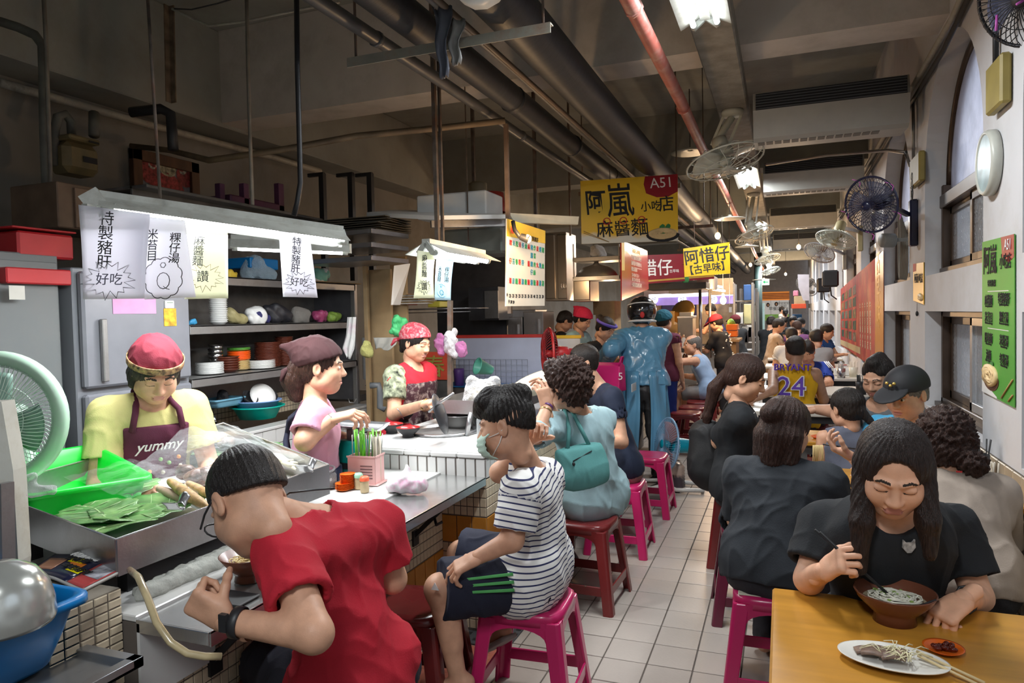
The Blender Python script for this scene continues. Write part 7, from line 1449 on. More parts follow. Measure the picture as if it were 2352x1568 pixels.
for px,py,w,lab in((1935,862,.1,'small white tissue box on the nearest white tables'),(1911,852,.05,'little spice jar with a red lid'),(1938,846,.05,'short jar with a pink lid')):c = atZ(px,py,.735); t = bth('table_box',lab,'box',(c.x-w,c.x+w,c.y-w*.6,c.y+w*.6,.735,.735+w*.9),PW,.01); part(t,'lid',REDP if w<.1 else WHITE,(c.x-w*.8,c.x+w*.8,c.y-w*.5,c.y+w*.5,.735+w*.9,.745+w*.9))
c = atZ(1875,1005,.74); t = thing('orange_saucer','orange saucer of sauce on the oak table by the child','saucer',(.22,4.92,.74)); q = MB(); q.lathe([(0,.002),(.04,.002),(.06,.016),(.055,.014),(0,.006)],n=24); q.build('dish',PO,t); q = MB(); q.ell((0,0,.012),(.035,.03,.006)); q.build('sauce',INKR,t)
# ================================================================ AIR CONDITIONERS between beams
def aircon(y,lab,z0=2.86,grille=14):
 x0,x1 = -.2,.85; t = thing('air_conditioner',lab,'air conditioner',((x0+x1)/2,y,z0)); CB = mat('ac_cream',(.40,.40,.37),.45,var=.05,dirt=(.26,.25,.21),dscale=2,damt=.5)
 q = MB(); q.prism([(0,.02),(.05,0),(.40,.02),(.42,.30),(0,.36),(-.05,.22)],x1-x0,mtx=Matrix.Translation((x0,y,z0))@Matrix.Rotation(math.pi/2,4,'Z')@Matrix.Scale(-1,4,(0,1,0))); q.build('casing',CB,t,local=False)
 q = MB(); q.prism([(0,0),(.005,0),(.005,.12),(0,.12)],x1-x0-.04,mtx=Matrix.Translation((x0+.02,y-.055,z0+.22))@Matrix.Rotation(math.pi/2,4,'Z')@Matrix.Scale(-1,4,(0,1,0))); q.build('intake',mat('intake_black',(.015,.016,.018),.6),t,local=False)
 for i in range(6):q = MB(); q.bb(x0+.02,x1-.02,y-.065,y-.055,z0+.225+i*.02,z0+.229+i*.02); q.build('slat',mat('slat_grey',(.10,.11,.12),.5),t,local=False)
 for i in range(grille):q = MB(); w = (x1-x0-.2)/grille; q.bb(x0+.03+i*w,x0+.03+i*w+w*.8,y+.055,y+.15,z0-.003,z0+.006); q.build('vent',mat('vent_grey',(.14,.14,.13),.6),t,local=False)
aircon(5.75,'long ceiling air conditioner nearest the camera'); aircon(8.75,'second ceiling air conditioner, beyond the first',2.92); aircon(12.9,'third ceiling air conditioner down the hall',2.95,6); aircon(17.3,'fourth ceiling air conditioner',2.95,5)
# ================================================================ STALLS FARTHER ALONG
WARM = mat('warm_lit_steel',(.38,.33,.27),.3,metal=.85,var=.1,scale=2)  # stainless with the kitchen's warm light mixed into its colour
t = bth('wall_cabinet','tall stainless cabinet with ring handles behind the price board','cabinet',bxp(1250,535,1303,690,y=7.6,d=.4),WARM)
for px in(1252,1279):d = part(t,'door',WARM,bxp(px,540,px+23,685,y=7.58,d=.02),bev=.004);
q = MB(); [q.tube([atY(px+3*math.cos(k*.7),655+8*math.sin(k*.7),7.56)for k in range(9)],.004,closed=True,n=5)for px in(1292,1298)]; q.build('handle',STEEL,t,local=False)
t = bth('wall_cabinet','low stainless cabinet under the shelf with the pot covers','cabinet',bxp(1316,642,1356,692,y=7.6,d=.4),WARM); part(t,'door',WARM,bxp(1318,645,1354,688,y=7.58,d=.02),bev=.004); t = bth('steel_shelf','open steel shelf with a big pot cover','shelf',bxp(1315,636,1424,641,y=7.5,d=.35),STEELD,.002); part(t,'rail',STEELD,bxp(1315,592,1424,596,y=7.5,d=.35),bxp(1315,560,1319,640,y=7.5,d=.02),bxp(1420,560,1424,640,y=7.5,d=.02))
c = atY(1370,634,7.65); q = MB(); q.lathe([(.24,0),(.22,.04),(.15,.10),(.04,.13),(.02,.16),(0,.16)],c,n=28,sx=1,sy=.5); tag(q.build('pot_cover',STEEL),'domed steel pot cover on the lower shelf','cover'); bag('clear bag of trays on the upper open shelf',1372,578,.11,film('grey_film',(.5,.48,.45),.5),x=atY(1372,578,7.65).x,seed=31)
for b,lab in((bxp(1162,712,1230,745,y=7.3,d=.4),'stainless cupboard left of the kitchen fridges'),(bxp(1166,728,1200,780,y=7.2,d=.4),'stainless under-counter fridge, the narrower one'),(bxp(1202,716,1248,780,y=7.2,d=.4),'stainless fridge behind the woman with the blue headband')):t = bth('steel_fridge',lab,'fridge',b,STEEL,.006); part(t,'handle',STEEL,(b[1]-.06,b[1]-.04,b[2]-.03,b[2],b[4]+.06,b[5]-.08))
t = bth('steel_cupboard','dark steel cupboard with an open door behind the carrier bags','cupboard',bxp(1075,660,1146,735,y=6.9,d=.4),mat('dark_steel',(.12,.12,.13)),.004); part(t,'door',STEELD,bxp(1112,668,1145,731,y=6.86,d=.02)); bth('steel_hood','wide steel splash wall of the second stall','panel',bxp(1000,560,1165,800,y=7.35,d=.03),mat('dark_steel',(.12,.12,.13)),.002)
for i,(x0,y0_,x1,y1_,lab)in enumerate(((1362,692,1412,722,'upper carton by the steel shelves'),(1368,722,1412,760,'lower carton by the steel shelves'),(1515,715,1548,745,'carton in the kitchen beyond the rider'),(1535,745,1570,775,'pale carton under the others in that kitchen'))):bth('carton',lab,'carton',bxp(x0,y0_,x1,y1_,y=8.2 if i<2 else 11.5,d=.35),CARD,.003)
t = thing('steel_counter','long grey counter of the second stall where the rider leans','counter',(-1.8,7.4,0)); part(t,'body',mat('grey_laminate',(.17,.16,.15),.5),(-2.1,-1.55,6.35,8.3,0,.93)); part(t,'top',STEEL,(-2.15,-1.50,6.3,8.35,.93,.95))
t = thing('tiled_counter','second tiled counter running to the old man in the sleeveless top','counter',(-1.8,10,0)); part(t,'body',GROUT,(-2.2,-1.62,8.4,12.6,0,.84)); part(t,'ledge',STEEL,(-2.2,-1.36,8.4,12.6,.84,.865)); tiles_joined(t,'mosaic',CTILE,(-1.62,8.42,.02),(0,1,0),(0,0,1),40,8,.1,.1,.006,.003); part(t,'bracket',BLACK,(-1.6,-1.38,9.6,9.63,.72,.84))
def fz(px,py,z):return atZ(px,py,z)
c = atZ(1556,829,.87); q = MB(); q.lathe([(0,0),(.05,.0),(.05,.012),(.11,.07),(.105,.07),(.05,.02),(0,.02)],c,n=24); tag(q.build('white_bowl',PW),'white bowl beside the old man elbow','bowl')
for i,(px,py,col,nm,lab)in enumerate(((1545,782,(.6,.18,.01),'orange_sauce','orange sauce bottle, first of three'),(1552,780,(.6,.2,.01),'orange_sauce','orange sauce bottle in the middle'),(1560,780,(.62,.16,.01),'orange_sauce','orange sauce bottle beside the white one'),(1570,785,(.65,.65,.62),'white_plastic','white squeeze bottle next to the orange sauces'),(1574,822,(.03,.012,.005),'soy','tall bottle of dark soy sauce'))):
 c = atY(px,py+14,10.2); bottle(lab,0,0,[(0,0),(.035,0),(.037,.02),(.036,.12),(.02,.15)],mat(nm,col,.3),[(.018,.15),(.01,.19),(0,.19)],mat('peach',(.75,.40,.25),.4)).location = c
bth('red_caddy','red plastic caddy under the orange sauce bottles','caddy',bxp(1546,788,1565,797,y=10.15,d=.3),REDP,.004)
t = bth('canopy_box','grey-white canopy box over the third stall','canopy',bxp(1600,628,1628,660,y=10.6,d=1.5),mat('canopy_grey',(.42,.40,.38),.5)); part(t,'eave',BLACK,bxp(1486,652,1622,662,y=9.9,d=.5)); bth('white_case','long white lamp case hanging under the eave','case',bxp(1536,660,1606,672,y=10.4,d=.3),WHITE)
for px,lab in((1608,'steel post of the third stall, nearer one'),(1630,'steel post of the third stall, farther one')):a = atY(px,665,10.3 if px<1620 else 11.4); q = MB(); q.tube([a,(a.x,a.y,.85)],.022); tag(q.build('steel_post',STEEL),lab,'post')
t = bth('glass_cabinet','clouded display cabinet on the third stall counter','cabinet',bxp(1556,728,1592,790,y=10.9,d=.4),mat('clouded',(.30,.29,.27),.3,metal=.2)); part(t,'frame',STEEL,bxp(1555,726,1593,730,y=10.88,d=.4),bxp(1555,788,1593,792,y=10.88,d=.4)); bth('white_tub','white tub on the display cabinet','tub',bxp(1560,717,1588,727,y=10.95,d=.25),WHITE)
c = atY(1568,715,11.6); q = MB(); q.lathe([(0,.05),(.12,.04),(.2,0),(.205,-.01),(.12,.03),(0,.04)],c,n=28,axis=(-.3,-.85,.4)); tag(q.build('brass_pan',mat('brass',(.45,.28,.1),.3,metal=.9)),'round brass pan propped up on the cabinet','pan')
t = thing('lit_fascia','violet glowing glass strip with round white emblems','fascia',tuple(atY(1590,690,14.5))); part(t,'strip',mat('violet_glow',(.30,.22,.62),.4,var=.2,scale=2,emit=.5),bxp(1490,678,1686,697,y=14.5,d=.05)); part(t,'edge',mat('glow_edge',(.8,.85,1),.4,var=0,emit=3),bxp(1490,676,1686,678,y=14.48,d=.05))
for px in(1502,1567,1638):c = atY(px,688,14.46); q = MB(); q.lathe([(0,0),(.085,0),(.085,.005)],c,n=24,axis=(0,-1,0)); q.build('emblem',mat('emblem_white',(.8,.85,1),.4,var=0,emit=1.5),t,local=False); text('好',.09,Matrix.Translation(-t.location)@frame3(c+V(0,-.004,0),(1,0,0),(0,0,1)),mat('emblem_ink',(.05,.05,.25),.6,var=0),t)
bth('steel_wall','warm-lit steel wall panel of the far kitchen','panel',bxp(1490,697,1688,790,y=15,d=.05),mat('warm_lit_panel',(.42,.31,.20),.4,metal=.4,var=.15)); bth('pink_partition','pale pinkish wall above the violet strip','panel',bxp(1478,655,1686,676,y=15,d=.05),mat('pink_wall',(.50,.36,.30),.7)); bth('niche_shade','dark panel standing for the shaded opening of the far kitchen','panel',bxp(1520,700,1600,725,y=14.94,d=.05),mat('indigo_dark',(.04,.035,.10),.6)); bth('beige_side','beige side wall behind the hanging bulb','panel',bxp(1628,640,1684,676,y=14.4,d=.05),mat('beige_side',(.45,.30,.16),.7))  # warm light coloured into the steel wall; dark panel stands for a shaded opening
c = atY(1661,690,11.2); t = thing('bulb_lamp','bare glowing bulb hanging in the third stall','lamp',tuple(c)); q = MB(); q.ell((0,0,0),(.045,.045,.06)); q.build('bulb',mat('bulb_warm',(1,.55,.2)),t); q = MB(); q.lathe([(.02,.05),(.025,.11),(0,.11)],n=12); q.tube([(0,0,.1),(0,0,.6)],.004); q.build('holder',PW,t); pt(c+V(0,-.15,0),22*LK,(1,.62,.3))
q = MB(); a = atY(1676,560,11); q.tube([a,atY(1676,700,11)],.003); q.bb(a.x-.02,a.x+.02,10.98,11.02,atY(1676,717,11).z,atY(1676,705,11).z); tag(q.build('pull_switch',PW),'hanging switch cord beside the bulb','switch')
for i,(px,py)in enumerate(((1640,655),(1646,664))):a,b_ = atY(px-8,py,11.8),atY(px+18,py+4,12.6); q = MB(); q.tube([a,b_],.02); tag(q.build('strip_tube',mat('tube_warm',(1,.75,.45),.4,var=0,emit=14)),['upper','lower'][i]+' warm strip tube in the canopy box','lamp')
pt(atY(1600,700,12.8),30*LK,(1,.68,.38)); pt(atY(1400,690,8.6),10*LK,(1,.70,.42)); pt(atY(1290,640,6.9),6*LK,(1,.66,.36))  # warm point lights with no bulb object of their own
for k,(px0,px1,y)in enumerate(((1686,1730,14.2),(1700,1738,17.5),(1712,1742,21))):
 b = bxp(px0,660,px1,850,y=y,d=.5); z0 = 0; t = thing('goods_rack',['first metal rack of goods past the third stall','second metal rack of goods farther on','third, farthest metal rack of goods'][k],'rack',((b[0]+b[1])/2,y,0)); part(t,'post',STEELD,*[(x-.02,x+.02,yy-.02,yy+.02,0,2.1)for x in(b[0],b[1])for yy in(y,y+.5)]); part(t,'shelf',STEELD,*[(b[0],b[1],y,y+.5,z,z+.02)for z in(.3,.8,1.3,1.75)])
 for j,(z,col,nm)in enumerate(((.32,(.05,.05,.06),'black_goods'),(.82,(.30,.05,.12),'pink_goods'),(1.32,(.55,.55,.30),'yellow_goods'),(1.32,(.6,.6,.58),'white_plastic'),(1.77,(.03,.09,.25),'blue_goods'),(.82,(.6,.6,.58),'white_plastic'))):
  x = b[0]+(b[1]-b[0])*(.28 if j%2 else.72); w = (b[1]-b[0])*.2; bth('goods_box',['black bin on the bottom shelf','dark pink box on the second shelf','yellowish box on the third shelf','white box on the third shelf','blue crate on the top shelf','white packet on the second shelf'][j]+' of the '+['first','second','third'][k]+' far rack','box',(x-w,x+w,y-.03,y+.35,z,z+.22+.08*(j%3)),mat(nm,col,.5),.01)
for py,lab in((745,'upper orange crate of greens'),(760,'lower orange crate on the wooden cart')):t = bth('orange_crate',lab,'crate',bxp(1668,py,1693,py+13,y=12.6,d=.35),mat('orange_crate',(.8,.17,.01),.4),.006);
bag('bunch of greens in the orange crate',1680,743,.1,mat('greens',(.2,.4,.05),.6),x=atY(1680,743,12.8).x,seed=40,name='greens',cat='vegetable'); t = bth('wood_cart','brown wooden cart under the orange crates','cart',bxp(1668,785,1692,905,y=12.5,d=.8),mat('cart_wood',(.30,.18,.08),.6)); part(t,'top',mat('cart_wood',(.30,.18,.08)),bxp(1664,780,1698,785,y=12.4,d=1))
f = MB(); c = atY(1742,700,24); f.tube([(c.x,24,0),(c.x,24,3.6)],.12); struct(f,'column',mat('dark_green',(.03,.05,.045),.5))
y = FAR-.03; t = thing('end_shutter','orange shutter at the very end of the hall','shutter',tuple(atY(1780,680,y))); part(t,'panel',mat('orange_glow',(.8,.26,.04),.5,emit=.5),bxp(1744,671,1813,689,y=y-.02,d=.03)); q = MB(); [q.bb(*bxp(1744,674+i*3.6,1813,674.6+i*3.6,y=y-.05,d=.03))for i in range(4)]; q.build('slat',mat('orange_line',(.5,.14,.02),.5),t,local=False)  # shutter is no lamp; its brightness is emission in the material
t = thing('end_posters','row of white posters with portraits and a green foot at the end of the hall','poster',tuple(atY(1780,715,y))); part(t,'sheet',mat('poster_white',(.72,.72,.70),.5,var=.03,emit=.25),bxp(1748,690,1812,735,y=y-.02,d=.02)); part(t,'green_foot',mat('grass_print',(.25,.5,.1),.5,var=.2,emit=.2),bxp(1757,722,1812,735,y=y-.03,d=.02)); part(t,'divider',STEELD,bxp(1770,690,1771,735,y=y-.035,d=.02),bxp(1790,690,1791,735,y=y-.035,d=.02))  # sheet and green foot emit a little, brightness put into their materials
for px,py in((1764,700),(1783,698)):c = atY(px,py,y-.04); q = MB(); q.ell(c,(.07,.01,.09),n=12,k=6); q.build('portrait_hair',INK,t,local=False); q = MB(); q.ell(c+V(0,-.01,-.01),(.04,.01,.055),n=12,k=6); q.build('portrait_face',mat('face_print',(.62,.36,.22)),t,local=False)
text('早餐店',.16,Matrix.Translation(-t.location)@frame3(atY(1780,709,y-.04),(1,0,0),(0,0,1)),INK,t); text('好好好好\n好好\n好好好',.12,Matrix.Translation(-t.location)@frame3(atY(1800,703,y-.04),(1,0,0),(0,0,1)),INK,t)
bth('mint_locker','pale mint metal locker at the end of the hall','locker',bxp(1741,696,1757,800,y=26,d=.5),mat('mint_metal',(.30,.42,.40),.5)); bth('blue_crate','blue crates stacked at the far right','crate',bxp(1818,722,1842,765,y=20,d=.5),BLUEP); t = bth('red_crate','red crate of goods high at the far right','crate',bxp(1818,698,1852,708,y=19.4,d=.5),mat('red_crate',(.5,.06,.02),.4)); bth('carton','brown carton in the high red crate','carton',bxp(1824,680,1850,698,y=19.45,d=.4),CARD); bth('pink_sack','small red crate with a pink sack on the carton','sack',bxp(1822,667,1834,680,y=19.45,d=.3),mat('pink_sack',(.5,.15,.2),.6),.02); q = MB(); a = atY(1818,708,19.6); [q.bb(x-.02,x+.02,19.4,19.9,0,a.z)for x in(a.x,a.x+.42)]; tag(q.build('crate_stand',STEELD),'metal stand under the high red crate','stand')
t = thing('exit_sign','lit green arrow exit sign hanging over the aisle','sign',tuple(atY(1758,648,17))); part(t,'box',mat('exit_white',(.75,.9,.8),.4,var=0,emit=1.6),bxp(1750,641,1767,654,y=17,d=.08)); part(t,'rod',BLACK,bxp(1758,600,1759,641,y=17.03,d=.02)); q = MB(); q.add([atY(px,py,16.99)for px,py in((1752,647.5),(1757,643.5),(1757,646.6),(1765,646.6),(1765,648.6),(1757,648.6),(1757,651.5))],[tuple(range(7))]); q.build('arrow',mat('exit_green',(.0,.5,.15),.4,var=0,emit=.8),t,local=False)
c = atX(1858,690,.6); t = thing('white_apron','white sheet hanging beside the far wall fan','sheet',tuple(c)); q = MB(); pts = [(1832,630),(1858,630),(1859,690),(1845,690),(1834,660)]; vs = [atY(x,y_,13.9)for x,y_ in pts]; q.add(vs+[v+V(0,.02,0)for v in vs],[tuple(range(5)),tuple(range(9,4,-1))]+[(i,5+i,5+(i+1)%5,(i+1)%5)for i in range(5)]); q.build('cloth',mat('lilac_white',(.5,.5,.58),.7),t,local=False)
c = atZ(1865,780,.74); t = thing('potted_plant','leafy potted plant standing by the far tables','plant',(.55,13.2,.735)); q = MB(); q.lathe([(0,0),(.05,0),(.07,.12),(0,.12)],n=16); q.build('pot',mat('terracotta',(.36,.10,.06)),t); q = MB(); rs = random.Random(8)
for _ in range(60):a = rs.uniform(0,6.3); e = rs.uniform(.3,1); L_ = rs.uniform(.1,.24); p = V(0,0,.12); d = V(math.cos(a)*e,math.sin(a)*e,1.1); m_ = p+d*L_*.6; n_ = p+d*L_+V(math.cos(a)*.05,math.sin(a)*.05,-.02); s_ = V(-math.sin(a),math.cos(a),0)*.016; q.add([p,m_+s_,n_,m_-s_],[(0,1,2,3)])
tag(q.build('foliage',mat('plant_green',(.10,.28,.04),.5,var=.3),t),kind='stuff')
# ================================================================ PEOPLE
def pj(**k):return{a:np.array(P(*v))if len(v)==3 and v[0]>20 or a!='f' and a!='r' else np.array(v,float)for a,v in k.items()}
def body_from(J,yaw):
 a = math.radians(yaw); J['f'] = np.array((-math.sin(a),math.cos(a),0)); J['r'] = np.array((math.cos(a),math.sin(a),0)); s = .088
 J.setdefault('hipR',J['pel']+J['r']*s); J.setdefault('hipL',J['pel']-J['r']*s)
 for sd,e in(('R',1),('L',-1)):
  if 'knee'+sd not in J:J['knee'+sd] = J['hip'+sd]+J['f']*.40+J['r']*e*.05; J['knee'+sd][2] = .5
  if 'ank'+sd not in J:J['ank'+sd] = J['knee'+sd]-J['f']*.03; J['ank'+sd][2] = .075
 return J
DARK = hairmat(); BRN = hairmat('dark_brown_hair',(.030,.013,.009)); GREYH = hairmat('grey_hair',(.12,.11,.10))
def rod(t,nm,pts,r,m,closed=False):q = MB(); q.tube(pts,r,n=8,closed=closed); return q.build(nm,m,t,local=False)
# man in the red T-shirt
J = body_from(pj(head=(572,1150,1.80),neck=(716,1172,1.90),shL=(648,1268,1.74),shR=(872,1205,2.10),elL=(722,1455,1.58),elR=(902,1330,2.17),wrL=(520,1425,1.62),wrR=(760,1330,2.35),pel=(828,1560,2.02)),62)
F_ = head_frame(80,48,8)
RED = cloth('red',(.46,.012,.028))
t = person(J,'man in a red T-shirt bent over his noodles at the steel ledge',h=.0065,hh=.003,hhair=.0028,headang=(80,48,8),hs=1.12,hair=('fade',()),hairamp=.003,shirt=RED,sleeve=.62,slinf=.030,shinf=.016,hem=.10,pants=cloth('dark_shorts',(.02,.02,.03)),plen=.95,fold=.006,fat=.98,shoe=BLACK,skinm=skin(.95),vneck=0,neckcut=.035,handL=dict(d=J['wrL']*0+nrm(np.array(P(452,1385,1.62))-J['wrL']),n=(-.3,.8,.2),curl=(1.15,1.2,1.25,1.3),thumb=1.3),handR=dict(curl=(.9,.9,.9,.9)))
w = J['wrL']; dd = nrm(J['wrL']-J['elL']); q = MB(); q.lathe([(.033,-.011),(.036,-.009),(.036,.009),(.033,.011),(.031,0)],tuple(w-dd*.03),n=24,axis=tuple(dd)); q.box(tuple(w-dd*.03+np.array((-.01,-.034,.012))),(.02,.012,.04)); q.build('wristband',BLACK,t,local=False)
H_ = J['head']; hp = lambda x,y,z:Vector(H_+(F_@np.array((x,y,z)))*1.14)
q = MB(); [q.tube([hp(e*.080,-.005,.018),hp(e*.078,.05,.016),hp(e*.068,.098,.014)],.0028,n=6)for e in(-1,1)]; [q.tube([hp(e*.036+.026*math.cos(k*.52),.102-.006*abs(math.cos(k*.52)),.006+.018*math.sin(k*.52))for k in range(12)],.0024,n=6,closed=True)for e in(-1,1)]; q.tube([hp(-.01,.104,.01),hp(.01,.104,.01)],.002,n=6); q.build('eyeglasses',BLACK,t,local=False)
rod(t,'neck_cord',[Vector(J['neck'])+V(-.075,-.02,.035),Vector(J['neck'])+V(-.03,-.05,.058),Vector(J['neck'])+V(.03,-.03,.065),Vector(J['neck'])+V(.06,.02,.06)],.0025,BLACK)
# youth in stripes
J = body_from(pj(head=(1163,978,2.62),neck=(1228,1072,2.72),shL=(1195,1128,2.56),shR=(1255,1095,2.90),elL=(1176,1240,2.52),wrL=(1100,1278,2.52),elR=(1148,1085,2.92),wrR=(1215,1012,2.86),pel=(1228,1318,2.80),kneeL=(1010,1352,2.60),kneeR=(1058,1272,2.98),ankL=(1052,1556,2.62),ankR=(1150,1440,2.95)),88)
J['toeL'] = nrm((-.9,-.3,-.2)); J['toeR'] = nrm((-.6,.4,-.5))
ARM = [(J['shL'],J['elL'])]
def stripe_attr(v):
 ax = nrm(J['neck']-J['pel']); t_ = (v-J['pel'])@ax
 a,b = ARM[0]; d = b-a; u = np.clip(((v-a)@d)/(d@d),-.2,1.3); dist = np.linalg.norm(v-(a+u[:,None]*d),axis=1)
 on_arm = (dist<.082)&(u>.12); return np.where(on_arm,(v-a)@nrm(d)+.3,t_).astype(np.float32)
def stripes(nm,c0,c1,per,duty):
 def bl(nt,N,L,b):
  at = N.new('ShaderNodeAttribute'); at.attribute_name = 'band'; m1 = N.new('ShaderNodeMath'); m1.operation = 'MULTIPLY'; m1.inputs[1].default_value = 1/per; m2 = N.new('ShaderNodeMath'); m2.operation = 'FRACT'; m3 = N.new('ShaderNodeMath'); m3.operation = 'LESS_THAN'; m3.inputs[1].default_value = duty
  L.new(at.outputs['Fac'],m1.inputs[0]); L.new(m1.outputs[0],m2.inputs[0]); L.new(m2.outputs[0],m3.inputs[0]); mx = N.new('ShaderNodeMix'); mx.data_type = 'RGBA'; L.new(m3.outputs[0],mx.inputs[0]); mx.inputs[6].default_value = (*c0,1); mx.inputs[7].default_value = (*c1,1); L.new(mx.outputs[2],b.inputs['Base Color']); b.inputs['Roughness'].default_value = .85
 return fn_mat(nm,bl)
NAVYC = cloth('navy_shorts',(.010,.012,.028))
t = person(J,'youth in a navy-striped white T-shirt and green face mask at the counter corner',h=.0065,hh=.0028,headang=(98,12,4),hs=1.04,eyes='open',hair=('fade',(((.0,.05,.095),(.0,.075,.075),.04,.035),((.0,.04,.115),(.01,-.07,.10),.035,.04),((-.03,.06,.10),(.03,.075,.09),.03,.03))),hairamp=.008,hvol=1.35,hline=.034,shirt=stripes('striped_jersey',(.78,.77,.74),(.02,.025,.09),.0215,.26),shirt_attr={'band':stripe_attr},sleeve=.80,slinf=.034,shinf=.020,hem=.13,pants=NAVYC,plen=.98,pinf=.03,fold=.006,seed=2,skinm=skin(1.02),handL=dict(curl=(.35,.4,.5,.6),n=(-.2,.3,-1)),handR=dict(curl=(.8,.8,.9,1),d=(.3,-.2,.5),n=(.4,-.6,0)))
F_ = head_frame(98,12,4); MASK = mat('mask_green',(.50,.68,.58),.7,bump=.2,bscale=200); H_ = J['head']; hp = lambda x,y,z:Vector(H_+(F_@np.array((x,y,z)))*1.04)
q = MB(); q.grid(lambda u,v:hp(.072*math.sin((u-.5)*2.5),.028+.088*math.cos((u-.5)*2.2)-.03*(2*abs(v-.45))**2.5+.004*(int(v*9)%2),-.012-.092*v),18,14); q.build('face_mask',MASK,t,local=False,solid=.002)
q = MB(); [q.tube([hp(e*.070,.052,z),hp(e*.078,.015,z*.5-.005),hp(e*.082,-.012,-.004)],.0016,n=5)for e in(-1,1)for z in(-.025,-.09)]; q.build('ear_loop',WHITE,t,local=False)
ax_ = Vector(nrm(J['kneeL']-J['hipL'])); L_ = (Vector(J['kneeL'])-Vector(J['hipL'])).length; n_ = V(0,-1,0); n_ = (n_-ax_*n_.dot(ax_)).normalized(); up = n_.cross(ax_); up = up if up.z>0 else-up
for e in range(3):
 q = MB(); q.grid(lambda u,v:(lambda ph,r_:Vector(J['hipL'])+ax_*(.10+(L_-.115)*u)+(n_*math.cos(ph)+up*math.sin(ph))*r_)(.62-e*.21+v*.085,.133-.036*u),18,3); q.build('side_stripe',mat('green_stripe',(.08,.36,.10),.7),t,local=False,solid=.004)
text('▲',.035,Matrix.Translation(-t.location)@frame3(Vector(J['kneeL'])+V(.03,-.094,.045),(1,0,0),(0,0,1)),INKW,t,name='emblem')
for sd in 'LR':a = Vector(J['ank'+sd]); d = Vector(J['toe'+sd]); q = MB(); q.grid(lambda u,v:a+d*(u*.24-.08)+d.cross(V(0,0,1)).normalized()*(v-.5)*.085*(.8+.4*math.sin(u*2.6))+V(0,0,-.062+.0*v),10,4); q.tube([a+d*.1+V(0,0,-.055)+d.cross(V(0,0,1)).normalized()*s_*.04+V(0,0,.045*(1-s_*s_))for s_ in(-1,-.5,0,.5,1)],.012); q.build('sandal',mat('grey_sandal',(.42,.38,.36),.6),t,local=False,solid=.018)
# woman in pale blue, curly hair, teal bag
J = body_from(pj(head=(1300,884,3.66),neck=(1338,948,3.76),shL=(1268,980,3.62),shR=(1385,965,3.95),elL=(1232,1000,3.42),wrL=(1256,935,3.55),elR=(1270,960,3.95),wrR=(1262,918,3.72),pel=(1370,1140,3.98)),62)
LB = cloth('pale_blue',(.36,.52,.56))
t = person(J,'woman with curly brown hair in a pale blue tunic, teal bag on her shoulder',h=.009,hh=.004,hhair=.0055,headang=(70,12,0),hs=1.05,skinm=skin(.97),hair=('curly',(((0,-.03,.04),(0,-.05,.02),.10,.095),((.02,.03,.085),(-.03,.03,.085),.05,.05))),hairm=BRN,hairamp=.013,hvol=1.35,shirt=LB,sleeve=1.15,slinf=.03,shinf=.026,dress=.5,fold=.007,seed=5,fat=1.03,pants=cloth('brown_trousers',(.12,.09,.07)),plen=1.9,shoe=BLACK,handL=dict(d=(-.2,.0,.9),n=(-.6,.6,0),curl=(.5,.5,.6,.6)),handR=dict(d=(-.2,-.1,.9),n=(-.6,-.3,0)))
TB_ = cloth('teal_bag',(.10,.30,.29)); c = [P(1290,1030,3.55),P(1372,1012,3.62),P(1376,1090,3.62),P(1300,1112,3.55)]
b0 = sum(c,Vector())/4; x = (c[1]-c[0]).normalized(); y = (c[0]-c[3]).normalized(); n_ = x.cross(y).normalized()
t2 = thing('shoulder_bag','teal cloth tote with a zip pocket hanging on the curly-haired woman back','bag',tuple(b0)); g = SDF(np.array(b0)-.22,np.array(b0)+.22,.007); R3 = np.array([x,y,n_]); g.ell(b0,(.165,.12,.05),k=0,R=R3); g.ell(b0-y*.03,(.15,.13,.06),k=.04,R=R3); g.ell(b0-y*.06+x*.01,(.16,.08,.065),k=.03,R=R3); g.cut(b0+y*.085,np.array(y),.02); g.cut(b0-y*.135,-np.array(y),.02); [g.cut(b0+x*e*.135,np.array(x)*e,.02)for e in(1,-1)]; np_mesh('bag_body',[(*g.mesh(),0)],TB_,t2,disp=folds(.004,20))
sh = Vector(J['shL'])*.6+Vector(J['neck'])*.4+V(0,0,.055); q = MB()
for e,o_ in((-.07,0),(.05,.03)):q.tube([b0+x*e+y*.08+n_*.01,(b0+x*e+y*.1)*.5+sh*.5+n_*.045,sh+x*o_+V(0,0,.02),sh+V(-.03,.06,-.06)+x*o_],.011,n=6)
q.build('strap',TB_,t2,local=False); zn = -1 if n_.dot(Vector(CAM0)-b0)<0 else 1; q = MB(); q.tube([b0-x*.07+y*.025+n_*.057*zn,b0+x*.04+y*.055+n_*.055*zn],.003); q.ell(b0-x*.07+y*.012+n_*.062*zn,(.008,.008,.01)); q.build('zip',BLACK,t2,local=False)
q = MB(); q.lathe([(.031,-.006),(.034,0),(.031,.006)],tuple(J['wrL']),n=20,axis=tuple(J['wrL']-J['elL'])); q.build('bracelet',mat('purple_beads',(.10,.03,.14),.4),t,local=False); q = MB(); q.lathe([(.032,-.003),(.034,0),(.032,.003)],tuple(J['wrL']*.85+J['elL']*.15),n=20,axis=tuple(J['wrL']-J['elL'])); q.build('bangle',mat('gold',(.6,.4,.12),.25,metal=1),t,local=False)
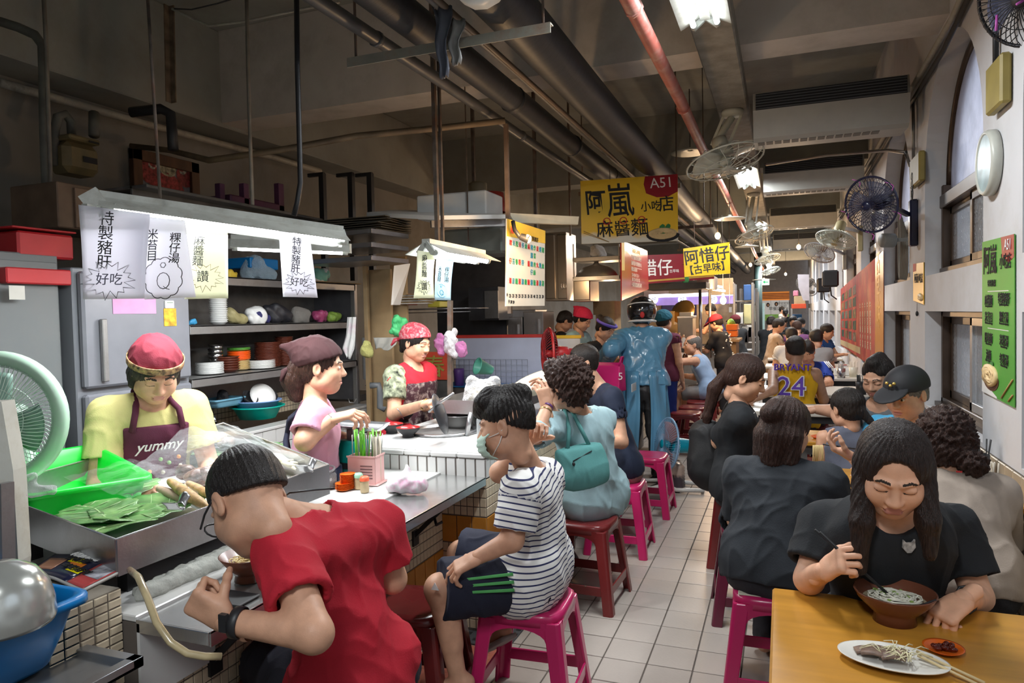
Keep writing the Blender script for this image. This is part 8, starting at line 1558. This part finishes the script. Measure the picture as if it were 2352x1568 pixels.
# helpers for the others
def pp(lab,px,py,zc,yaw,mode,lean,hang,shirt,pants,**k):
 sk = {q_:k.pop(q_)for q_ in('arms','hl','seat','over')if q_ in k}; s = k.get('s',1.); over = sk.pop('over',{})
 J = skel(P(px,py,zc),yaw,mode,lean,s=s,**sk)
 for a,v in over.items():
  if len(v)==3 and isinstance(v,tuple):J[a] = np.array(P(*v))
  else:J[a] = J[a]+np.array(v)
 if mode=='sit':
  dz = (sk.get('seat',.45)+.09)-J['pel'][2]
  for q_ in('pel','hipL','hipR'):J[q_] = J[q_]+np.array((0,0,max(-.2,min(.2,dz))))
  for sd in 'LR':J['knee'+sd][2] = J['hip'+sd][2]-.03
 k.setdefault('h',min(.02,.0042*zc**.72+.001)); k.setdefault('seed',px%17); k.setdefault('plen',2.)
 return person(J,lab,headang=hang,shirt=shirt,pants=pants,**k),J
PANT = cloth('dark_trousers',(.02,.02,.025)); JEAN = cloth('jeans',(.12,.17,.26)); KH = cloth('khaki',(.30,.26,.20))
BLKC = cloth('black',(.012,.014,.017)); NAVT = cloth('navy_tee',(.012,.018,.04)); GRYT = cloth('grey_tee',(.11,.12,.13)); CHAR = cloth('charcoal',(.020,.024,.030))
pp('man in a navy T-shirt and khaki shorts looking back over the curly-haired woman',1338,832,4.75,95,'sit',6,(125,5,0),NAVT,KH,eyes='open',plen=.95,s=1.04,hairamp=.004,over=dict(neck=(1378,882,4.78),shL=(1408,912,4.58),shR=(1368,905,4.96),pel=(1432,1075,4.8),hipL=(1430,1085,4.7),hipR=(1432,1080,4.9),elL=(1428,1015,4.52),wrL=(1390,1020,4.4)),fold=.004)
# the three cooks
t,J = pp('cook in a yellow T-shirt and maroon apron with a red kerchief',357,852,3.0,-118,'stand',14,(-122,36,0),cloth('lemon',(.56,.50,.20)),PANT,hl=40,hair=('bob',(((.065,-.02,-.02),(.07,-.02,-.06),.03,.02),((-.065,-.02,-.02),(-.07,-.02,-.06),.03,.02))),h=.007,hh=.0032,hs=1.12,s=1.03,arms='work',fat=1.06,fold=.004,sleeve=.66,slinf=.03,legs=True)
MAR = cloth('maroon',(.085,.012,.035)); shell(t,J,'apron',MAR,.030,s=1.03,fat=1.06,h=.008,top=.40,bot=-.25,half=.125,bibtop=.0)
ax_ = Vector(nrm(J['neck']-J['pel'])); rt_ = Vector(nrm(J['shR']-J['shL'])); fw_ = Vector(nrm(np.cross(np.array(ax_),np.array(rt_)))); fw_ = fw_ if fw_.dot(Vector(J['f']))>0 else-fw_
for e in(1,-1):rod(t,'apron_strap',[Vector(J['pel'])+ax_*.40+rt_*e*.10+fw_*.125,Vector(J['pel'])+ax_*.48+rt_*e*.085+fw_*.11,Vector(J['neck'])+rt_*e*.07-ax_*.02+fw_*.05,Vector(J['neck'])+rt_*e*.06+ax_*.012-fw_*.03,Vector(J['neck'])-fw_*.10-ax_*.1+rt_*e*.04],.013,MAR)
o_ = Vector(J['pel'])+ax_*.335+fw_*.150; M_ = Matrix.Translation(-t.location)@frame3(o_,-rt_,ax_); text('yummy',.062,M_,INKW,t,shear=.3,bold=.0006)
rs = random.Random(2)
for i in range(9):c = Vector(J['pel'])+ax_*rs.uniform(.10,.28)-rt_*rs.uniform(-.09,.09)+fw_*.148; q = MB(); q.ell(c,(.012,.006,.009),n=8,k=5); q.build('vegetable_print',mat('veg_%d'%(i%3),[(.8,.25,.02),(.6,.55,.45),(.2,.4,.1)][i%3],.6,var=0),t,local=False)
def kerchief(t,J,ang,hs,m,band=None,knot=True,vol=1.,peak=.0):
 F = head_frame(*ang); H = J['head']; g = SDF((-.13,-.17,-.03),(.13,.13,.17),.005); g.ell((0,-.016,.040),(.093*vol,.112*vol,.096*vol),k=.02)
 if peak:g.cap((0,-.04,.07),(0,-.165,.085),.06,.012,k=.05)
 g.cut((0,.06,.055),(0,.35,-1)); v,f = g.mesh(); v2 = H+(v*hs)@F.T; np_mesh('kerchief',[(v2,f,0)],m,t,disp=folds(.004,40))
 hp = lambda x,y,z:Vector(H+(F@np.array((x,y,z)))*hs)
 if band:q = MB(); q.grid(lambda u,v:hp(.097*vol*math.sin((u-.5)*4.6),-.016+.117*vol*math.cos((u-.5)*4.6),.046+.028*math.cos((u-.5)*4.6)+(v-.5)*.028),20,2); q.build('band',band,t,local=False,solid=.003)
 if knot:q = MB(); [q.tube([hp(0,-.12,.0),hp(e*.03,-.15,-.02),hp(e*.045,-.16,-.06)],.012,rr=[.012,.016,.006])for e in(-1,1)]; q.build('knot',m,t,local=False)
 return hp
kerchief(t,J,(-122,36,0),1.12,cloth('red_kerchief',(.15,.008,.02)),mat('gold_band',(.35,.22,.10),.6,var=.6,scale=60,dirt=(.2,.03,.03),dscale=50,damt=.8),knot=False)
t,J = pp('cook in a pink T-shirt and navy bib straps, seen from behind, brown kerchief',737,845,3.45,-55,'stand',3,(-62,4,0),cloth('pink',(.56,.27,.36)),PANT,hairm=BRN,hair=('pony',(((0,-.09,.0),(.0,-.12,-.06),.05,.05),((0,-.12,-.06),(0,-.11,-.12),.05,.035))),hairamp=.008,h=.0075,hh=.004,hs=1.10,s=1.10,eyes='open',fat=1.05,sleeve=.68,slinf=.03,over=dict(elR=(700,1012,3.2),wrR=(765,962,3.25),elL=(735,1000,3.7),wrL=(790,1005,3.65)),handR=dict(d=(.9,.2,.25),n=(.1,.3,-1),curl=(.5,.6,.7,.8)))
kerchief(t,J,(-62,4,0),1.12,cloth('brown_kerchief',(.036,.009,.010)),None,vol=.98,peak=1); NS = cloth('navy_strap',(.014,.016,.035))
ax_ = Vector(nrm(J['neck']-J['pel'])); rt_ = Vector(nrm(J['shR']-J['shL'])); B_ = -Vector(J['f'])
for e in(1,-1):rod(t,'apron_strap',[Vector(J['neck'])+rt_*e*.075-B_*.09-ax_*.15,Vector(J['neck'])+rt_*e*.085-B_*.0+ax_*.0,Vector(J['neck'])+rt_*e*.05+B_*.115-ax_*.10,Vector(J['neck'])-rt_*e*.03+B_*.13-ax_*.20,Vector(J['pel'])-rt_*e*.14+B_*.09+ax_*.08],.013,NS)
shell(t,J,'apron',mat('bubble_apron',(.012,.016,.06),.7,var=.1,dirt=(.35,.38,.5),dscale=16,damt=.7),.035,fat=1.08,top=.22,bot=-.25,half=.19); q = MB(); q.lathe([(.03,-.005),(.034,0),(.03,.005)],tuple(J['wrR']),n=18,axis=tuple(J['wrR']-J['elR'])); q.build('bracelet',STEELD,t,local=False)
t,J = pp('cook in a red T-shirt with camouflage sleeve, floral apron and patterned red bandana',955,788,4.75,-98,'stand',5,(-98,16,0),cloth('red_b',(.48,.015,.03)),JEAN,hair=('pony',(((0,-.09,-.02),(0,-.11,-.07),.035,.02),)),h=.009,hh=.0045,hs=1.02,s=1.06,fat=1.14,sleeve=.2,over=dict(elR=(905,950,4.55),wrR=(975,928,4.25),elL=(960,935,4.8),wrL=(1010,925,4.5)),handR=dict(curl=(.9,1,1,1)))
kerchief(t,J,(-98,16,0),1.02,mat('bandana',(.42,.03,.05),.8,var=.0,dirt=(.65,.45,.45),dscale=45,damt=.9)); shell(t,J,'apron',mat('floral_apron',(.05,.012,.02),.75,var=.3,dirt=(.5,.4,.36),dscale=22,damt=.9),.032,fat=1.14,top=.42,bot=-.3,half=.17,h=.01)
def sleeve_part(t,J,sd,m,e=.62,r=.078):g = SDF(np.minimum(J['sh'+sd],J['el'+sd])-.15,np.maximum(J['sh'+sd],J['el'+sd])+.15,.009); a,b = J['sh'+sd],J['el'+sd]; g.cap(a,a+(b-a)*e,r,r*.92,k=0,end=True); np_mesh('sleeve',[(*g.mesh(),0)],m,t,disp=folds(.004,30))
sleeve_part(t,J,'R',mat('camouflage',(.28,.30,.20),.85,var=.9,scale=26,dirt=(.02,.03,.015),dscale=22,damt=1)); rod(t,'bracelet',[tuple(J['wrR']+.033*np.array((math.cos(k*.7)*.4,math.sin(k*.7),math.cos(k*.7))))for k in range(9)],.004,mat('gold',(.6,.4,.12),.25,metal=1),True)
# rider
RC = mat('raincoat_blue',(.12,.33,.52),.28,var=.12,scale=4,coat=.5,bump=.12,bscale=14,stretch=(2,2,.5))
t,J = pp('rider in a shiny blue raincoat and black helmet standing at the second counter',1474,722,6.75,12,'stand',4,(12,6,0),RC,cloth('grey_leather',(.05,.05,.052),.45),hair=None,s=1.10,sleeve=1.8,slinf=.05,shinf=.045,dress=0,hem=-.02,fold=.009,h=.012,over=dict(elL=(1405,800,6.5),wrL=(1385,830,6.9),elR=(1510,800,7.0),wrR=(1440,820,7.1)),shoe=BLACK)
pel = J['pel']; q = MB()
def coat(sg):return lambda u,v:tuple(Vector(pel)+Vector(J['r'])*(.205*math.sin(sg*(.22+u*2.65)))*(1+.3*v)-Vector(J['f'])*(.185*math.cos(sg*(.22+u*2.65)))*(1+.4*v)+V(.015*math.sin(u*23+v*4),.02*math.sin(u*31),.17-.86*v))
q.grid(coat(1),26,12); q.grid(coat(-1),26,12); q.build('coat_skirt',RC,t,local=False,solid=.006)
H = np.array(J['head']); F = head_frame(12,6,0); g = SDF((-.17,-.2,-.17),(.17,.2,.2),.007); g.ell((0,-.01,.03),(.132,.155,.138),k=0); g.ell((0,.13,-.02),(.09,.09,.055),k=.02,sub=True); g.cut((0,0,-.125),(0,0,-1),.02); v,f = g.mesh(); np_mesh('helmet',[(H+v@F.T*1.05,f,0)],mat('gloss_black',(.012,.012,.014),.12,var=0,coat=1),t)
hp = lambda x,y,z:Vector(H+(F@np.array((x,y,z)))*1.05); q = MB(); [q.tube([hp(.137*math.sin(a*.2),-.01-.16*math.cos(a*.2),.07+.02*math.cos(a*.2))for a in range(-6,7)],.006,n=6),q.tube([hp(.128*math.sin(a*.2),-.01-.152*math.cos(a*.2),-.07)for a in range(-6,7)],.011,n=6)]; q.build('white_stripe',PW,t,local=False); q = MB(); q.ell(hp(0,-.168,-.02),(.022,.008,.03)); q.build('badge',INKR,t,local=False)
c = P(1430,855,6.3); t2 = thing('delivery_bag','magenta insulated bag standing on a stool beside the rider','bag',tuple(c)); q = MB(); q.prism([(-.08,-.17),(.08,-.17),(.055,.06),(.0,.09),(-.055,.06)],.26,mtx=Matrix.Rotation(1.35,4,'Z')); q.build('body',mat('magenta_bag',(.62,.01,.17),.45),t2,bevel=.01); q = MB(); q.box((.10,.0,-.13),(.004,.2,.07)); q.build('label_strip',PW,t2); text('5',.09,frame3((.0,-.088,-.03),(1,.2,0),(0,0,1)),INKW,t2); q = MB(); q.tube([(-.02,-.05,.06),(0,-.04,.14),(0,.04,.14),(-.02,.05,.06)],.008); q.build('handle',mat('magenta_bag',(.62,.01,.17)),t2)
# people at the other stalls
pp('man with dark hair in black bending behind the second stall',1298,738,8.3,-60,'stand',14,(-60,35,0),BLKC,PANT,hs=1.0,legs=False)
t,J = pp('woman with glasses and a crimson kerchief in pale blue at the second stall',1338,735,7.9,-100,'stand',12,(-100,30,0),cloth('pale_aqua',(.30,.50,.55)),PANT,hair=('pony',()),legs=False); kerchief(t,J,(-100,30,0),1,cloth('crimson_kerchief',(.55,.02,.07)),knot=False,vol=1.05,peak=1)
t,J = pp('woman in a black top and checked apron with a violet headband',1390,755,7.3,-110,'stand',12,(-108,34,0),BLKC,PANT,hair=('pony',(((0,-.1,.05),(0,-.12,.07),.03,.03),)),legs=False); F = head_frame(-108,34,0); H = J['head']; rod(t,'headband',[tuple(H+F@np.array((.088*math.sin(k*.45),-.014+.105*math.cos(k*.45),.06+.02*math.cos(k*.45))))for k in range(14)],.016,mat('violet_band',(.12,.08,.45),.7),True); shell(t,J,'apron',mat('checked_apron',(.30,.30,.34),.8,var=.9,scale=60),.03,top=.3,bot=-.2,half=.12,h=.012)
t,J = pp('person in a teal cap and burgundy top behind the rider',1525,738,8.1,-20,'stand',3,(-20,5,0),cloth('burgundy',(.12,.02,.05)),cloth('royal_blue',(.01,.03,.20)),s=.98,arms='down',sleeve=.2); kerchief(t,J,(-20,5,0),1,cloth('teal_cap',(.01,.10,.15)),knot=False,vol=1.04)
pp('old man in a light blue sleeveless top eating at the tiled counter',1589,792,9.2,78,'sit',20,(118,4,0),cloth('sky_tank',(.30,.42,.60)),cloth('grey_shorts',(.18,.17,.17)),sleeve=0,plen=.8,eyes='open',hair=('bald',()),hairm=GREYH,hs=1.12,s=1.08,over=dict(elL=(1542,832,8.8),wrL=(1530,810,9.0)))
t,J = pp('woman in a red cap and black polka-dot blouse clearing the counter',1644,742,11.0,70,'stand',12,(75,25,0),mat('polka',(.012,.012,.015),.8,var=0),PANT,s=1.0,hs=1.05,sleeve=.9,fat=1.1)
rs = random.Random(5); q = MB()
for _ in range(46):v = J['pel']+nrm(J['neck']-J['pel'])*rs.uniform(.0,.46)*1.0; a = rs.uniform(0,6.3); d = np.array((math.cos(a),math.sin(a),0)); q.ell(v+d*(.158 if abs(math.sin(a))<.7 else.15),(.012,.012,.012),n=6,k=4)
tag(q.build('polka_dot',INKW,t,local=False),kind='stuff')
def cap_(t,J,ang,m,hs=1.,brim=1):
 F = head_frame(*ang); H = J['head']; g = SDF((-.13,-.15,-.02),(.13,.22,.17),.005); g.ell((0,-.012,.040),(.090,.108,.092),k=0); g.cut((0,.0,.030),(0,.1,-1)); v,f = g.mesh(); parts_ = [(v,f)]
 g = SDF((-.13,-.15,-.02),(.13,.24,.17),.005); g.ell((0,.105,.045),(.070,.085,.010),k=0,R=np.array(((1,0,0),(0,.97,-.22),(0,.22,.97)))); parts_.append(g.mesh())
 np_mesh('cap',[(H+(v*hs)@F.T,f,0)for v,f in parts_],m,t); return lambda x,y,z:Vector(H+(F@np.array((x,y,z)))*hs)
cap_(t,J,(75,25,0),cloth('red_cap',(.30,.012,.03)),1.08)
t,J = pp('person in a maroon cap and dark top in the far kitchen',1688,738,13.3,40,'stand',5,(60,10,0),CHAR,PANT,legs=False,hands=False); cap_(t,J,(60,10,0),cloth('maroon_cap',(.12,.02,.03)))
pp('dark-haired person in indigo in the violet-lit kitchen',1632,712,13.2,70,'stand',20,(80,30,0),cloth('indigo',(.02,.02,.10)),PANT,legs=False,hands=False)
# right side, front to back
t,J = pp('young woman in a black T-shirt with a fox patch, eating at the front oak table',2052,1078,1.88,178,'sit',26,(176,30,-3),BLKC,PANT,hl=42,s=.97,h=.0065,hh=.0026,hhair=.003,hs=1.04,hairm=hairmat('long_brown_hair',(.018,.010,.008)),skinm=skin(1.24),hair=('long',(((.066,-.01,.01),(.074,.02,-.14),.030,.030),((.074,.02,-.14),(.080,.035,-.26),.030,.018),((-.066,-.01,.01),(-.074,.02,-.12),.030,.028),((-.074,.02,-.12),(-.078,.03,-.20),.028,.016),((0,-.07,-.02),(0,-.17,-.13),.06,.04))),hairamp=.003,hvol=.9,hline=.045,neckcut=.045,sleeve=.72,slinf=.036,shinf=.018,over=dict(shR=(1895,1205,2.12),shL=(2190,1212,2.12),elR=(1858,1330,2.06),wrR=(1893,1312,1.95),elL=(2245,1370,2.04),wrL=(2212,1378,1.86)),handR=dict(d=(.25,-.35,.35),n=(.75,.4,-.3),curl=(.75,.85,.95,1.05),thumb=.7),handL=dict(d=(-.5,-.5,-.25),n=(-.3,-.1,-.9),curl=(.8,.95,1.05,1.1),thumb=.6),fold=.004)
CS = P(1872,1216,1.91); CE = P(2048,1372,1.88)
stick2('black chopstick in the young woman hand, dipping in the bowl',CS,CE,BLACK,.0033); stick2('second black chopstick held beside the first',CS+V(.012,0,-.006),CE+V(.006,.0,-.004),BLACK,.0033)
t2 = thing('soup_spoon','black soup spoon held in the bowl by the young woman other hand','spoon',tuple(P(2080,1385,1.84))); q = MB(); q.tube([P(2150,1378,1.80),P(2110,1392,1.80),P(2085,1392,1.82)],.0035); q.ell(P(2070,1388,1.83),(.024,.018,.006)); q.build('spoon_body',BLACK,t2,local=False)
rod(t,'wristband',[tuple(J['wrL']*.8+J['elL']*.2+.031*np.array((math.cos(k*.7)*.8,math.sin(k*.7)*.5,math.sin(k*.7))))for k in range(9)],.004,BLACK,True)
fp,fn_ = on_cloth(t,'shirt',2084,1252); q = MB(); q.prism([(-.016,.018),(-.008,.010),(.008,.010),(.016,.018),(.018,-.004),(.006,-.018),(-.006,-.018),(-.018,-.004)],.005,mtx=frame3(fp+fn_*.004,V(0,0,1).cross(fn_),V(0,0,1))@Matrix.Rotation(math.pi/2,4,'X')@Matrix.Scale(-1,4,(0,0,1))); q.build('fox_patch',mat('fox_grey',(.45,.44,.43),.8,var=.3,scale=90),t,local=False)
t,J = pp('woman in a dark grey loose top with half-tied brown hair, seen from behind',1805,985,2.95,-12,'sit',14,(-30,22,0),CHAR,PANT,hairm=BRN,hair=('long',(((0,-.10,.06),(0,-.125,.03),.035,.04),((.055,-.05,-.04),(.06,-.06,-.13),.045,.035),((-.055,-.05,-.04),(-.06,-.06,-.13),.045,.035),((0,-.07,-.04),(0,-.08,-.14),.06,.05))),hairamp=.006,hs=1.06,s=1.02,h=.008,hh=.004,sleeve=1.1,slinf=.035,shinf=.026,fold=.006,fat=1.12)
t,J = pp('woman with a low ponytail in a black T-shirt, looking down, side on',1712,868,4.15,-84,'sit',4,(-92,24,0),BLKC,PANT,hairm=BRN,hair=('pony',(((0,-.10,-.03),(0,-.15,-.10),.028,.035),((0,-.15,-.10),(.0,-.19,-.25),.035,.025),((0,-.19,-.25),(.0,-.20,-.36),.025,.01))),hairamp=.004,hs=1.14,s=1.1,h=.009,hh=.004,skinm=skin(1.05),sleeve=.8,slinf=.035,shinf=.022,over=dict(elR=(1650,1015,4.2),wrR=(1735,1020,4.1),elL=(1690,1000,4.5),wrL=(1760,1005,4.4)))
text('〰\n〰\n〰',.06,Matrix.Translation(-t.location)@frame3(P(1722,975,4.0),(.9,.4,0),(0,0,1)),INKW,t,name='shirt_print')
b0 = np.array(P(1622,1035,4.3)); o = blob('backpack',cloth('black_nylon',(.010,.010,.011),.6),[(b0+(0,0,.10),b0+(.01,0,-.10),.10,.125),(b0+(.05,0,-.02),b0+(.05,0,-.12),.11,.12)],.009,k=.05,disp=folds(.005,20)); tag(o,'black slouchy backpack on the ponytailed woman back','backpack')
t,J = pp('woman in a beige blouse with a curly bun, seen from behind by the wall',2165,1010,2.85,4,'sit',18,(20,12,0),cloth('beige',(.42,.345,.285)),PANT,hairm=BRN,hair=('curly',(((.0,-.1,-.06),(.03,-.13,-.085),.04,.045),((0,-.04,.03),(0,-.05,.0),.085,.085))),hairamp=.010,hvol=1.25,hs=1.05,s=1.02,h=.0085,hh=.004,sleeve=1.0,slinf=.03,shinf=.024,fat=1.1,over=dict(elL=(2030,1120,2.95),wrL=(1962,1052,3.1)),handL=dict(d=(-.8,.1,.35),n=(0,.2,1),curl=(.5,.6,.7,.8)),fold=.005,neckcut=.02)
sleeve_part(t,dict(shR=J['elL']*1.0,elR=J['wrL']),'R',cloth('purple_sleeve',(.22,.01,.16)),.8,.045); text('▬',.02,Matrix.Translation(-t.location)@frame3(P(2203,1082,2.62),(1,0,0),(0,0,1)),INKR,t,name='small_label')
stick2('black chopsticks held across the table by the beige-clad woman',P(1890,1020,3.2),P(1975,1032,3.1)); q = MB(); [q.tube([P(1868+i*2.6,1022,3.25),P(1868+i*2.6+2*math.sin(i),1050,3.25),P(1867+i*2.4,1078-(i%3)*5,3.25)],.0028,n=5)for i in range(9)]; tag(q.build('hanging_noodles',mat('noodle',(.72,.55,.25))),'noodles hanging from the black chopsticks','noodles')
t,J = pp('old man in a black cap and blue T-shirt facing the camera',2082,906,3.65,150,'sit',10,(140,16,0),cloth('cyan_tee',(.06,.33,.55)),PANT,eyes='open',hair=('crop',()),hairm=GREYH,hs=1.10,s=1.03,h=.009,hh=.004,fat=1.08)
hp = cap_(t,J,(140,16,0),mat('cap_black',(.014,.014,.017),.7),1.15); GOLD = mat('gold_print',(.75,.52,.15),.25,metal=.8); q = MB(); [q.ell(hp(e*.012,.097-.0*e,.088-.0),(.009,.009,.009),n=10,k=6)for e in(-1.4,1.4)]; q.ell(hp(0,.099,.078),(.009,.009,.009),n=10,k=6); q.build('gold_emblem',GOLD,t,local=False)
t,J = pp('man with swept-back black hair in a grey T-shirt',2018,868,4.25,160,'sit',6,(148,22,0),GRYT,PANT,skinm=skin(.78),hs=1.06,s=1.08,h=.0095,hh=.0045,hline=.01,hair=('fade',(((0,.03,.105),(0,-.06,.10),.04,.035),)),vneck=.06,over=dict(wrR=(1878,940,4.1),elR=(1925,945,4.0)))
t,J = pp('small girl in a grey sleeveless dress with a side plait, seen from behind',1945,940,3.9,10,'sit',4,(35,12,0),cloth('denim_grey',(.10,.11,.15)),PANT,name='child',s=.76,hs=.95,sleeve=0,h=.0085,hh=.004,hair=('pony',(((.02,-.09,-.02),(.06,-.12,-.08),.03,.02),)),skinm=skin(.9),arms='down')
JY = cloth('jersey_yellow',(.75,.42,.01))
t,J = pp('man in a yellow sleeveless jersey numbered 24',1826,803,6.7,-8,'sit',8,(18,8,0),JY,PANT,skinm=skin(.72),sleeve=0,hair=('crop',()),hs=1.1,s=1.12,fat=1.05,over=dict(elL=(1775,895,6.4),wrL=(1738,915,6.3)))
B_ = Vector(J['neck']*.5+J['pel']*.5)-Vector(J['f'])*.147; rt_ = Vector(nrm(J['shR']-J['shL'])); ax_ = Vector(nrm(J['neck']-J['pel'])); ti = Matrix.Translation(-t.location)
text('24',.25,ti@frame3(B_+ax_*.065-Vector(J['f'])*.02,rt_,ax_),INKW,t,ext=.02,bold=.008); text('24',.25,ti@frame3(B_+ax_*.065-Vector(J['f'])*.028,rt_,ax_),mat('purple_number',(.12,.05,.45),.7,var=0),t,ext=.02); text('BRYANT',.085,ti@frame3(B_+ax_*.245+Vector(J['f'])*.0,rt_,ax_),mat('purple_number',(.12,.05,.45)),t,ext=.02,bold=.001)
t,J = pp('man in a blue jersey with white shoulder stripes facing the yellow jersey',1853,808,8.0,172,'sit',20,(168,34,0),cloth('jersey_blue',(.01,.04,.28)),PANT,s=1.05,hs=1.05,sleeve=.8,over=dict(elL=(1905,880,7.7),wrL=(1870,885,7.5)))
for i in range(3):rod(t,'white_stripe',[Vector(J['shL'])+V(.02*i,0,.075),Vector(J['shL'])*.6+Vector(J['elL'])*.4+V(.02*i+.03,-.03,.075)],.006,PW)
for lab,px,py,zc,yaw,hy,sh,kw in(('boy in a grey T-shirt with his back to us at the fifth table',1874,778,9.6,0,20,cloth('pale_grey',(.33,.33,.33)),dict(name='child',s=.95)),('boy in a bright blue T-shirt wearing a face mask',1900,762,11.2,-120,-110,cloth('bright_blue',(.02,.12,.45)),dict(name='child',s=.9)),('person in a white T-shirt with dark hair, back to us',1818,772,10.6,5,5,cloth('white_tee',(.62,.64,.66)),{}),('man in a tan T-shirt leaning over his food, seen from the side',1789,748,12.6,-75,-80,cloth('tan',(.42,.30,.20)),dict(pants=cloth('ochre_shorts',(.45,.22,.06)),plen=.9)),('brown-haired person just behind the man in tan',1772,741,14.3,-30,-30,BLKC,{}),('woman with tied brown hair in a plum top',1830,752,13.8,10,20,cloth('plum',(.14,.05,.15)),dict(hairm=BRN)),('person with dark hair beyond the plum top',1822,738,16.5,175,175,CHAR,{}),('long-haired woman reading by the far wall',1840,742,16.8,-40,-60,BLKC,dict(hair=('long',(((0,-.06,-.03),(0,-.06,-.2),.07,.06),)))),('diner in black at the farthest table',1800,740,18.3,160,160,cloth('plum_b',(.10,.04,.05)),{})):
 p_ = kw.pop('pants',PANT); kw.setdefault('s',1.1); pp(lab,px,py,zc,yaw,'sit',12,(hy,20,0),sh,p_,hands=False,hs=1.05,**kw)
pp('woman in a black sleeveless top standing near the end posters',1804,718,22,5,'stand',2,(5,5,0),BLKC,PANT,hands=False,sleeve=.1,hair=('pony',(((0,-.09,-.02),(0,-.1,-.1),.04,.03),))); pp('man in white and black near the end posters, in profile',1797,712,25,-100,'stand',4,(-100,5,0),cloth('white_tee',(.62,.64,.66)),PANT,hands=False)
# ================================================================ ceiling lamps of the aisle
for i,y in enumerate((-.6,3.3,8.6,13.6,18.6,23.6)):tube_lamp('ceiling_lamp',['ceiling lamp behind the viewer','ceiling twin-tube lamp nearest the camera','second ceiling lamp, just beyond the orbit fan','third ceiling lamp along the spine beam','fourth ceiling lamp along the spine beam','farthest ceiling lamp along the spine beam'][i],(-.37,y-.62,3.13),(-.37,y+.62,3.13),0,n=2,gap=.12,power=(34+max(0,y-8)*3)*LK)
for x,y,z,p in((-.9,11,2.7,14),(.3,15,2.8,22),(-.8,20,2.8,30),(.1,26,2.8,60)):  # extra bulbs added so the far aisle is bright enough
 t = thing('bulb_lamp','added bare warm bulb brightening the far aisle, the %s one'%{11:'nearest',15:'second',20:'third',26:'last'}[y],'lamp',(x,y,z)); q = MB(); q.ell((0,0,0),(.04,.04,.05)); q.build('bulb',mat('bulb_warm',(1,.55,.2)),t); q = MB(); q.tube([(0,0,.04),(0,0,3.9-z)],.006,n=6); q.build('cord',BLACK,t); pt((x,y,z-.08),p*LK,(1,.72,.45))
bpy.context.view_layer.update(); dg = bpy.context.evaluated_depsgraph_get(); fo = [o for o in COL.objects if o.type=='FONT']; new = [bpy.data.meshes.new_from_object(o.evaluated_get(dg))for o in fo]
for o,me in zip(fo,new):
 n = bpy.data.objects.new('mesh',me); COL.objects.link(n); n.parent = o.parent; n.matrix_local = o.matrix_local.copy(); nm = o.name; bpy.data.objects.remove(o); n.name = nm
